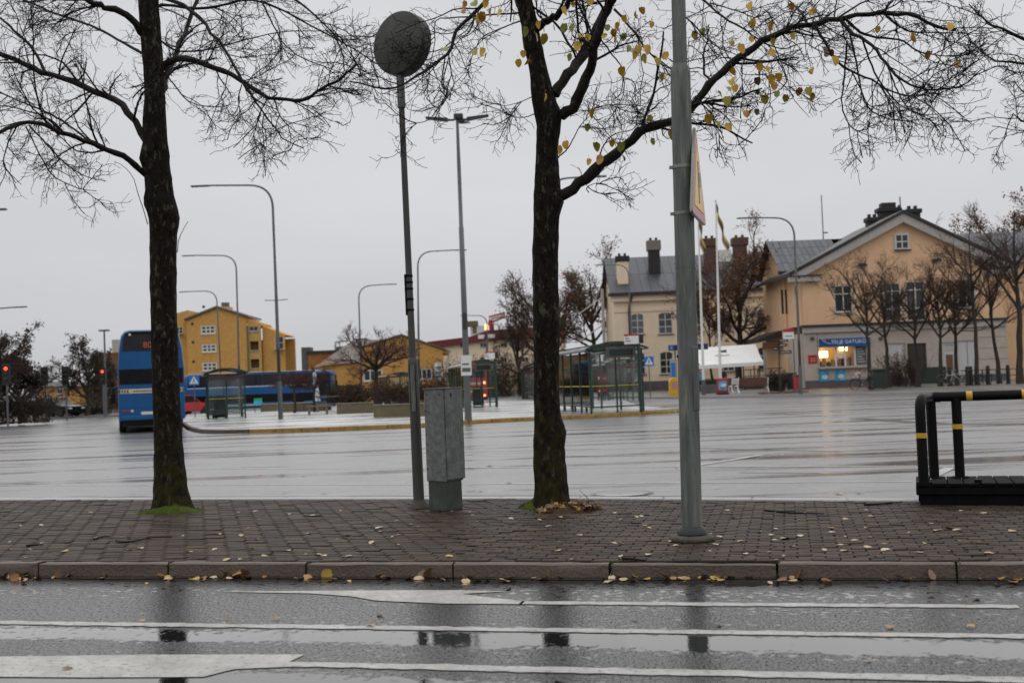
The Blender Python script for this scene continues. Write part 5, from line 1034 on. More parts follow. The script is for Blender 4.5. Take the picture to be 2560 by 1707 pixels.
def window(p, x0, x1, z0, z1, y=.1, cols=2, rows=2, fw=.07, frame='frame_white', pane='pane', sill=True, split=None, arch=False, sill_mat='trim'):
    m = MB(); d = .07
    m.box(x0, x0 + fw, y - d, y, z0, z1).box(x1 - fw, x1, y - d, y, z0, z1).box(x0 + fw, x1 - fw, y - d, y, z0, z0 + fw).box(x0 + fw, x1 - fw, y - d, y, z1 - fw, z1)
    cx = [x0 + fw + (x1 - x0 - 2 * fw) * i / cols for i in range(cols + 1)]; cz = [z0 + (z1 - z0) * i / rows for i in range(rows + 1)] if split is None else [z0] + [z0 + (z1 - z0) * s_ for s_ in split] + [z1]
    for x in cx[1:-1]: m.box(x - fw * .45, x + fw * .45, y - d * .9, y - .002, z0 + fw, z1 - fw)
    for z in cz[1:-1]: m.box(x0 + fw, x1 - fw, y - d * .92, y - .003, z - fw * .45, z + fw * .45)
    w = m.build('window', frame, p, smooth=False)
    for a, b in zip(cx[:-1], cx[1:]):
        for c, e in zip(cz[:-1], cz[1:]): MB().box(a + .02, b - .02, y - .03, y - .022, c + .02, e - .02).build('pane', pane, w, smooth=False)
    if sill: MB().box(x0 - .1, x1 + .1, -.12, y - d - .003, z0 - .1, z0 - .005).build('sill', sill_mat, w, smooth=False)
    if arch:
        k = MB(); n = 8; xm, hw = (x0 + x1) / 2, (x1 - x0) / 2; r_ = hw * .36
        pts = [(xm - hw + 2 * hw * i / n, z1 - .004 - r_ * (((i / n - .5) * 2) ** 2)) for i in range(n + 1)]
        k.prism(pts + [(x1, z1 + .02), (x0, z1 + .02)], -.012, y - .02); k.build('arch_head', arch, w, smooth=False)
    return w
def roof_panels(t, x0, x1, ya, za, yb, zb, n, rows, mat='roof_metal', name='roof_panel', skew0=0., skew1=0.):
    """standing-seam sheets from the eave (ya,za) to the ridge (yb,zb)"""
    mats = [M['roof_metal'], M['roof_metal2']]; sl = Vector((0, yb - ya, zb - za)); nn = Vector((0, -sl.z, sl.y)).normalized()
    for i in range(n):
        for j in range(rows):
            q = []
            for (uu, vv) in ((i, j), (i + 1, j), (i + 1, j + 1), (i, j + 1)):
                v_ = vv / rows; xa = x0 + skew0 * v_; xb = x1 + skew1 * v_; x = xa + (xb - xa) * uu / n
                g_ = .02 if uu == i else -.02; h_ = .02 if vv == j else -.02
                q.append(Vector((x + g_, ya + (yb - ya) * v_, za + (zb - za) * v_)) + sl.normalized() * h_)
            o = MB().add([*[p + nn * .03 for p in q], *q], [(0, 1, 2, 3), (4, 5, 1, 0), (5, 6, 2, 1), (6, 7, 3, 2), (7, 4, 0, 3)]).build(name, mats[int(rng.integers(2))], t, smooth=False)
    MB().add([(x0, ya, za), (x1, ya, za), (x1 + skew1, yb, zb), (x0 + skew0, yb, zb)], [(0, 1, 2, 3)]).build('roof_deck', 'roof_dark', t, smooth=False)
def chimney(t, x, y, z0, z1, w, d, mat, cap=None, capmat=None, name='chimney'):
    o = MB().box(x - w / 2, x + w / 2, y - d / 2, y + d / 2, z0, z1).build(name, mat, t, bev=.03)
    MB().box(x - w * .62, x + w * .62, y - d * .62, y + d * .62, z1 - .001 - (cap or .35), z1 + .001).build('chimney_cap', capmat or mat, o, bev=.03)
    for q in (-.25, .25): MB().box(x + q * w - .12, x + q * w + .12, y - .15, y + .15, z1, z1 + .3).build('flue_pot', 'chimney_black', o, bev=.02)
    return o
# ---- gabled station with the kiosk
Ys = 89.; x0w, x1w = D(2016, 950, Ys).x, D(2520, 950, Ys).x
t = thing('station_building', 'ochre gabled station building with a lit snack kiosk in its ground floor', 'building', (x0w, Ys, ZF)); Wg = x1w - x0w
def SX(px, py): p = D(px, py, Ys); return p.x - x0w, p.z - ZF
def rect(a, b): (xa, za), (xb, zb) = SX(*a), SX(*b); return (min(xa, xb), max(xa, xb), min(za, zb), max(za, zb))
zfl = SX(2016, 822)[1]; zea = SX(2030, 680)[1]; xap, zap = SX(2252, 540)
W1, W2, W3, W4 = rect((2087, 781), (2130, 712)), rect((2211, 804), (2251, 706)), rect((2268, 802), (2311, 702)), rect((2396, 770), (2438, 698))
zfl = W2[2] - .05
upper = [W1, W2, W3, W4]
wall_holes(0, Wg, zfl, zea, upper).build('upper_wall', 'stucco_ochre', t, smooth=False)
MB().prism([(0, zea), (Wg, zea), (Wg, zea + .01), (xap, zap), (0, zea + .01)], .0, .4).build('gable_wall', 'stucco_ochre', t, smooth=False)
for s_, x in ((-1, 0), (1, Wg)): MB().box(min(x, x - s_ * .3), max(x, x - s_ * .3), .001, 8, zfl, zea).build('side_wall', 'stucco_ochre', t, smooth=False)
window(t, *W1, cols=2, split=[.68], fw=.09); window(t, *W2, cols=2, split=[.32, .78], fw=.09, sill=False); window(t, *W3, cols=2, split=[.32, .78], fw=.09, sill=False); window(t, *W4, cols=2, split=[.68], fw=.09)
W5 = rect((2238, 624), (2270, 585)); MB().box(W5[0] - .06, W5[1] + .06, -.05, .0, W5[2] - .06, W5[3] + .06).build('window_surround', 'frame_white', t, smooth=False); window(t, *W5, y=-.052, cols=2, rows=2, fw=.09, sill=False); MB().box(W5[0] - .15, W5[1] + .15, -.2, -.125, W5[2] - .14, W5[2] - .03).build('attic_sill', 'roof_dark', t)
# gable verge: pale soffit band and dark roof edge
for s_ in (-1, 1):
    xe = -1.0 if s_ < 0 else Wg + .9; ze = zea - .28; k = MB(); k.prism([(xe, ze), (xap, zap + .15), (xap, zap - .55), (xe + s_ * -1.15, ze - .02)], -.55, -.003); k.build('verge_board', 'trim', t, smooth=False)
    k = MB(); k.prism([(xe - s_ * -.15, ze + .0), (xap, zap + .155), (xap, zap + .40), (xe - s_ * -.15, ze + .24)], -.7, 12); k.build('gable_roof', 'roof_dark', t, smooth=False)
    a, b = (-1.1, 1.4) if s_ < 0 else (Wg - 1.4, Wg + 1.0); MB().box(a, b, -.5, -.004, zea - .75, zea - .35).build('cornice_return', 'trim', t); MB().box(a - .1, b + .1, -.62, .2, zea - .345, zea - .27).build('cornice_cap', 'roof_dark', t)
# belt cornice and ground floor of grey stone
MB().box(-.25, Wg + .1, -.45, 0, zfl - .18, zfl).build('belt_roof', 'roof_dark', t); MB().box(-.15, Wg, -.32, 0, zfl - .62, zfl - .181).build('belt_cornice', 'trim', t)
zg = zfl - .62; K = rect((2047, 917), (2167, 862)); DR = rect((2271, 952), (2314, 857)); V1 = rect((2359, 938), (2388, 855)); V2 = rect((2397, 941), (2441, 850)); V0 = rect((2218, 890), (2262, 857))
wall_holes(-.1, Wg + .05, 0, zg, [K, DR, V1, V2, V0], y=-.12, rev=.2).build('ground_floor_wall', 'stone_grey', t, smooth=False)
MB().box(-.1, .2, -.119, 8, 0, zg).build('side_wall_lower', 'stone_grey', t, smooth=False); MB().box(-.14, Wg + .06, -.15, -.121, 0, .55).build('plinth', 'plinth', t, smooth=False)
for i in range(1, 5):      # stone courses to the right of the doors
    z = zg * i / 5; MB().box(V2[1] + .1, Wg + .05, -.1225, -.1195, z - .02, z + .02).build('stone_joint', 'plinth', t, smooth=False)
for xx in (rect((2030, 900), (2046, 860))[1] - .1,): MB().box(xx - .02, xx + .02, -.1225, -.1195, .55, zg).build('stone_joint', 'plinth', t, smooth=False)
MB().box(DR[0], DR[1], .05, .07, DR[2] - .4, DR[3]).build('door', 'door_dark', t, smooth=False); MB().box(V2[0] + .03, V2[1] - .03, .0, .04, V2[2], V2[3]).build('double_door', 'door_pale', t); MB().box((V2[0] + V2[1]) / 2 - .02, (V2[0] + V2[1]) / 2 + .02, -.012, -.002, V2[2], V2[3]).build('door_gap', 'plinth', t)
o = MB().box(V1[0] + .03, V1[1] - .03, .0, .04, V1[2], V1[3]).build('vent_door', 'door_pale', t); MB().box(V1[0] + .25, V1[1] - .25, -.012, -.002, V1[2] + .2, V1[2] + 1.6).build('door_glass', 'brick_dark', o)
for i in range(4): MB().box(V1[0] + .2, V1[1] - .2, -.02, -.002, V1[3] - .25 - i * .14, V1[3] - .2 - i * .14).build('louvre', 'plinth' if i == 0 else 'trim', o)
MB().box(V0[0] + .02, V0[1] - .02, .0, .03, V0[2], V0[3]).build('pale_panel', 'door_pale', t)
# kiosk window with a lit room behind
kx0, kx1, kz0, kz1 = K; kr = MB(); kr.add([(kx0, .08, kz0), (kx1, .08, kz0), (kx1, 2.2, kz0), (kx0, 2.2, kz0), (kx0, .08, kz1), (kx1, .08, kz1), (kx1, 2.2, kz1), (kx0, 2.2, kz1)], [(0, 1, 2, 3), (4, 7, 6, 5), (2, 6, 7, 3), (0, 3, 7, 4), (1, 5, 6, 2)]); kr.build('kiosk_room', 'shop_wall', t, smooth=False)
wk = (kx1 - kx0)
MB().box(kx0 + .15, kx0 + wk * .30, 1.5, 1.6, kz0 + .75, kz1 - .35).build('lit_menu_panel', 'shop_light', t); MB().box(kx0 + wk * .56, kx0 + wk * .72, 1.6, 1.7, kz1 - .35, kz1 - .08).build('lit_menu_panel', 'shop_light', t)
for i in range(9): x = kx0 + .15 + wk * .7 * i / 9 + rng.uniform(0, .1); MB().box(x, x + rng.uniform(.15, .3), .5, .8, kz0, kz0 + rng.uniform(.2, .7)).build('counter_goods', 'shop_stuff' if i % 2 else 'bus_dark', t, bev=.03)
MB().lathe([(.22, 0), (.22, .03)], 16, mat=Matrix.Rotation(R(90), 4, 'X')).build('round_sticker', 'white', t, loc=(kx0 + wk * .45, .055, kz0 + .8))
MB().box(kx0, kx0 + wk * .75, .055, .065, kz0 + .02, kz1 - .02).build('kiosk_glass', 'glass_shop', t, smooth=False)
for f_ in (.355, .545, .745, 0.0, 1.0): x = kx0 + wk * f_; MB().box(x - .07, x + .07, -.05, .04, kz0, kz1).build('kiosk_mullion', 'frame_white', t, smooth=False)
o = MB().box(kx0 + wk * .765, kx1 - .08, -.02, .03, kz0 + .05, kz1 - .02).build('menu_board', 'pane_grey', t)
for i in range(6): MB().box(kx0 + wk * .79, kx1 - .15 - .12 * (i % 3), -.027, -.0205, kz0 + .25 + i * .2, kz0 + .32 + i * .2).build('menu_line', 'trim', o, smooth=False)
MB().box(kx0 - .1, kx1 + .1, -.5, -.121, kz0 - .16, kz0 - .02).build('serving_shelf', 'trim', t)
SG = rect((2047, 869), (2172, 843)); o = MB().box(SG[0], SG[1], -.35, -.122, SG[2], SG[3]).build('kiosk_sign', 'kiosk_blue', t)
text('kiosk_sign_text', 'TELJE GATUKÖK', .40, 'white', o, ((SG[0] + SG[1]) / 2 + .42, -.356, (SG[2] + SG[3]) / 2 + .04)); MB().tube(smoothline([(SG[0] + .35, -.357, SG[2] + .45), (SG[0] + .2, -.357, SG[2] + .6), (SG[0] + .4, -.357, SG[2] + .68), (SG[0] + .42, -.357, SG[2] + .4), (SG[0] + .7, -.357, SG[2] + .28), (SG[0] + 1.05, -.357, SG[2] + .34)], 30).tolist(), .03, 6).build('sign_emblem', 'poster_mix', o)
for a, b, mt in (((2048, 953), (2070, 925), 'poster_blue'), ((2087, 951), (2111, 924), 'poster_blue'), ((2130, 945), (2151, 922), 'poster_mix')):
    q = rect(a, b); o = MB().box(q[0], q[1], -.16, -.123, q[2], q[3]).build('poster', mt, t)
    MB().lathe([(.001, 0), (.2, .02), (.26, .03)], 12, mat=Matrix.Rotation(R(90), 4, 'X')).build('poster_picture', 'poster_white', o, loc=((q[0] + q[1]) / 2 + .05, -.161, q[2] + .32), ).scale = (1, 1, .7)
q = rect((2020, 909), (2041, 887)); o = MB().box(q[0], q[1], -.16, -.123, q[2], q[3]).build('red_notice', 'red_paint', t); text('notice_text', '20', .42, 'trim', o, ((q[0] + q[1]) / 2, -.164, (q[2] + q[3]) / 2 - .05))
for px in (2029, 2200): x, z = SX(px, 846); MB().box(x - .14, x + .14, -.3, -.121, z - .12, z + .12).build('wall_lamp', 'screen_case', t, bev=.03)
bx0, bz0 = SX(2190, 806); bx1, _b = SX(2335, 800); bal = MB().box(bx0, bx1, -.85, -.46, zfl - .12, zfl - .02).build('balcony', 'roof_dark', t)
for i in range(13): x = bx0 + (bx1 - bx0) * i / 12; MB().tube([(x, -.82, zfl - .02), (x, -.82, zfl + .75)], .02, 5).build('baluster', 'roof_dark', bal)
MB().box(bx0, bx1, -.85, -.79, zfl + .751, zfl + .80).build('balcony_rail', 'roof_dark', bal)
for a in ((2155, 664), (2341, 652)): x, z = SX(*a); MB().prism([(x - .35, z - .05), (x + .35, z - .05), (x + .3, z + .12), (x, z + .18), (x - .3, z + .12)], -.25, -.001).build('blue_bracket', 'sign_navy', t)
MB().box(SX(2388, 950)[0] - 3.2, SX(2388, 950)[0] - 1.0, -.9, -.2, .02, 1.25).build('low_cupboard', 'bin_green', t, bev=.03)
# rear range with its ridge parallel to the front
yr0, yr1, yri = 5., 13., 9.; xa = D(1945, 700, Ys + yr0).x - x0w; xb = D(2720, 700, Ys + yr0).x - x0w; zer = D(1960, 676, Ys + yr0).z - ZF; zri = D(2000, 601, Ys + yri).z - ZF
MB().box(xa + .5, xb - .5, yr0, yr1, 0, zer).build('rear_wall', 'stucco_ochre', t, smooth=False)
roof_panels(t, xa, 5.0, yr0 - .6, zer - .15, yri, zri, 11, 4); roof_panels(t, xap + 1.5, xb, yr0 - .6, zer - .15, yri, zri, 13, 4)
MB().add([(xa, yr1 + .6, zer - .15), (xb, yr1 + .6, zer - .15), (xb, yri, zri), (xa, yri, zri)], [(0, 1, 2, 3)]).build('rear_roof', 'roof_metal2', t, smooth=False)
MB().prism([(0, 0), (0, 0.01), (1, .01), (1, 0)], 0, .01).build('ridge_cap', 'roof_dark', t).location = (0, yri, zri)
for x in (xa + .51, xb - .51): MB().add([(x, yr0, zer), (x, yr1, zer), (x, yri, zri - .1)], [(0, 1, 2)]).build('end_gable', 'stucco_ochre', t, smooth=False)
MB().box(xa - .1, 1.0, yr0 - .75, yr0 - .4, zer - .35, zer - .12).build('rear_gutter', 'roof_dark', t); MB().box(xa + .1, 1.0, yr0 - .5, yr0 - .002, zer - .75, zer - .36).build('rear_cornice', 'trim', t)
for px, pz in ((1958, 800), (1968, 800)): x = D(px, 800, Ys + yr0).x - x0w; MB().box(x - .09, x + .09, yr0 - .03, yr0 - .001, zer - 3.6, zer - 1.6).build('slit_window', 'pane', t)
MB().tube(fillet([(-.3, -.5, zea - .4), (-.45, .3, zea - 1.2), (-.35, .3, zea - 2), (-.35, .3, .3)], .4), .09, 8).build('downpipe', 'roof_dark', t)
for px0, px1, pt, pb, w in ((2196, 2243, 521, 560, .9), (2166, 2193, 545, 580, .9), (2264, 2296, 524, 545, .9)):
    xa_, zt_ = D((px0 + px1) / 2, pt, Ys + 6).x - x0w, D((px0 + px1) / 2, pt, Ys + 6).z - ZF; wd_ = (px1 - px0) / F * (Ys + 6); chimney(t, xa_, 6, zap - 3.2, zt_, wd_, .9, 'chimney_black')
xa_, zt_ = D(2218, 508, Ys + 6).x - x0w, D(2218, 508, Ys + 6).z - ZF; MB().box(xa_ - .6, xa_ + .6, 5.6, 6.4, zt_ - .9, zt_).build('chimney_cowl', 'chimney_black', t, bev=.05)
xa_ = D(2250, 500, Ys + 5).x - x0w; zt_ = D(2250, 492, Ys + 5).z - ZF; MB().tube([(xa_, 5, zap - .8), (xa_, 5, zt_)], .05, 6).tube([(xa_ - .9, 5, zt_ - 2.2), (xa_ + .4, 5, zt_ - 1.9)], .03, 5).tube([(xa_, 5, zt_ - 2.4), (xa_ + 2.1, 5, zt_ - 2.3)], .03, 5).lathe([(.0, -.1), (.45, .05), (.5, .08)], 12, c=(xa_ - .15, 4.8, zt_ - 1.2), mat=Matrix.Rotation(R(70), 4, 'Y')).build('antenna', 'chimney_black', t)
# ---- cream wing
Yw = 112.; x0w, x1w = D(1540, 900, Yw).x, D(1990, 900, Yw).x
t = thing('station_wing', 'cream two-storey station wing with arched windows and grey metal roof', 'building', (x0w, Yw, ZF)); Wg = x1w - x0w
def SX(px, py): p = D(px, py, Yw); return p.x - x0w, p.z - ZF
ws = [rect(a, b) for a, b in (((1579, 836), (1609, 783)), ((1647, 835), (1680, 780)), ((1727, 830), (1757, 777)), ((1802, 828), (1829, 775)), ((1893, 824), (1923, 772)), ((1585, 936), (1612, 880)), ((1651, 935), (1682, 878)), ((1727, 930), (1757, 873)), ((1806, 928), (1834, 872)), ((1896, 924), (1924, 867)))]
zt = SX(1540, 741)[1]; wall_holes(0, Wg, .9, zt, ws).build('front_wall', 'stucco_cream', t, smooth=False); MB().box(.002, Wg, .3, 10, 0, zt).build('core_wall', 'stucco_cream', t, smooth=False); MB().box(-.05, Wg, -.08, .3, 0, .9).build('plinth', 'plinth', t)
MB().box(0, .25, .001, .3, .9, zt).build('corner_wall', 'stucco_cream', t, smooth=False)
for i, w in enumerate(ws): window(t, *w, cols=2, split=[.33, .66] if i < 5 else [.33, .62], fw=.08, arch='stucco_cream', sill_mat='plinth', pane='pane_grey' if i < 5 else 'pane')
MB().box(-.3, Wg, -.4, .0, zt - .55, zt).build('cornice', 'stucco_cream', t); MB().box(-.1, Wg, -.08, -.002, zt - 1.6, zt - 1.35).build('string_course', 'stucco_cream', t); MB().box(-.5, Wg, -.75, .3, zt + .001, zt + .3).build('gutter', 'roof_dark', t)
zr = D(1600, 643, Yw + 5).z - ZF; roof_panels(t, -.4, Wg, -.6, zt + .25, 5, zr, 22, 2); MB().add([(-.4, 5, zr), (Wg, 5, zr), (Wg, 10.6, zt + .2), (-.4, 10.6, zt + .2)], [(0, 1, 2, 3)]).build('rear_roof', 'roof_metal2', t, smooth=False)
MB().add([(.0, .0, zt), (0, 10, zt), (0, 5, zr - .1)], [(0, 1, 2)]).build('end_gable', 'stucco_cream', t, smooth=False)
def chp(px0, px1, pt, pb, y, mat, **k): wd_ = (px1 - px0) / F * (Yw + y); c = D((px0 + px1) / 2, pt, Yw + y); return chimney(t, c.x - x0w, y, D((px0 + px1) / 2, pb, Yw + y).z - ZF, c.z - ZF, wd_, wd_ * .8, mat, **k)
chp(1541, 1569, 641, 760, 1.2, 'stucco_cream', cap=.55, capmat='chimney_black'); chp(1619, 1647, 602, 735, 2.5, 'chimney_black', cap=1.0, capmat='concrete'); chp(1758, 1787, 597, 730, 2.5, 'chimney_brick', cap=.8); chp(1832, 1864, 595, 730, 2.5, 'chimney_brick', cap=.8)
x, z = SX(1578, 740); MB().tube(fillet([(x, -.7, zt), (x - .3, -.15, zt - 1.2), (x - .3, -.15, .3)], .5), .1, 8).build('downpipe', 'roof_dark', t)
x, z = SX(1820, 640); MB().box(x - .6, x + .6, 1.6, 2.6, z - .4, z + .8).build('skylight', 'frame_white', t)
# platform canopy between wing and station
b = D(1960, 970, 97); t = thing('entrance_canopy', 'dark sloping entrance canopy between the wing and the gabled station', 'canopy', (b.x, 97, ZF)); z0 = D(1900, 862, 97).z - ZF; z1 = D(1990, 826, 97).z - ZF; xL, xR = D(1888, 860, 97).x - b.x, D(2012, 840, 97).x - b.x
MB().prism([(xL, z0 + .15), (xL, z0 + .45), (xR, z1 + .8), (xR, z1 + .0)], -1.5, 5).build('roof', 'roof_dark', t); MB().box(xL + .3, xR, -1.45, -1.35, z0 - .4, z0 + .1).build('fascia', 'brick_dark', t)
for x in (xL + .5, (xL + xR) / 2, xR - .4): MB().box(x - .12, x + .12, -1.3, -1.1, 0, z0 + .2).build('post', 'trim', t)
MB().box((xL + xR) / 2 + .2, xR - .6, -.2, 0, 0, z0).build('entrance_wall', 'stone_grey', t)
# ---- yellow brick apartment block (left)
Ya = 178.; x0w, x1w = D(380, 960, Ya).x, D(713, 960, Ya).x
t = thing('apartment_block', 'tall yellow brick apartment block with stepped roofline and white windows', 'building', (x0w, Ya, 0)); Wg = x1w - x0w
def SX(px, py): p = D(px, py, Ya); return p.x - x0w, p.z
pxo = lambda l: [SX(440 + x / 3.36, 700 + y / 3.36) for x, y in l]
wn = [rect((440 + x0 / 3.36, 700 + y1 / 3.36), (440 + x1 / 3.36, 700 + y0 / 3.36)) for x0, x1, y0, y1 in ((208, 330, 378, 455), (217, 338, 535, 608), (222, 345, 688, 765), (228, 350, 840, 915))]
bal = [rect((440 + x0 / 3.36, 700 + y1 / 3.36), (440 + x1 / 3.36, 700 + y0 / 3.36)) for x0, x1, y0, y1 in ((612, 686, 388, 430), (618, 690, 512, 590), (624, 696, 662, 740), (628, 700, 810, 890))]
zw = pxo([(605, 338)])[0][1]; xl_, xr_ = pxo([(95, 600)])[0][0], pxo([(604, 600)])[0][0]
wall_holes(xl_, xr_, 0, zw, wn).build('gable_front', 'brick_yellow', t, smooth=False)
out = pxo([(100, 340), (345, 235), (605, 316)]); MB().prism([(xl_, zw), (xr_, zw), (xr_, out[2][1]), (out[1][0], out[1][1]), (xl_, out[0][1])], 0, 9).build('gable_top', 'brick_yellow', t, smooth=False)
MB().prism([(xl_ - .3, out[0][1] + .02), (out[1][0], out[1][1] + .05), (xr_ + .3, out[2][1] + .02), (xr_ + .3, out[2][1] + .32), (out[1][0], out[1][1] + .36), (xl_ - .3, out[0][1] + .32)], -.4, 9).build('roof_edge', 'roof_tile', t, smooth=False)
xb0, xb1 = xr_ + .01, pxo([(715, 500)])[0][0]; zb2 = pxo([(700, 362)])[0][1]; wall_holes(xb0, xb1, 0, zb2 - .4, bal, rev=1.2, y=.2).build('balcony_bay', 'brick_pale', t, smooth=False); MB().prism([(xb0, zb2 - .4), (xb1, zb2 - .4), (xb1, zb2), (xb0, pxo([(610, 322)])[0][1])], .201, 8).build('bay_roof', 'brick_yellow', t, smooth=False)
for i, q in enumerate(bal): (window(t, *q, y=.35, cols=2, rows=1, sill=False) if i == 0 else MB().box(q[0], q[1], 1.2, 1.3, q[2], q[3]).build('balcony_back', 'brick_dark', t)); MB().box(q[0] - .1, q[1] + .1, .05, .19, q[2] - .12, q[2]).build('balcony_sill', 'trim', t)
xc0, xc1 = xb1 + .01, Wg; zc = pxo([(800, 415)])[0][1]; rw = rect((440 + 822 / 3.36, 700 + 580 / 3.36), (440 + 890 / 3.36, 700 + 470 / 3.36)); rw2 = (rw[0], rw[1], rw[2] - 8, rw[3] - 8.5)
wall_holes(xc0, xc1, 0, pxo([(915, 460)])[0][1], [rw, rw2], y=1.0).build('side_front', 'brick_yellow', t, smooth=False); MB().prism([(xc0, pxo([(915, 460)])[0][1]), (xc1, pxo([(915, 460)])[0][1]), (xc1, pxo([(915, 458)])[0][1] + .05), (xc0, pxo([(720, 380)])[0][1])], 1.0, 9).build('side_roof', 'brick_yellow', t, smooth=False)
for q in (rw, rw2): window(t, *q, y=1.12, cols=2, rows=2)
for i, q in enumerate(wn): window(t, *q, cols=3, rows=2, fw=.22, sill_mat='frame_white')
xd = 0; oo = pxo([(0, 290), (200, 205), (240, 190), (318, 190), (320, 240)]); MB().prism([(xd, 0), (xl_ - .01, 0), (xl_ - .01, pxo([(100, 250)])[0][1]), (xd, pxo([(-120, 330)])[0][1])], .8, 9).build('left_front', 'brick_yellow', t, smooth=False)
q = rect((440 - 12 / 3.36, 700 + 450 / 3.36), (440 + 45 / 3.36, 700 + 392 / 3.36)); window(t, *q, y=.79, cols=2, rows=2)
MB().prism([(oo[0][0], oo[0][1] - 4), (oo[3][0], oo[3][1] - 3), (oo[3][0], oo[3][1]), (oo[2][0], oo[2][1]), (oo[0][0] - 2.5, oo[0][1] - .6)], 9.01, 12).build('rear_gable', 'brick_yellow', t, smooth=False)
for i in range(5): x, z = pxo([(250 + i * 14, 188)])[0]; MB().box(x - .12, x + .12, 10, 10.3, z, z + .7).build('vent_pipe', 'lamp_grey', t)
for px in (135, 143, 148): pass
for a in ((137, 368), (143, 523), (148, 685), (232, 225)): x, z = pxo([a])[0]; MB().box(x - .2, x + .2, -.02, -.001, z - .2, z + .2).build('wall_vent', 'door_dark', t)
x, z = pxo([(598, 380)])[0]; MB().tube([(x, -.1, 0), (x, -.1, z)], .1, 6).build('downpipe', 'lamp_grey', t)
MB().box(.01, Wg - .01, 8.99, 9.6, 0, 10).build('rear_wall', 'brick_yellow', t, smooth=False)
# ---- long low yellow brick building
Yo = 132.; x0w, x1w = D(690, 990, Yo).x, D(1111, 990, Yo).x
t = thing('low_brick_building', 'long low yellow brick building with a broad gable and white windows', 'building', (x0w, Yo, 0)); Wg = x1w - x0w
def SX(px, py): p = D(px, py, Yo); return p.x - x0w, p.z
cr = lambda x, y: (440 + x / 3.36, 700 + y / 3.36)
wn = [rect(cr(1575, 850), cr(1735, 750)), rect(cr(2020, 838), cr(2150, 740))]
gl, gr_ = SX(*cr(1545, 800))[0], Wg; ze = SX(*cr(2255, 585))[1]; xa_, za_ = SX(*cr(1895, 468)); zl = SX(*cr(1545, 600))[1] + .3
wall_holes(gl, gr_, .0, ze - .3, wn).build('gable_front', 'brick_yellow', t, smooth=False); MB().prism([(gl, ze - .3), (gr_, ze - .3), (gr_, ze), (xa_, za_), (gl, zl)], 0, 14).build('gable_top', 'brick_yellow', t, smooth=False)
MB().prism([(gl - .2, zl + .02), (xa_, za_ + .02), (gr_ + .2, ze + .02), (gr_ + .2, ze + .2), (xa_, za_ + .22), (gl - .2, zl + .2)], -.25, 14).build('roof_edge', 'roof_tile', t, smooth=False); MB().box(gl, gr_, -.06, -.002, 0, 1.1).build('pale_plinth', 'concrete', t)
for q in wn: window(t, *q, cols=3, rows=1, fw=.14, sill_mat='frame_white')
q = rect(cr(2170, 845), cr(2235, 692)); o = MB().box(q[0], q[1], -.12, -.03, q[2], q[3]).build('wall_sign', 'white', t)
for i in range(3): MB().box(q[0] + .15, q[1] - .2, -.128, -.121, q[2] + .35 + i * .55, q[2] + .5 + i * .55).build('sign_line', 'pane_grey', o)
# left range: wall and big tiled slope
wl, wr = SX(*cr(1200, 800))[0], gl - .02; zwl = SX(*cr(1400, 690))[1]; MB().box(wl, wr, 1.0, 13, 0, zwl).build('left_wall', 'brick_yellow', t, smooth=False); MB().add([(wl - .6, .6, zwl - .4), (wr, .6, zwl), (SX(*cr(1760, 520))[0], 9, SX(*cr(1700, 520))[1] + .6), (SX(*cr(1400, 520))[0], 9, SX(*cr(1450, 520))[1] + .6), ], [(0, 1, 2, 3)]).build('tiled_slope', 'roof_tile', t, smooth=False)
MB().box(wl - 2, wr, .9, 1.02, 0, SX(*cr(1400, 895))[1]).build('base_wall', 'brick_pale', t, smooth=False); MB().box(wl - 2.1, wr, .7, 1.03, SX(*cr(1400, 895))[1], SX(*cr(1400, 885))[1]).build('base_coping', 'roof_dark', t)
zb = SX(*cr(1100, 595))[1]; MB().box(SX(*cr(985, 600))[0], SX(*cr(1480, 600))[0], 9.5, 16, 0, zb).build('rear_block', 'brick_orange', t, smooth=False); MB().box(SX(*cr(975, 600))[0], SX(*cr(1300, 600))[0], 9.2, 16.2, zb, zb + .3).build('rear_roof_edge', 'roof_dark', t)
MB().box(SX(*cr(1395, 540))[0], SX(*cr(1500, 540))[0], 9.6, 15, zb, SX(*cr(1440, 500))[1]).build('stair_tower', 'brick_orange', t, smooth=False); MB().box(SX(*cr(1390, 500))[0], SX(*cr(1505, 500))[0], 9.5, 15.2, SX(*cr(1440, 500))[1], SX(*cr(1440, 465))[1]).build('tower_roof', 'chimney_brick', t)
MB().box(SX(*cr(1225, 560))[0], SX(*cr(1385, 560))[0], 10.5, 13, zb + .3, SX(*cr(1300, 530))[1]).build('roof_plant', 'lamp_grey', t, bev=.1); MB().box(SX(*cr(920, 570))[0], SX(*cr(1000, 570))[0], 9.8, 12, 0, zb + .8).build('pale_annex', 'plinth', t)
for xx in (1225, 1365): x, z = SX(*cr(xx, 530)); MB().tube([(x, 10, zb), (x, 10, z + .5)], .06, 6).tube([(x, 10, z + .5), (x + 1.6, 10, z + .5)], .05, 6).build('roof_rail', 'lamp_grey', t)
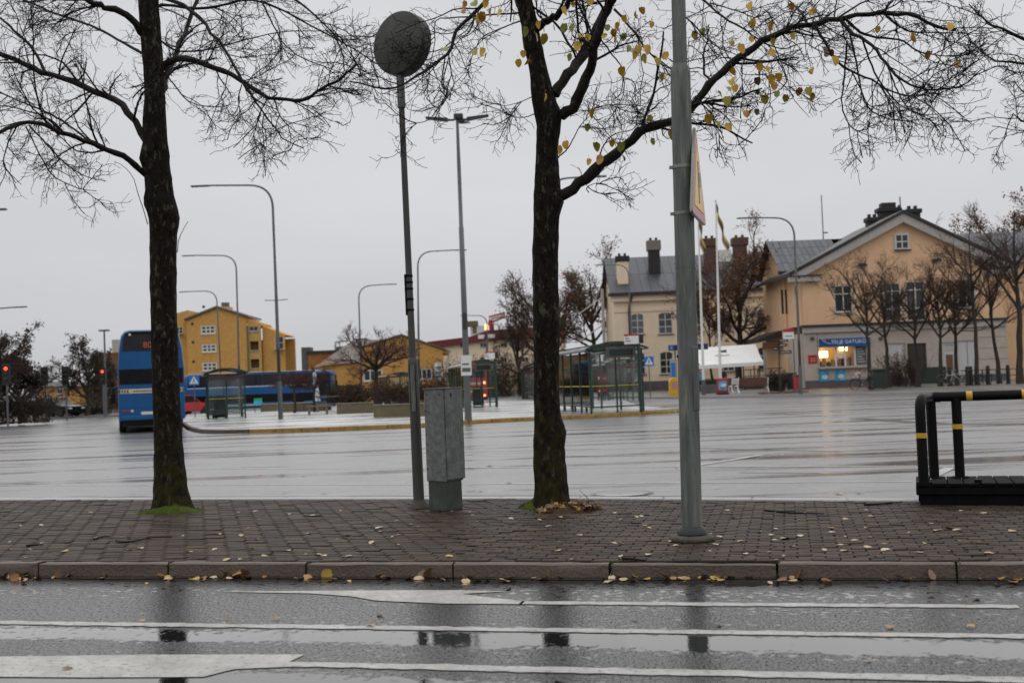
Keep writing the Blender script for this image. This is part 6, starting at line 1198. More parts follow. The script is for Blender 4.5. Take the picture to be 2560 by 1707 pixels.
# ---- far red-roofed building with terraces, tower room and crane
Yr = 230.; x0w, x1w = D(1080, 990, Yr).x, D(1420, 990, Yr).x
t = thing('red_roofed_building', 'far pale building with a long dark red roof behind bare shrubs', 'building', (x0w, Yr, 0)); Wg = x1w - x0w
def SX(px, py): p = D(px, py, Yr); return p.x - x0w, p.z
zt = SX(1250, 850)[1]; ws = []
for px in (1200, 1252, 1305, 1150): ws += [rect((px, 869), (px + 16, 857)), rect((px, 905), (px + 16, 893))]
wall_holes(0, Wg, 0, zt, ws, rev=.4).build('wall', 'stucco_cream', t, smooth=False); MB().box(.1, Wg - .1, .5, 12, 0, zt - .1).build('core', 'brick_dark', t, smooth=False)
for q in ws: window(t, *q, y=.35, cols=2, rows=1, fw=.1)
MB().prism([(-.5, zt - 1.2), (Wg * .42, zt), (Wg, zt + .2), (Wg, zt + 2.6), (Wg * .42, zt + 2.0), (Wg * .30, zt + .9), (-.5, zt + .2)], -.8, 6).build('roof', 'roof_red', t, smooth=False)
q = rect((1175, 838), (1222, 812)); MB().box(q[0], q[1], 2, 6, q[2] - 3, q[3]).build('roof_room', 'bus_white', t); o = MB().box(q[0] - .5, q[0] + 1.6, 1.6, 6, q[3] + .001, q[3] + 1.0).build('roof_room_top', 'planter', t)
MB().box(q[0] + .5, q[0] + 1.3, 1.9, 2.0, q[3] - 1.5, q[3] - .1).build('room_window', 'planter', t); MB().box(q[1] - .9, q[1] - .2, 1.9, 2.0, q[3] - .9, q[3] + .3).build('lit_room_window', 'lit_small', t)
b = D(1216, 990, 205); s_ = thing('parking_sign', 'high white car park sign with a letter P in front of the red roof', 'sign', (b.x, 205, 0)); za_, zb_ = D(1216, 846, 205).z, D(1216, 836, 205).z; xx = lambda p: D(p, 840, 205).x - b.x
MB().box(xx(1195), xx(1210), -.1, .1, za_, zb_).build('left_panel', 'white', s_); MB().box(xx(1220), xx(1238), -.1, .1, za_, zb_).build('right_panel', 'white', s_); MB().box(xx(1210) + .005, xx(1220) - .005, -.12, .1, za_, zb_).build('letter_panel', 'black', s_); text('letter', 'P', .75, 'white', s_, (0, -.13, (za_ + zb_) / 2)); MB().tube([(xx(1215), .2, 0), (xx(1215), .2, zb_)], .12, 8).build('mast', 'lamp_grey', s_)
b = D(1228, 990, 250); t = thing('mobile_crane', 'red crane jib rising above the red roof', 'crane', (b.x, 250, 0)); a = D(1222, 795, 250) - b; e = D(1262, 786, 250) - b; z0 = D(1228, 838, 250).z
a, e = Vector((a.x, 0, D(1222, 800, 250).z)), Vector((e.x, 0, D(1262, 787, 250).z)); MB().box(-.8, 1.2, -.8, .8, 0, z0 + 2.5).build('mast', 'crane_red', t, bev=.1); MB().tube([(.2, 0, z0 + 2), a + Vector((.5, 0, 0))], .5, 6).build('mast_top', 'crane_red', t)
for dz_ in (0, 1.4): MB().tube([a + Vector((0, 0, dz_ - .7)), e + Vector((0, 0, dz_ * .7 - .5))], .2, 6).build('jib_chord', 'crane_red', t)
for i in range(9):
    p = a.lerp(e, i / 8); q = a.lerp(e, min(1, (i + .6) / 8)); MB().tube([p + Vector((0, 0, -.7)), q + Vector((0, 0, .6))], .1, 5).build('jib_brace', 'crane_red', t)
f_ = D(1333, 782, 250) - b; MB().tube([e + Vector((-3, 0, -.7)), (f_.x, 0, D(1330, 783, 250).z)], .12, 5).build('jib_tip', 'planter', t)
# ---- far-left houses
Yh = 130.; b = D(272, 1030, Yh); t = thing('brick_house', 'dark brick building with an orange top storey left of the blue bus', 'building', (b.x, Yh, 0)); w0, w1 = D(238, 900, Yh).x - b.x, D(345, 900, Yh).x - b.x; z0, z1 = D(272, 884, Yh).z, D(272, 868, Yh).z
ws = [(w0 + 1 + i * 1.6, w0 + 1.8 + i * 1.6, 1.5 + j * 2.4, 2.7 + j * 2.4) for i in range(2) for j in range(2)]
wall_holes(w0, w1, 0, z0, ws).build('wall', 'brick_dark', t, smooth=False); MB().box(w0 + .01, w1, .4, 10, 0, z0 - .01).build('core', 'brick_dark', t); MB().box(w0 - .1, w1, -.1, 10, z0, z1 - .6).build('top_storey', 'brick_orange', t); MB().box(w0 + 1.6, w1, 1, 9, z1 - .59, z1 + .9).build('roof_plant', 'trim', t)
for q in ws: window(t, *q, cols=2, rows=1)
Yh = 105.; b = D(130, 1030, Yh); t = thing('small_house', 'small ochre house with a pale metal roof at far left', 'building', (b.x, Yh, 0)); w0, w1 = D(98, 990, Yh).x - b.x, D(166, 990, Yh).x - b.x; z0, z1 = D(130, 966, Yh).z, D(112, 953, Yh).z
ws = [(w1 - .9, w1 - .3, 2.0, 3.0), (w0 + .4, w0 + 1.0, 1.0, 2.1)]; wall_holes(w0, w1, 0, z0, ws).build('wall', 'brick_yellow', t, smooth=False); MB().box(w0 + .01, w1 - .01, .4, 6, 0, z0 - .01).build('core', 'brick_yellow', t)
for q in ws: window(t, *q)
MB().prism([(w0 - .4, z0), (w1 + .6, z0), (w1, z0 + .35), (w0 + .8, z1 + .1)], -.5, 6.5).build('roof', 'shelter_edge', t, smooth=False)
Yh = 112.; b = D(205, 1030, Yh); t = thing('low_shed', 'low cream and rust-roofed shed behind the far-left verge', 'building', (b.x, Yh, 0)); w0, w1 = D(172, 1000, Yh).x - b.x, D(222, 1000, Yh).x - b.x; z0 = D(205, 1003, Yh).z
ws = [(w0 + .5, w0 + 1.1, .9, 1.6), (w1 - 1.0, w1 - .4, .9, 1.6)]; wall_holes(w0, w1, 0, z0, ws).build('wall', 'stucco_cream', t, smooth=False); MB().box(w0 + .01, w1 - .01, .4, 5, 0, z0 - .01).build('core', 'stucco_cream', t)
for q in ws: window(t, *q)
MB().prism([(w0 - .3, z0), (w1 + .3, z0), (w1, z0 + 1.4), (w0, z0 + 1.4)], -.4, 5).build('roof', 'brick_dark', t, smooth=False)
# ------------------------------------------------------------------ far trees
def bare_tree(name, label, base, H, W, seed, trunk_h=.3, r=.16, limbs=9, k2=9, k3=6, k4=4, up=.06, ang=.7, mat='twig_far', leaf=0, leafmat='leaf_brown', stems=1, spread=.55, group=None, lsize=.09, tmin=.016, flat=0.):
    g = np.random.default_rng(seed); t = thing(name, label, 'tree', base, 0, group)
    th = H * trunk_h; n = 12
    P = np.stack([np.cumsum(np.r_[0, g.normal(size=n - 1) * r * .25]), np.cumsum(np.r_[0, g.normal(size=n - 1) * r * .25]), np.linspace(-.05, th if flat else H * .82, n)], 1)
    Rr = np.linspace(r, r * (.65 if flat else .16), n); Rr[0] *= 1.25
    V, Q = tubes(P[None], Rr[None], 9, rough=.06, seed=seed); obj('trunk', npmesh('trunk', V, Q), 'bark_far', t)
    # limbs
    LP, LR = [], []
    for i in range(limbs):
        a = 2 * math.pi * (i / limbs) + g.uniform(-.3, .3); f0 = trunk_h + (0 if flat else (.45 * (i % max(1, limbs // 2)) / max(1, limbs // 2))) * (1 - trunk_h)
        z0 = H * f0 * (1 if not flat else g.uniform(.86, 1.)); pz = np.interp(z0, P[:, 2], np.arange(n)); p0 = np.array([np.interp(pz, np.arange(n), P[:, j]) for j in range(3)])
        el = g.uniform(.5, 1.0) if not flat else g.uniform(.28, .75)
        L_ = (W / 2) / max(.45, math.cos(el)) * g.uniform(.75, 1.05) * (1 - .45 * (f0 - trunk_h)); L_ = min(L_, (H - z0) / max(.2, math.sin(el)) * 1.02)
        d = np.array([math.cos(a) * math.cos(el), math.sin(a) * math.cos(el), math.sin(el)]); m = 10; pts = [p0]
        for j in range(m - 1): d = d + g.normal(size=3) * .1; d[2] += up * (-1 if flat else 1) * .5; d /= np.linalg.norm(d); pts.append(pts[-1] + d * L_ / (m - 1))
        LP.append(np.array(pts)); LR.append(np.linspace(r * .5, r * .12, m))
    LP, LR = np.array(LP), np.array(LR)
    for i in range(limbs):
        V, Q = tubes(LP[i:i + 1], LR[i:i + 1], 6, rough=.05, seed=i); obj('branch', npmesh('branch', V, Q), 'bark_far', t)
    sc = W / 6
    a2, b2 = spawn(LP, LR, k2, .15, .8 * sc, 1.9 * sc, ang, 8, g, up=up, wig=.14, rr=.6, rmin=tmin * 1.2, curl=.05)
    a3, b3 = spawn(a2, b2, k3, .15, .4 * sc, 1.0 * sc, ang, 6, g, up=up, wig=.18, rr=.7, rmin=tmin, curl=.05)
    a4, b4 = spawn(a3, b3, k4, .2, .15 * sc, .5 * sc, ang, 4, g, up=up, wig=.2, rr=.8, rmin=tmin * .75)
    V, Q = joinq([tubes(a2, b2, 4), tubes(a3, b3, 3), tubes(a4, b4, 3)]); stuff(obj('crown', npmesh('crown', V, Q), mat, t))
    if leaf:
        idx = g.integers(0, len(a4), leaf); c = a4[idx, -1] + g.normal(size=(leaf, 3)) * .12 * sc
        u = g.normal(size=(leaf, 3)); u /= np.linalg.norm(u, axis=1, keepdims=True); w = np.cross(u, g.normal(size=(leaf, 3))); w /= np.linalg.norm(w, axis=1, keepdims=True) + 1e-9; s_ = g.uniform(.5, 1.2, (leaf, 1)) * lsize
        V = np.stack([c - u * s_, c - w * s_ * .6, c + u * s_, c + w * s_ * .6], 1).reshape(-1, 3); Q = np.arange(leaf * 4).reshape(-1, 4); stuff(obj('leaves', npmesh('leaves', V, Q), leafmat, t))
    return t
def tree_px(name, label, px, pyb, pyt, pw, Y, z, seed, **k):
    b = D(px, pyb, Y); H = D(px, pyt, Y).z - z; W = pw / F * Y; return bare_tree(name, label, (b.x, Y, z), H, W, seed, **k)
# umbrella trees in the planters
tree_px('umbrella_tree', 'large flat-crowned bare tree in the planter left of the drum-topped post', 940, 1012, 812, 190, 70, ZI, 31, trunk_h=.50, r=.16, limbs=13, k2=8, k3=6, k4=4, tmin=.011, flat=1, up=.05, mat='twig_red', ang=.6)
tree_px('umbrella_tree', 'small flat-crowned bare tree in front of the parked coach, left one', 736, 1018, 888, 92, 68, ZI, 32, trunk_h=.45, r=.09, limbs=10, k2=8, k3=5, k4=4, tmin=.010, flat=1, up=.06, mat='twig_red', ang=.6)
tree_px('umbrella_tree', 'small flat-crowned bare tree in front of the parked coach, right one', 786, 1018, 886, 96, 68.5, ZI, 33, trunk_h=.45, r=.09, limbs=10, k2=8, k3=5, k4=4, tmin=.010, flat=1, up=.06, mat='twig_red', ang=.6)
# clipped trees in front of the station
for lab, px, pt, pw, Y, sd, kw in [('rounded bare tree right in front of the kiosk, with an upright oval crown', 2178, 620, 250, 73, 41, {}), ('slim bare tree between the kiosk and the dark station door', 2222, 640, 190, 76, 42, {}), ('bare tree in front of the dark station door', 2296, 655, 200, 75, 43, {}),
                                   ('bare tree just right of the dark station door', 2352, 650, 210, 74, 44, {}), ('bare tree in front of the white double doors', 2394, 640, 200, 76, 45, {}), ('taller bare tree beside the parked bicycles', 2444, 480, 250, 73, 46, dict(trunk_h=.34)),
                                   ('bare tree with a leaning trunk at the right of the bicycles', 2500, 600, 220, 75, 47, {}), ('tallest bare tree at the right edge in front of the station', 2552, 430, 260, 72, 48, dict(trunk_h=.34, r=.22))]:
    tree_px('station_tree', lab, px, 972, pt, pw, Y, ZF, sd, group='bare trees in front of the station', **{**dict(trunk_h=.38, r=.15, limbs=8, k2=8, k3=6, k4=4, up=.07, ang=.62, tmin=.009), **kw})
# larger trees behind
tree_px('park_tree', 'big bare tree with russet leaves left of the cream wing, nearer the wing', 1490, 985, 632, 230, 122, 0, 51, trunk_h=.3, r=.32, limbs=10, k2=9, k3=6, k4=4, leaf=2500, lsize=.13, tmin=.028)
tree_px('park_tree', 'bare tall tree rising behind the leafy street tree trunk', 1370, 985, 655, 260, 128, 0, 52, trunk_h=.25, r=.34, limbs=11, k2=9, k3=6, k4=4, tmin=.03, leaf=1600, lsize=.12)
tree_px('park_tree', 'brown hedge-like tree left of the leafy street tree trunk', 1300, 985, 735, 190, 140, 0, 53, trunk_h=.2, r=.28, limbs=10, k2=9, k3=6, k4=4, tmin=.032)
tree_px('courtyard_tree', 'forked tree with rusty leaves in front of the cream wing', 1850, 985, 575, 290, 102, ZF, 54, trunk_h=.28, r=.36, limbs=10, k2=9, k3=6, k4=4, leaf=4000, lsize=.10, tmin=.022)
tree_px('courtyard_tree', 'thin bare tree by the flagpoles in front of the wing', 1782, 985, 640, 150, 100, ZF, 55, trunk_h=.3, r=.13, limbs=8, k2=7, k3=5, k4=4, leaf=2500, lsize=.11, tmin=.02)
tree_px('park_tree', 'russet treetop behind the station roof left of its chimneys', 2085, 980, 545, 190, 128, 0, 56, trunk_h=.35, r=.3, limbs=9, k2=8, k3=6, k4=4, leaf=4500, lsize=.16, tmin=.03)
tree_px('park_tree', 'russet treetop behind the station roof right of its chimneys', 2370, 980, 565, 240, 126, 0, 57, trunk_h=.35, r=.3, limbs=9, k2=8, k3=6, k4=4, leaf=4500, lsize=.16, tmin=.03)
tree_px('park_tree', 'dense dark russet tree behind the station at the right edge', 2530, 975, 520, 300, 110, 0, 58, trunk_h=.25, r=.34, limbs=10, k2=9, k3=6, k4=4, leaf=8000, lsize=.15, tmin=.028)
tree_px('park_tree', 'russet tree peeping above the wing roof beside its black chimney', 1590, 985, 625, 130, 140, 0, 59, trunk_h=.4, r=.26, limbs=8, k2=7, k3=5, k4=4, leaf=4000, lsize=.15, tmin=.03)
# left side
for lab, px, pt, pw, Y, sd, lf in [('dark dense bare tree at the left edge', -20, 795, 200, 66, 61, 3000), ('dark rounded bare tree just inside the left edge', 55, 868, 130, 70, 62, 5000), ('bare tree with dark leaves left of the brick building', 218, 850, 140, 88, 63, 3500), ('sparse bare tree in front of the brick building by the bus', 262, 846, 90, 95, 64, 1800), ('low dark tree behind the small ochre house', 120, 935, 110, 150, 65, 2000)]:
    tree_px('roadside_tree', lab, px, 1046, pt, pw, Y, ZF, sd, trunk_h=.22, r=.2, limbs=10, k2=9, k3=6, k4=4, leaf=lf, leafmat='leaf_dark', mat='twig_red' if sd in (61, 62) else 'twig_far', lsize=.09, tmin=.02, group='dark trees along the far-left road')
# shrubs: arching twigs and dry leaves
def shrub(label, b, W, H, seed, mat='shrub', n=160, leaf=900, leafmat='leaf_brown', name='shrub', dp=None):
    g = np.random.default_rng(seed); t = thing(name, label, 'shrub', b); dp = dp or W * .5
    p0 = np.stack([g.uniform(-W / 2, W / 2, n), g.uniform(-dp / 2, dp / 2, n), np.zeros(n)], 1); d = np.stack([g.normal(size=n) * .35, g.normal(size=n) * .35, np.ones(n)], 1); d /= np.linalg.norm(d, axis=1, keepdims=True); pts = [p0]; ln = g.uniform(.5, 1.05, (n, 1)) * H / 7
    for j in range(7): d = d + g.normal(size=d.shape) * .12; d /= np.linalg.norm(d, axis=1, keepdims=True); pts.append(pts[-1] + d * ln)
    P = np.stack(pts, 1); Rr = np.tile(np.linspace(.016, .007, 8), (n, 1)); a2, b2 = spawn(P, Rr, 6, .2, .2, .5, .6, 5, g, up=.05, wig=.2, rmin=.008)
    V, Q = joinq([tubes(P, Rr, 3), tubes(a2, b2, 3)]); stuff(obj('stems', npmesh('stems', V, Q), 'twig_far', t))
    idx = g.integers(0, len(a2), leaf); c = a2[idx, -1] + g.normal(size=(leaf, 3)) * .06; c[:, 2] = np.maximum(c[:, 2], .05); u = g.normal(size=(leaf, 3)); u /= np.linalg.norm(u, axis=1, keepdims=True); w = np.cross(u, g.normal(size=(leaf, 3))); w /= np.linalg.norm(w, axis=1, keepdims=True) + 1e-9; s_ = g.uniform(.03, .08, (leaf, 1))
    V = np.stack([c - u * s_, c - w * s_ * .6, c + u * s_, c + w * s_ * .6], 1).reshape(-1, 3); stuff(obj('leaves', npmesh('leaves', V, np.arange(leaf * 4).reshape(-1, 4)), mat, t)); return t
for i, (lab, px, Y, W, H) in enumerate([('reddish shrub in the planter below the umbrella tree trunk', 900, 68.5, 2.6, 1.3), ('green-tinged shrub left of the umbrella tree trunk', 858, 69, 1.8, 1.3), ('reddish shrub between umbrella tree and drum-topped post', 985, 67, 2.6, 1.35), ('low shrub in the planter behind the cabinet', 1040, 67.5, 2.0, 1.1)]):
    b = D(px, 1010, Y); b.z = ZI + .3; shrub(lab, b, W, H, 70 + i, leaf=1400, mat='shrub' if i != 1 else 'shrub_green')
for i, (lab, px, W, H, Y) in enumerate([('long brown hedge behind the shelter by the cabinet', 1170, 9, 4.6, 118), ('brown hedge left of the leafy tree trunk', 1275, 8, 4.6, 116), ('brown hedge right of the leafy tree trunk', 1440, 9, 4.4, 114), ('dark undergrowth beside the cream wing corner', 1515, 5, 4.0, 112)]):
    b = D(px, 990, Y); b.z = 0; shrub(lab, b, W, H, 80 + i, leaf=9000, n=420, name='hedge', dp=3)
b = D(2254, 972, 78); b.z = ZF; shrub('twiggy brown bush in front of the station between two trees', b, 2.3, 2.6, 90, leaf=900, n=150)
b = D(205, 1038, 90); b.z = ZF; shrub('strip of dark green ground cover along the far-left verge', b, 4.2, .55, 91, leaf=3000, mat='shrub_green', n=200, dp=.6)
b = D(30, 1052, 68); b.z = ZF; shrub('dark hedge under the trees at the left edge', b, 4.5, 2.2, 92, leaf=5000, mat='leaf_dark', n=320, dp=1.2); b = D(300, 1040, 100); b.z = ZF; shrub('dark bushes behind the rear of the blue bus', b, 6, 3.2, 93, leaf=5000, mat='leaf_dark', n=320, dp=1.5)
# drifts of russet leaves along the station walls
for lab, x0, x1, py, Y in (('drift of russet leaves below the cream wing plinth', 1590, 1690, 978, 104), ('drift of russet leaves in front of the kiosk', 2012, 2160, 974, 83), ('thin drift of russet leaves along the kerb by the bench', 1900, 2020, 988, 71)):
    a, c = D(x0, py, Y), D(x1, py, Y); n = 1500; g = np.random.default_rng(x0); p = np.stack([g.uniform(a.x, c.x, n), Y + g.normal(size=n) * (.9 if Y > 75 else .25), ZF + .01 + g.uniform(0, .06, n)], 1); u = g.normal(size=(n, 3)) * [1, 1, .3]; u /= np.linalg.norm(u, axis=1, keepdims=True); w = np.cross(u, [0, 0, 1.]) + g.normal(size=(n, 3)) * .2; s_ = g.uniform(.04, .09, (n, 1)); V = np.stack([p - u * s_, p - w * s_ * .6, p + u * s_, p + w * s_ * .6], 1).reshape(-1, 3); pm('drift', (.17, .055, .018), .6, var=.4, scale=1.5) if 'drift' not in M else 0
    o = stuff(obj('leaf_drift', npmesh('leaf_drift', V, np.arange(n * 4).reshape(-1, 4)), 'drift')); tag(o, lab, 'leaves')
# ------------------------------------------------------------------ things in front of the station
def flagpole(label, bx, by, tx, ty, flag):
    b = G(bx, by, ZF); tp = D(tx, ty, b.y); H = tp.z - ZF; t = thing('flagpole', label, 'flagpole', b); t.rotation_euler = (0, math.atan2(tp.x - b.x, H), 0)
    MB().tube([(0, 0, 0), (0, 0, 1.0)], .13, 10).build('foot', 'lamp_grey', t); MB().tube([(0, 0, .9), (0, 0, H)], [.10, .045], 10).build('mast', 'white', t); MB().lathe([(.02, H), (.07, H + .06), (.02, H + .13)], 8).build('finial', 'trim', t)
    g = np.random.default_rng(int(bx)); n = 16; rows = []
    for i in range(n + 1):
        z = H - .4 - 3.0 * i / n; x = -.02 + .62 * (i / n) ** 1.1 * flag + .06 * math.sin(i * .9); rows.append([(x + .07 * k * (1 + .4 * math.sin(i * .8 + k)) * (.4 + .6 * i / n), .1 * math.sin(i * .7 + k * 1.7), z + .12 * k) for k in range(4)])
    for k, mat in enumerate(('flag_yellow', 'flag_blue', 'flag_yellow')): m = MB(); m.v = [r_[j] for r_ in rows for j in (k, k + 1)]; m.f = [(2 * i, 2 * i + 1, 2 * i + 3, 2 * i + 2) for i in range(n)]; m.build('flag', mat, t)
flagpole('white flagpole with a limp blue and yellow flag, right one of the two', 1802, 985, 1789, 505, 1.0); flagpole('white flagpole beside the thick grey pole, its flag mostly hidden', 1760, 987, 1744, 510, .3)
b = G(1807, 986, ZF); t = thing('advert_stand', 'red A-board with a blue ice-cream poster at the foot of the flagpole', 'sign stand', b); Ha = D(1807, 945, b.y).z - ZF; wa = (1822 - 1793) / F * b.y / 2
MB().box(-wa, wa, -.3, .3, 0, .12).build('foot', 'bus_dark', t, bev=.02); MB().box(-wa, wa, -.08, .08, .12, Ha).build('frame', 'red_paint', t, bev=.04); o = MB().box(-wa + .12, wa - .12, -.1, -.081, .3, Ha - .2).build('poster', 'poster_blue', t); MB().lathe([(.001, 0), (.15, .02), (.2, .03)], 12, mat=Matrix.Rotation(R(90), 4, 'X')).build('poster_picture', 'poster_white', o, loc=(.05, -.101, .6)).scale = (1, 1, .6)
b = G(1686, 989, ZF); t = thing('post_box', 'yellow round-topped post box beside the thick grey pole', 'post box', b); Ha = D(1686, 943, b.y).z - ZF; wa = .33
MB().prism([(-wa, .1), (wa, .1), (wa, Ha - .33)] + [(wa * math.cos(q), Ha - .33 + .33 * math.sin(q)) for q in np.linspace(.2, math.pi - .2, 9)] + [(-wa, Ha - .33)], -.25, .25).build('body', 'yellow_paint', t, bev=.02); MB().box(-.2, .2, -.262, -.251, .45, .95).build('label_panel', 'sign_red', t); MB().box(-.36, .36, -.28, .28, 0, .1).build('foot', 'yellow_paint', t)
b = D(1885, 983, 78); b.z = ZF; t = thing('park_bench', 'brown slatted bench with white cast-iron ends beside the A-board', 'bench', b)
for i in range(4): MB().box(-1.0, .95, -.05 + .0 * i, -.01, .48 + i * .125, .48 + i * .125 + .11).build('back_slat', 'bench_wood', t, bev=.01)
for i in range(3): MB().box(-1.0, .95, .02 + i * .15, .15 + i * .15, .42, .45).build('seat_slat', 'bench_wood', t, bev=.01)
for x in (-1.05, .98): MB().tube(smoothline([(x, -.15, 0), (x, -.02, .2), (x, .1, .40), (x, -.03, .6), (x, -.1, 1.0)], 14).tolist(), .035, 6).tube(smoothline([(x, .1, .40), (x, .4, .42), (x, .42, .2), (x, .55, 0)], 12).tolist(), .035, 6).tube(smoothline([(x, -.02, .62), (x, .3, .66), (x, .45, .5)], 8).tolist(), .03, 6).build('cast_end', 'white', t)
b = D(1838, 983, 79); b.z = ZF; t = thing('garden_chair', 'white cast-iron chair end left of the brown bench', 'chair', b, R(20))
for x in (-.25, .25): MB().tube(smoothline([(x, -.2, 0), (x, -.02, .25), (x, .02, .45), (x, -.06, .7), (x, -.14, 1.05)], 14).tolist(), .035, 6).tube(smoothline([(x, .02, .45), (x, .35, .45), (x, .45, 0)], 10).tolist(), .03, 6).build('side_frame', 'white', t)
for i in range(3): MB().box(-.25, .25, .02 + i * .13, .13 + i * .13, .44, .47).build('seat_slat', 'white', t); MB().box(-.25, .25, -.07 - i * .025, -.04 - i * .025, .6 + i * .14, .7 + i * .14).build('back_slat', 'white', t)
# white market canopy
Yc = 92.; b = D(1828, 985, Yc); t = thing('market_canopy', 'white canvas canopy with a small grey emblem in front of the station wing', 'canopy', (b.x, Yc, ZF)); c_ = lambda px, py: (D(px, py, Yc).x - b.x, D(px, py, Yc).z - ZF)
q = [c_(1742, 914), c_(1909, 904), c_(1903, 858), c_(1740, 868)]; m = MB(); nx_, nz_ = 14, 6
for j in range(nz_ + 1):
    for i in range(nx_ + 1):
        f_, h_ = i / nx_, j / nz_; x = (q[0][0] * (1 - f_) + q[1][0] * f_) * (1 - h_) + (q[3][0] * (1 - f_) + q[2][0] * f_) * h_; z = (q[0][1] * (1 - f_) + q[1][1] * f_) * (1 - h_) + (q[3][1] * (1 - f_) + q[2][1] * f_) * h_
        m.v.append((x, 2.2 * h_ + .03 * math.sin(i * 1.3 + j), z - .10 * math.sin(math.pi * h_)))
m.f = [(j * (nx_ + 1) + i, j * (nx_ + 1) + i + 1, (j + 1) * (nx_ + 1) + i + 1, (j + 1) * (nx_ + 1) + i) for j in range(nz_) for i in range(nx_)]; m.build('canvas_roof', 'canvas', t)
MB().add([(*[(q[0][0], 0, q[0][1])][0],), (q[1][0], 0, q[1][1]), (q[1][0], 0, q[1][1] - .28), (q[0][0], 0, q[0][1] - .28)], [(0, 1, 2, 3)]).build('valance', 'canvas', t, smooth=False)
x, z = c_(1810, 877); MB().prism([(x - .35, z - .12), (x + .35, z - .12), (x + .25, z + .14), (x, z + .05), (x - .25, z + .14)], .55, .60).build('emblem', 'pane_grey', t); x, z = c_(1808, 888); MB().box(x - .6, x + .6, .34, .37, z - .04, z + .04).build('emblem_lettering', 'trim', t)
for px in (1750, 1860, 1900):
    x = c_(px, 950)[0]; MB().tube([(x, .1, 0), (x, .1, c_(px, 908)[1])], .05, 6).build('post', 'lamp_black', t); MB().tube([(x, 2.0, 0), (x, 2.0, c_(px, 870)[1])], .05, 6).build('post', 'lamp_black', t)
# low fence and planters under the canopy
b = D(1862, 985, 96); t = thing('terrace_fence', 'low dark terrace fence below the canopy', 'fence', (b.x, 96, ZF)); Lr = D(2000, 985, 96).x - b.x
for z in (1.05, 1.6): MB().tube([(0, 0, z), (Lr, 0, z + .1)], .04, 6).build('rail', 'lamp_black', t)
for i in range(9): MB().tube([(Lr * i / 8, 0, 0), (Lr * i / 8, 0, 1.65)], .035, 6).build('post', 'lamp_black', t)
MB().box(0, Lr, .1, .3, 0, .9).build('low_wall', 'planter', t)
for lab, px, w in (('grey planter tub behind the A-board', 1775, 1.3), ('grey planter tub right of the bench', 1926, .6)):
    b = D(px, 978, 82); b.z = ZF; t = thing('planter_tub', lab, 'planter', b); MB().prism([(-w * .45, 0), (w * .45, 0), (w * .5, .62), (-w * .5, .62)], -.35, .35).build('tub', 'plinth', t, bev=.02); MB().box(-w * .46, w * .46, -.31, .31, .621, .64).build('soil', 'soil', t)
    g = np.random.default_rng(px); k = MB()
    for _ in range(120): x, y = g.uniform(-w * .42, w * .42), g.uniform(-.28, .28); a = g.uniform(0, 6.3); h_ = g.uniform(.15, .45); k.add([(x - .02, y, .63), (x + .02, y, .63), (x + .12 * math.cos(a), y + .12 * math.sin(a), .63 + h_)], [(0, 1, 2)])
    stuff(k.build('plants', 'shrub_green', t, smooth=False))
b = D(1945, 975, 80); b.z = ZF; shrub('dark evergreen shrub in a tub right of the bench', b, 1.0, 1.3, 95, mat='leaf_dark', leaf=2500, n=120, dp=.8)
bin_box('dark litter bin beside the evergreen shrub in front of the station', D(1980, 975, 81).to_2d().to_3d() + Vector((0, 0, ZF)), .62, 1.25); bin_box('red post-like bin beside the tall curved lamp at the station', D(1992, 976, 79).to_2d().to_3d() + Vector((0, 0, ZF)), .42, 1.1, mat='red_paint')
bin_box('black double litter bin between the kiosk tree and the bush', D(2198, 976, 72).to_2d().to_3d() + Vector((0, 0, ZF)), .80, 1.3)
# sign posts
b = D(1952, 988, 72); b.z = ZF; t = thing('finger_post', 'black finger post with small direction boards left of the tall curved lamp', 'signpost', b); Hf = D(1952, 845, 72).z - ZF; MB().tube([(0, 0, 0), (0, 0, 1.0)], .09, 8).tube([(0, 0, 1.0), (0, 0, Hf)], .04, 8).build('pole', 'black', t)
for i, (x0, x1, dz) in enumerate(((0.04, .6, 0), (0.04, .55, -.3), (-.35, -.04, -.5), (.04, .8, -.75))): o = MB().box(x0, x1, -.03, .03, Hf - .25 + dz, Hf - .05 + dz).build('finger_board', 'black', t); MB().box(x0 + .05, x1 - .08, -.034, -.0305, Hf - .18 + dz, Hf - .12 + dz).build('board_print', 'trim', o)
b = D(1978, 985, 70.5); b.z = ZF; t = thing('stop_sign_panel', 'white bus stop board with a red top on its own pole beside the tall lamp', 'bus stop sign', b); z0, z1 = D(1978, 847, 70.5).z - ZF, D(1978, 822, 70.5).z - ZF; MB().tube([(.30, .06, 0), (.30, .06, z1)], .035, 8).build('pole', 'lamp_grey', t); MB().box(-.33, .33, -.03, .02, z0, z0 + (z1 - z0) * .68).build('panel', 'white', t); MB().box(-.33, .33, -.032, .02, z0 + (z1 - z0) * .681, z1).build('red_top', 'red_paint', t); MB().box(-.22, .22, -.034, -.0305, z0 + .15, z0 + .2).build('print_line', 'pane_grey', t)
b = D(1692, 985, 88); b.z = ZF; t = thing('information_sign', 'dark blue information sign with a pale square behind the thick grey pole', 'sign', b); z0, z1 = D(1692, 876, 88).z - ZF, D(1692, 862, 88).z - ZF; x0, x1 = D(1671, 870, 88).x - b.x, D(1770, 870, 88).x - b.x; MB().box(x0, x1, -.06, .06, z0, z1).build('panel', 'sign_navy', t); MB().box(x0 + .08, x0 + .36, -.065, -.061, z0 + .05, z1 - .05).build('pale_square', 'sign_blue', t); text('letter', 'i', .3, 'white', t, (x0 + .22, -.068, (z0 + z1) / 2)); MB().tube([(0, 0, 0), (0, 0, z0)], .06, 8).build('pole', 'lamp_grey', t)
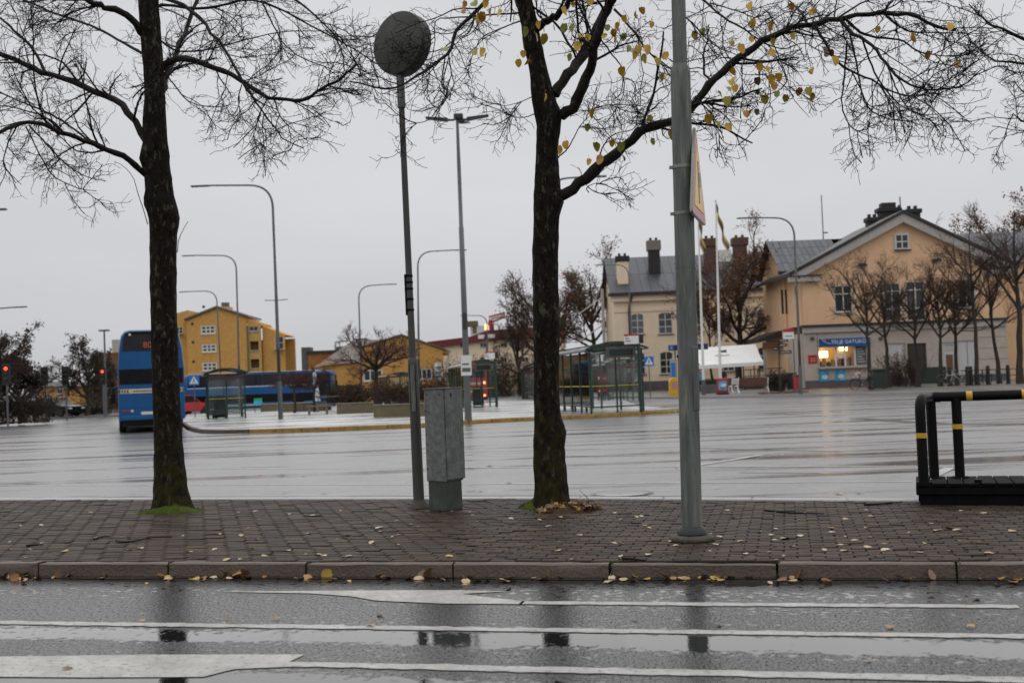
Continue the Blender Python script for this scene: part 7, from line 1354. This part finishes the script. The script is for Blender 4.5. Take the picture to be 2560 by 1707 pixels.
b = D(1692, 985, 84); b.z = ZF; b.x -= .2; t = thing('info_pylon', 'slim pale blue pylon half hidden behind the thick grey pole', 'pylon', b); MB().box(-.2, .2, -.12, .12, 0, 2.6).build('body', 'shelter_edge', t, bev=.03); MB().box(-.15, .15, -.128, -.121, .8, 2.3).build('panel', 'sign_blue', t)
# bollards and rails by the bicycles
for i, (px, lab) in enumerate(((2420, 'first black bollard from the left beside the pale bicycle'), (2429, 'second black bollard, close behind the pale bicycle'), (2472, 'black bollard in front of the dark bicycle'), (2522, 'black bollard right of the leaning tree'), (2376, 'black bollard left of the pale bicycle'))):
    b = D(px, 972, 72.5 + .2 * i); b.z = ZF; t = thing('bollard', lab, 'bollard', b, group='black bollards by the bicycles'); MB().lathe([(.12, 0), (.12, .9), (.14, .92), (.14, 1.0), (.1, 1.06), (.12, 1.12), (.1, 1.2), (.02, 1.24)], 12).build('post', 'black', t); MB().lathe([(.17, 0), (.17, .05), (.13, .06)], 12).build('foot', 'black', t)
b = D(2425, 972, 74); t = thing('bicycle_rail', 'dark metal rail the bicycles lean against', 'rail', (b.x, 74, ZF)); Lr = D(2560, 972, 74).x - b.x
for z in (.55, .95): MB().tube([(0, 0, z), (Lr, 0, z)], .03, 6).build('rail', 'lamp_black', t)
for i in range(5): MB().tube([(Lr * i / 4, 0, 0), (Lr * i / 4, 0, .97)], .03, 6).build('post', 'lamp_black', t)
def bicycle(label, b, rz, frame, lean=.1):
    t = thing('bicycle', label, 'bicycle', b, rz, 'bicycles parked by the station'); t.rotation_euler = (lean, 0, rz); r = .34
    for x in (-.53, .53):
        k = MB(); ring = [(x + r * math.cos(a), 0, r + r * math.sin(a)) for a in np.linspace(0, 2 * math.pi, 25)]; o = MB().tube(ring, .02, 6, cap=False).build('wheel', 'tyre', t)
        for a in np.linspace(0, math.pi, 9)[:-1]: k.tube([(x - r * math.cos(a), 0, r - r * math.sin(a)), (x + r * math.cos(a), 0, r + r * math.sin(a))], .003, 3)
        k.build('spokes', 'rim', o); MB().tube([(x + (r + .03) * math.cos(a), 0, r + (r + .03) * math.sin(a)) for a in np.linspace(.3, 2.6, 12)], .022, 5).build('mudguard', frame, t)
    k = MB(); A, Bq, C, S_ = (-.53, 0, r), (-.08, 0, .30), (.36, 0, .82), (-.22, 0, .82)
    for p, q in ((A, Bq), (A, S_), (Bq, S_), (Bq, C), (S_, (.34, 0, .74)), (C, (.53, 0, r)), (S_, (-.25, 0, .94)), (C, (.33, 0, 1.02))): k.tube([p, q], .02, 6)
    k.build('frame', frame, t); MB().prism([(-.40, .93), (-.12, .94), (-.14, .99), (-.36, 1.0)], -.07, .07).build('saddle', 'bench_wood', t, bev=.015); MB().tube(smoothline([(.20, -.28, 1.0), (.32, -.2, 1.04), (.34, 0, 1.03), (.32, .2, 1.04), (.20, .28, 1.0)], 14).tolist(), .014, 6).build('handlebar', 'rim', t)
    MB().lathe([(.09, -.01), (.09, .01)], 14, c=(-.08, -.05, .30), mat=Matrix.Rotation(R(90), 4, 'X')).tube([(-.08, -.06, .30), (.02, -.08, .16)], .012, 5).box(-.02, .07, -.16, -.08, .14, .165).build('crank', 'rim', t); MB().box(-.75, -.35, -.06, .06, .72, .74).build('carrier', 'rim', t); MB().lathe([(.05, 0), (.06, .06), (.03, .09)], 10, c=(.38, 0, .92), mat=Matrix.Rotation(R(90), 4, 'Y')).build('headlamp', 'rim', t)
for lab, px, Y, rz, fr_ in (('dark bicycle leaning by the tree in front of the kiosk', 2158, 72, R(5), 'black'), ('pale bicycle with full mudguards parked by the bollards', 2400, 73, R(176), 'trim'), ('dark bicycle parked steeply turned beside the black bollard', 2460, 72.8, R(35), 'black'), ('bicycle behind the pale one, mostly hidden', 2372, 73.6, R(10), 'lamp_grey')):
    b = D(px, 972, Y); b.z = ZF; bicycle(lab, b, rz, fr_)
# ------------------------------------------------------------------ people by the canopy (tiny in the picture)
def person(label, b, rz, H, top, legs, hair='hair', sit=False):
    t = thing('person', label, 'person', b, rz); s_ = H / 1.72
    me = bpy.data.meshes.new('body'); J = [(0, 0, .95), (0, 0, 1.15), (0, .01, 1.38), (0, 0, 1.48), (0, .02, 1.58), (0, .02, 1.70), (.10, 0, .9), (.11, .02, .5), (.11, -.02, .06), (.12, .10, .02), (-.10, 0, .9), (-.12, -.05, .5), (-.11, -.02, .06), (-.12, .10, .02), (.19, 0, 1.38), (.25, .0, 1.12), (.22, .16, .94), (-.19, 0, 1.38), (-.25, 0, 1.12), (-.22, .16, .94), (.21, .20, .87), (-.21, .20, .87)]
    E = [(0, 1), (1, 2), (2, 3), (3, 4), (4, 5), (0, 6), (6, 7), (7, 8), (8, 9), (0, 10), (10, 11), (11, 12), (12, 13), (2, 14), (14, 15), (15, 16), (16, 20), (2, 17), (17, 18), (18, 19), (19, 21)]
    rd = [.15, .15, .15, .06, .085, .075, .10, .07, .05, .04, .10, .07, .05, .04, .07, .052, .04, .07, .052, .04, .03, .03]
    me.from_pydata([tuple(c * s_ for c in p) for p in J], E, []); o = obj('body', me, top, t); o.modifiers.new('skin', 'SKIN'); sv = me.skin_vertices[0].data
    for i, r_ in enumerate(rd): sv[i].radius = (r_ * s_, r_ * s_ * (.75 if i < 3 else 1)); sv[i].use_root = i == 0
    o.modifiers.new('sub', 'SUBSURF').render_levels = 2
    MB().lathe([(.02, -.12), (.085, -.09), (.105, 0), (.095, .08), (.03, .125)], 14, c=(0, .025 * s_, 1.63 * s_)).build('head', 'skin', t); MB().lathe([(.112, -.05), (.118, .03), (.10, .10), (.03, .14)], 14, c=(0, -.0 * s_, 1.64 * s_)).build('hair', hair, t)
    k = MB()
    for s in (-1, 1): k.tube([(s * .10 * s_, 0, .93 * s_), (s * .115 * s_, .0, .5 * s_), (s * .115 * s_, -.02, .08 * s_)], [.115 * s_, .085 * s_, .07 * s_], 10)
    k.build('trousers', legs, t)
b = D(1810, 980, 84); b.z = ZF; person('person in dark clothes standing behind the A-board', b, R(150), 1.72, 'cloth_black', 'cloth_black')
b = D(1752, 980, 86); b.z = ZF; person('person in a pale blue jacket beside the left flagpole', b, R(200), 1.70, 'cloth_blue', 'cloth_black')
# mast antenna behind the station
b = D(2077, 980, 120); t = thing('radio_mast', 'thin aerial mast rising behind the station roof', 'mast', (b.x, 120, 0)); H = D(2076, 487, 120).z; MB().tube([(0, 0, 0), (0, 0, H)], [.12, .05], 6).build('pole', 'lamp_grey', t); MB().tube([(-.5, 0, H - 7), (.4, 0, H - 7)], .04, 5).tube([(0, 0, H - 4), (.5, 0, H - 4)], .08, 5).build('cross_arms', 'lamp_grey', t)
# grey cable mast left of the wing (pale lattice seen among the branches)
b = D(1516, 985, 116); t = thing('catenary_mast', 'pale railway mast with slanting struts beside the cream wing', 'mast', (b.x, 116, 0)); H = D(1512, 722, 116).z; MB().tube([(0, 0, 0), (0, 0, H)], .16, 6).build('pole', 'trim', t)
for z in (.92, .66, .40): MB().tube([(0, 0, H * z), (-2.6, -1, H * (z - .16))], .06, 5).build('strut', 'trim', t)
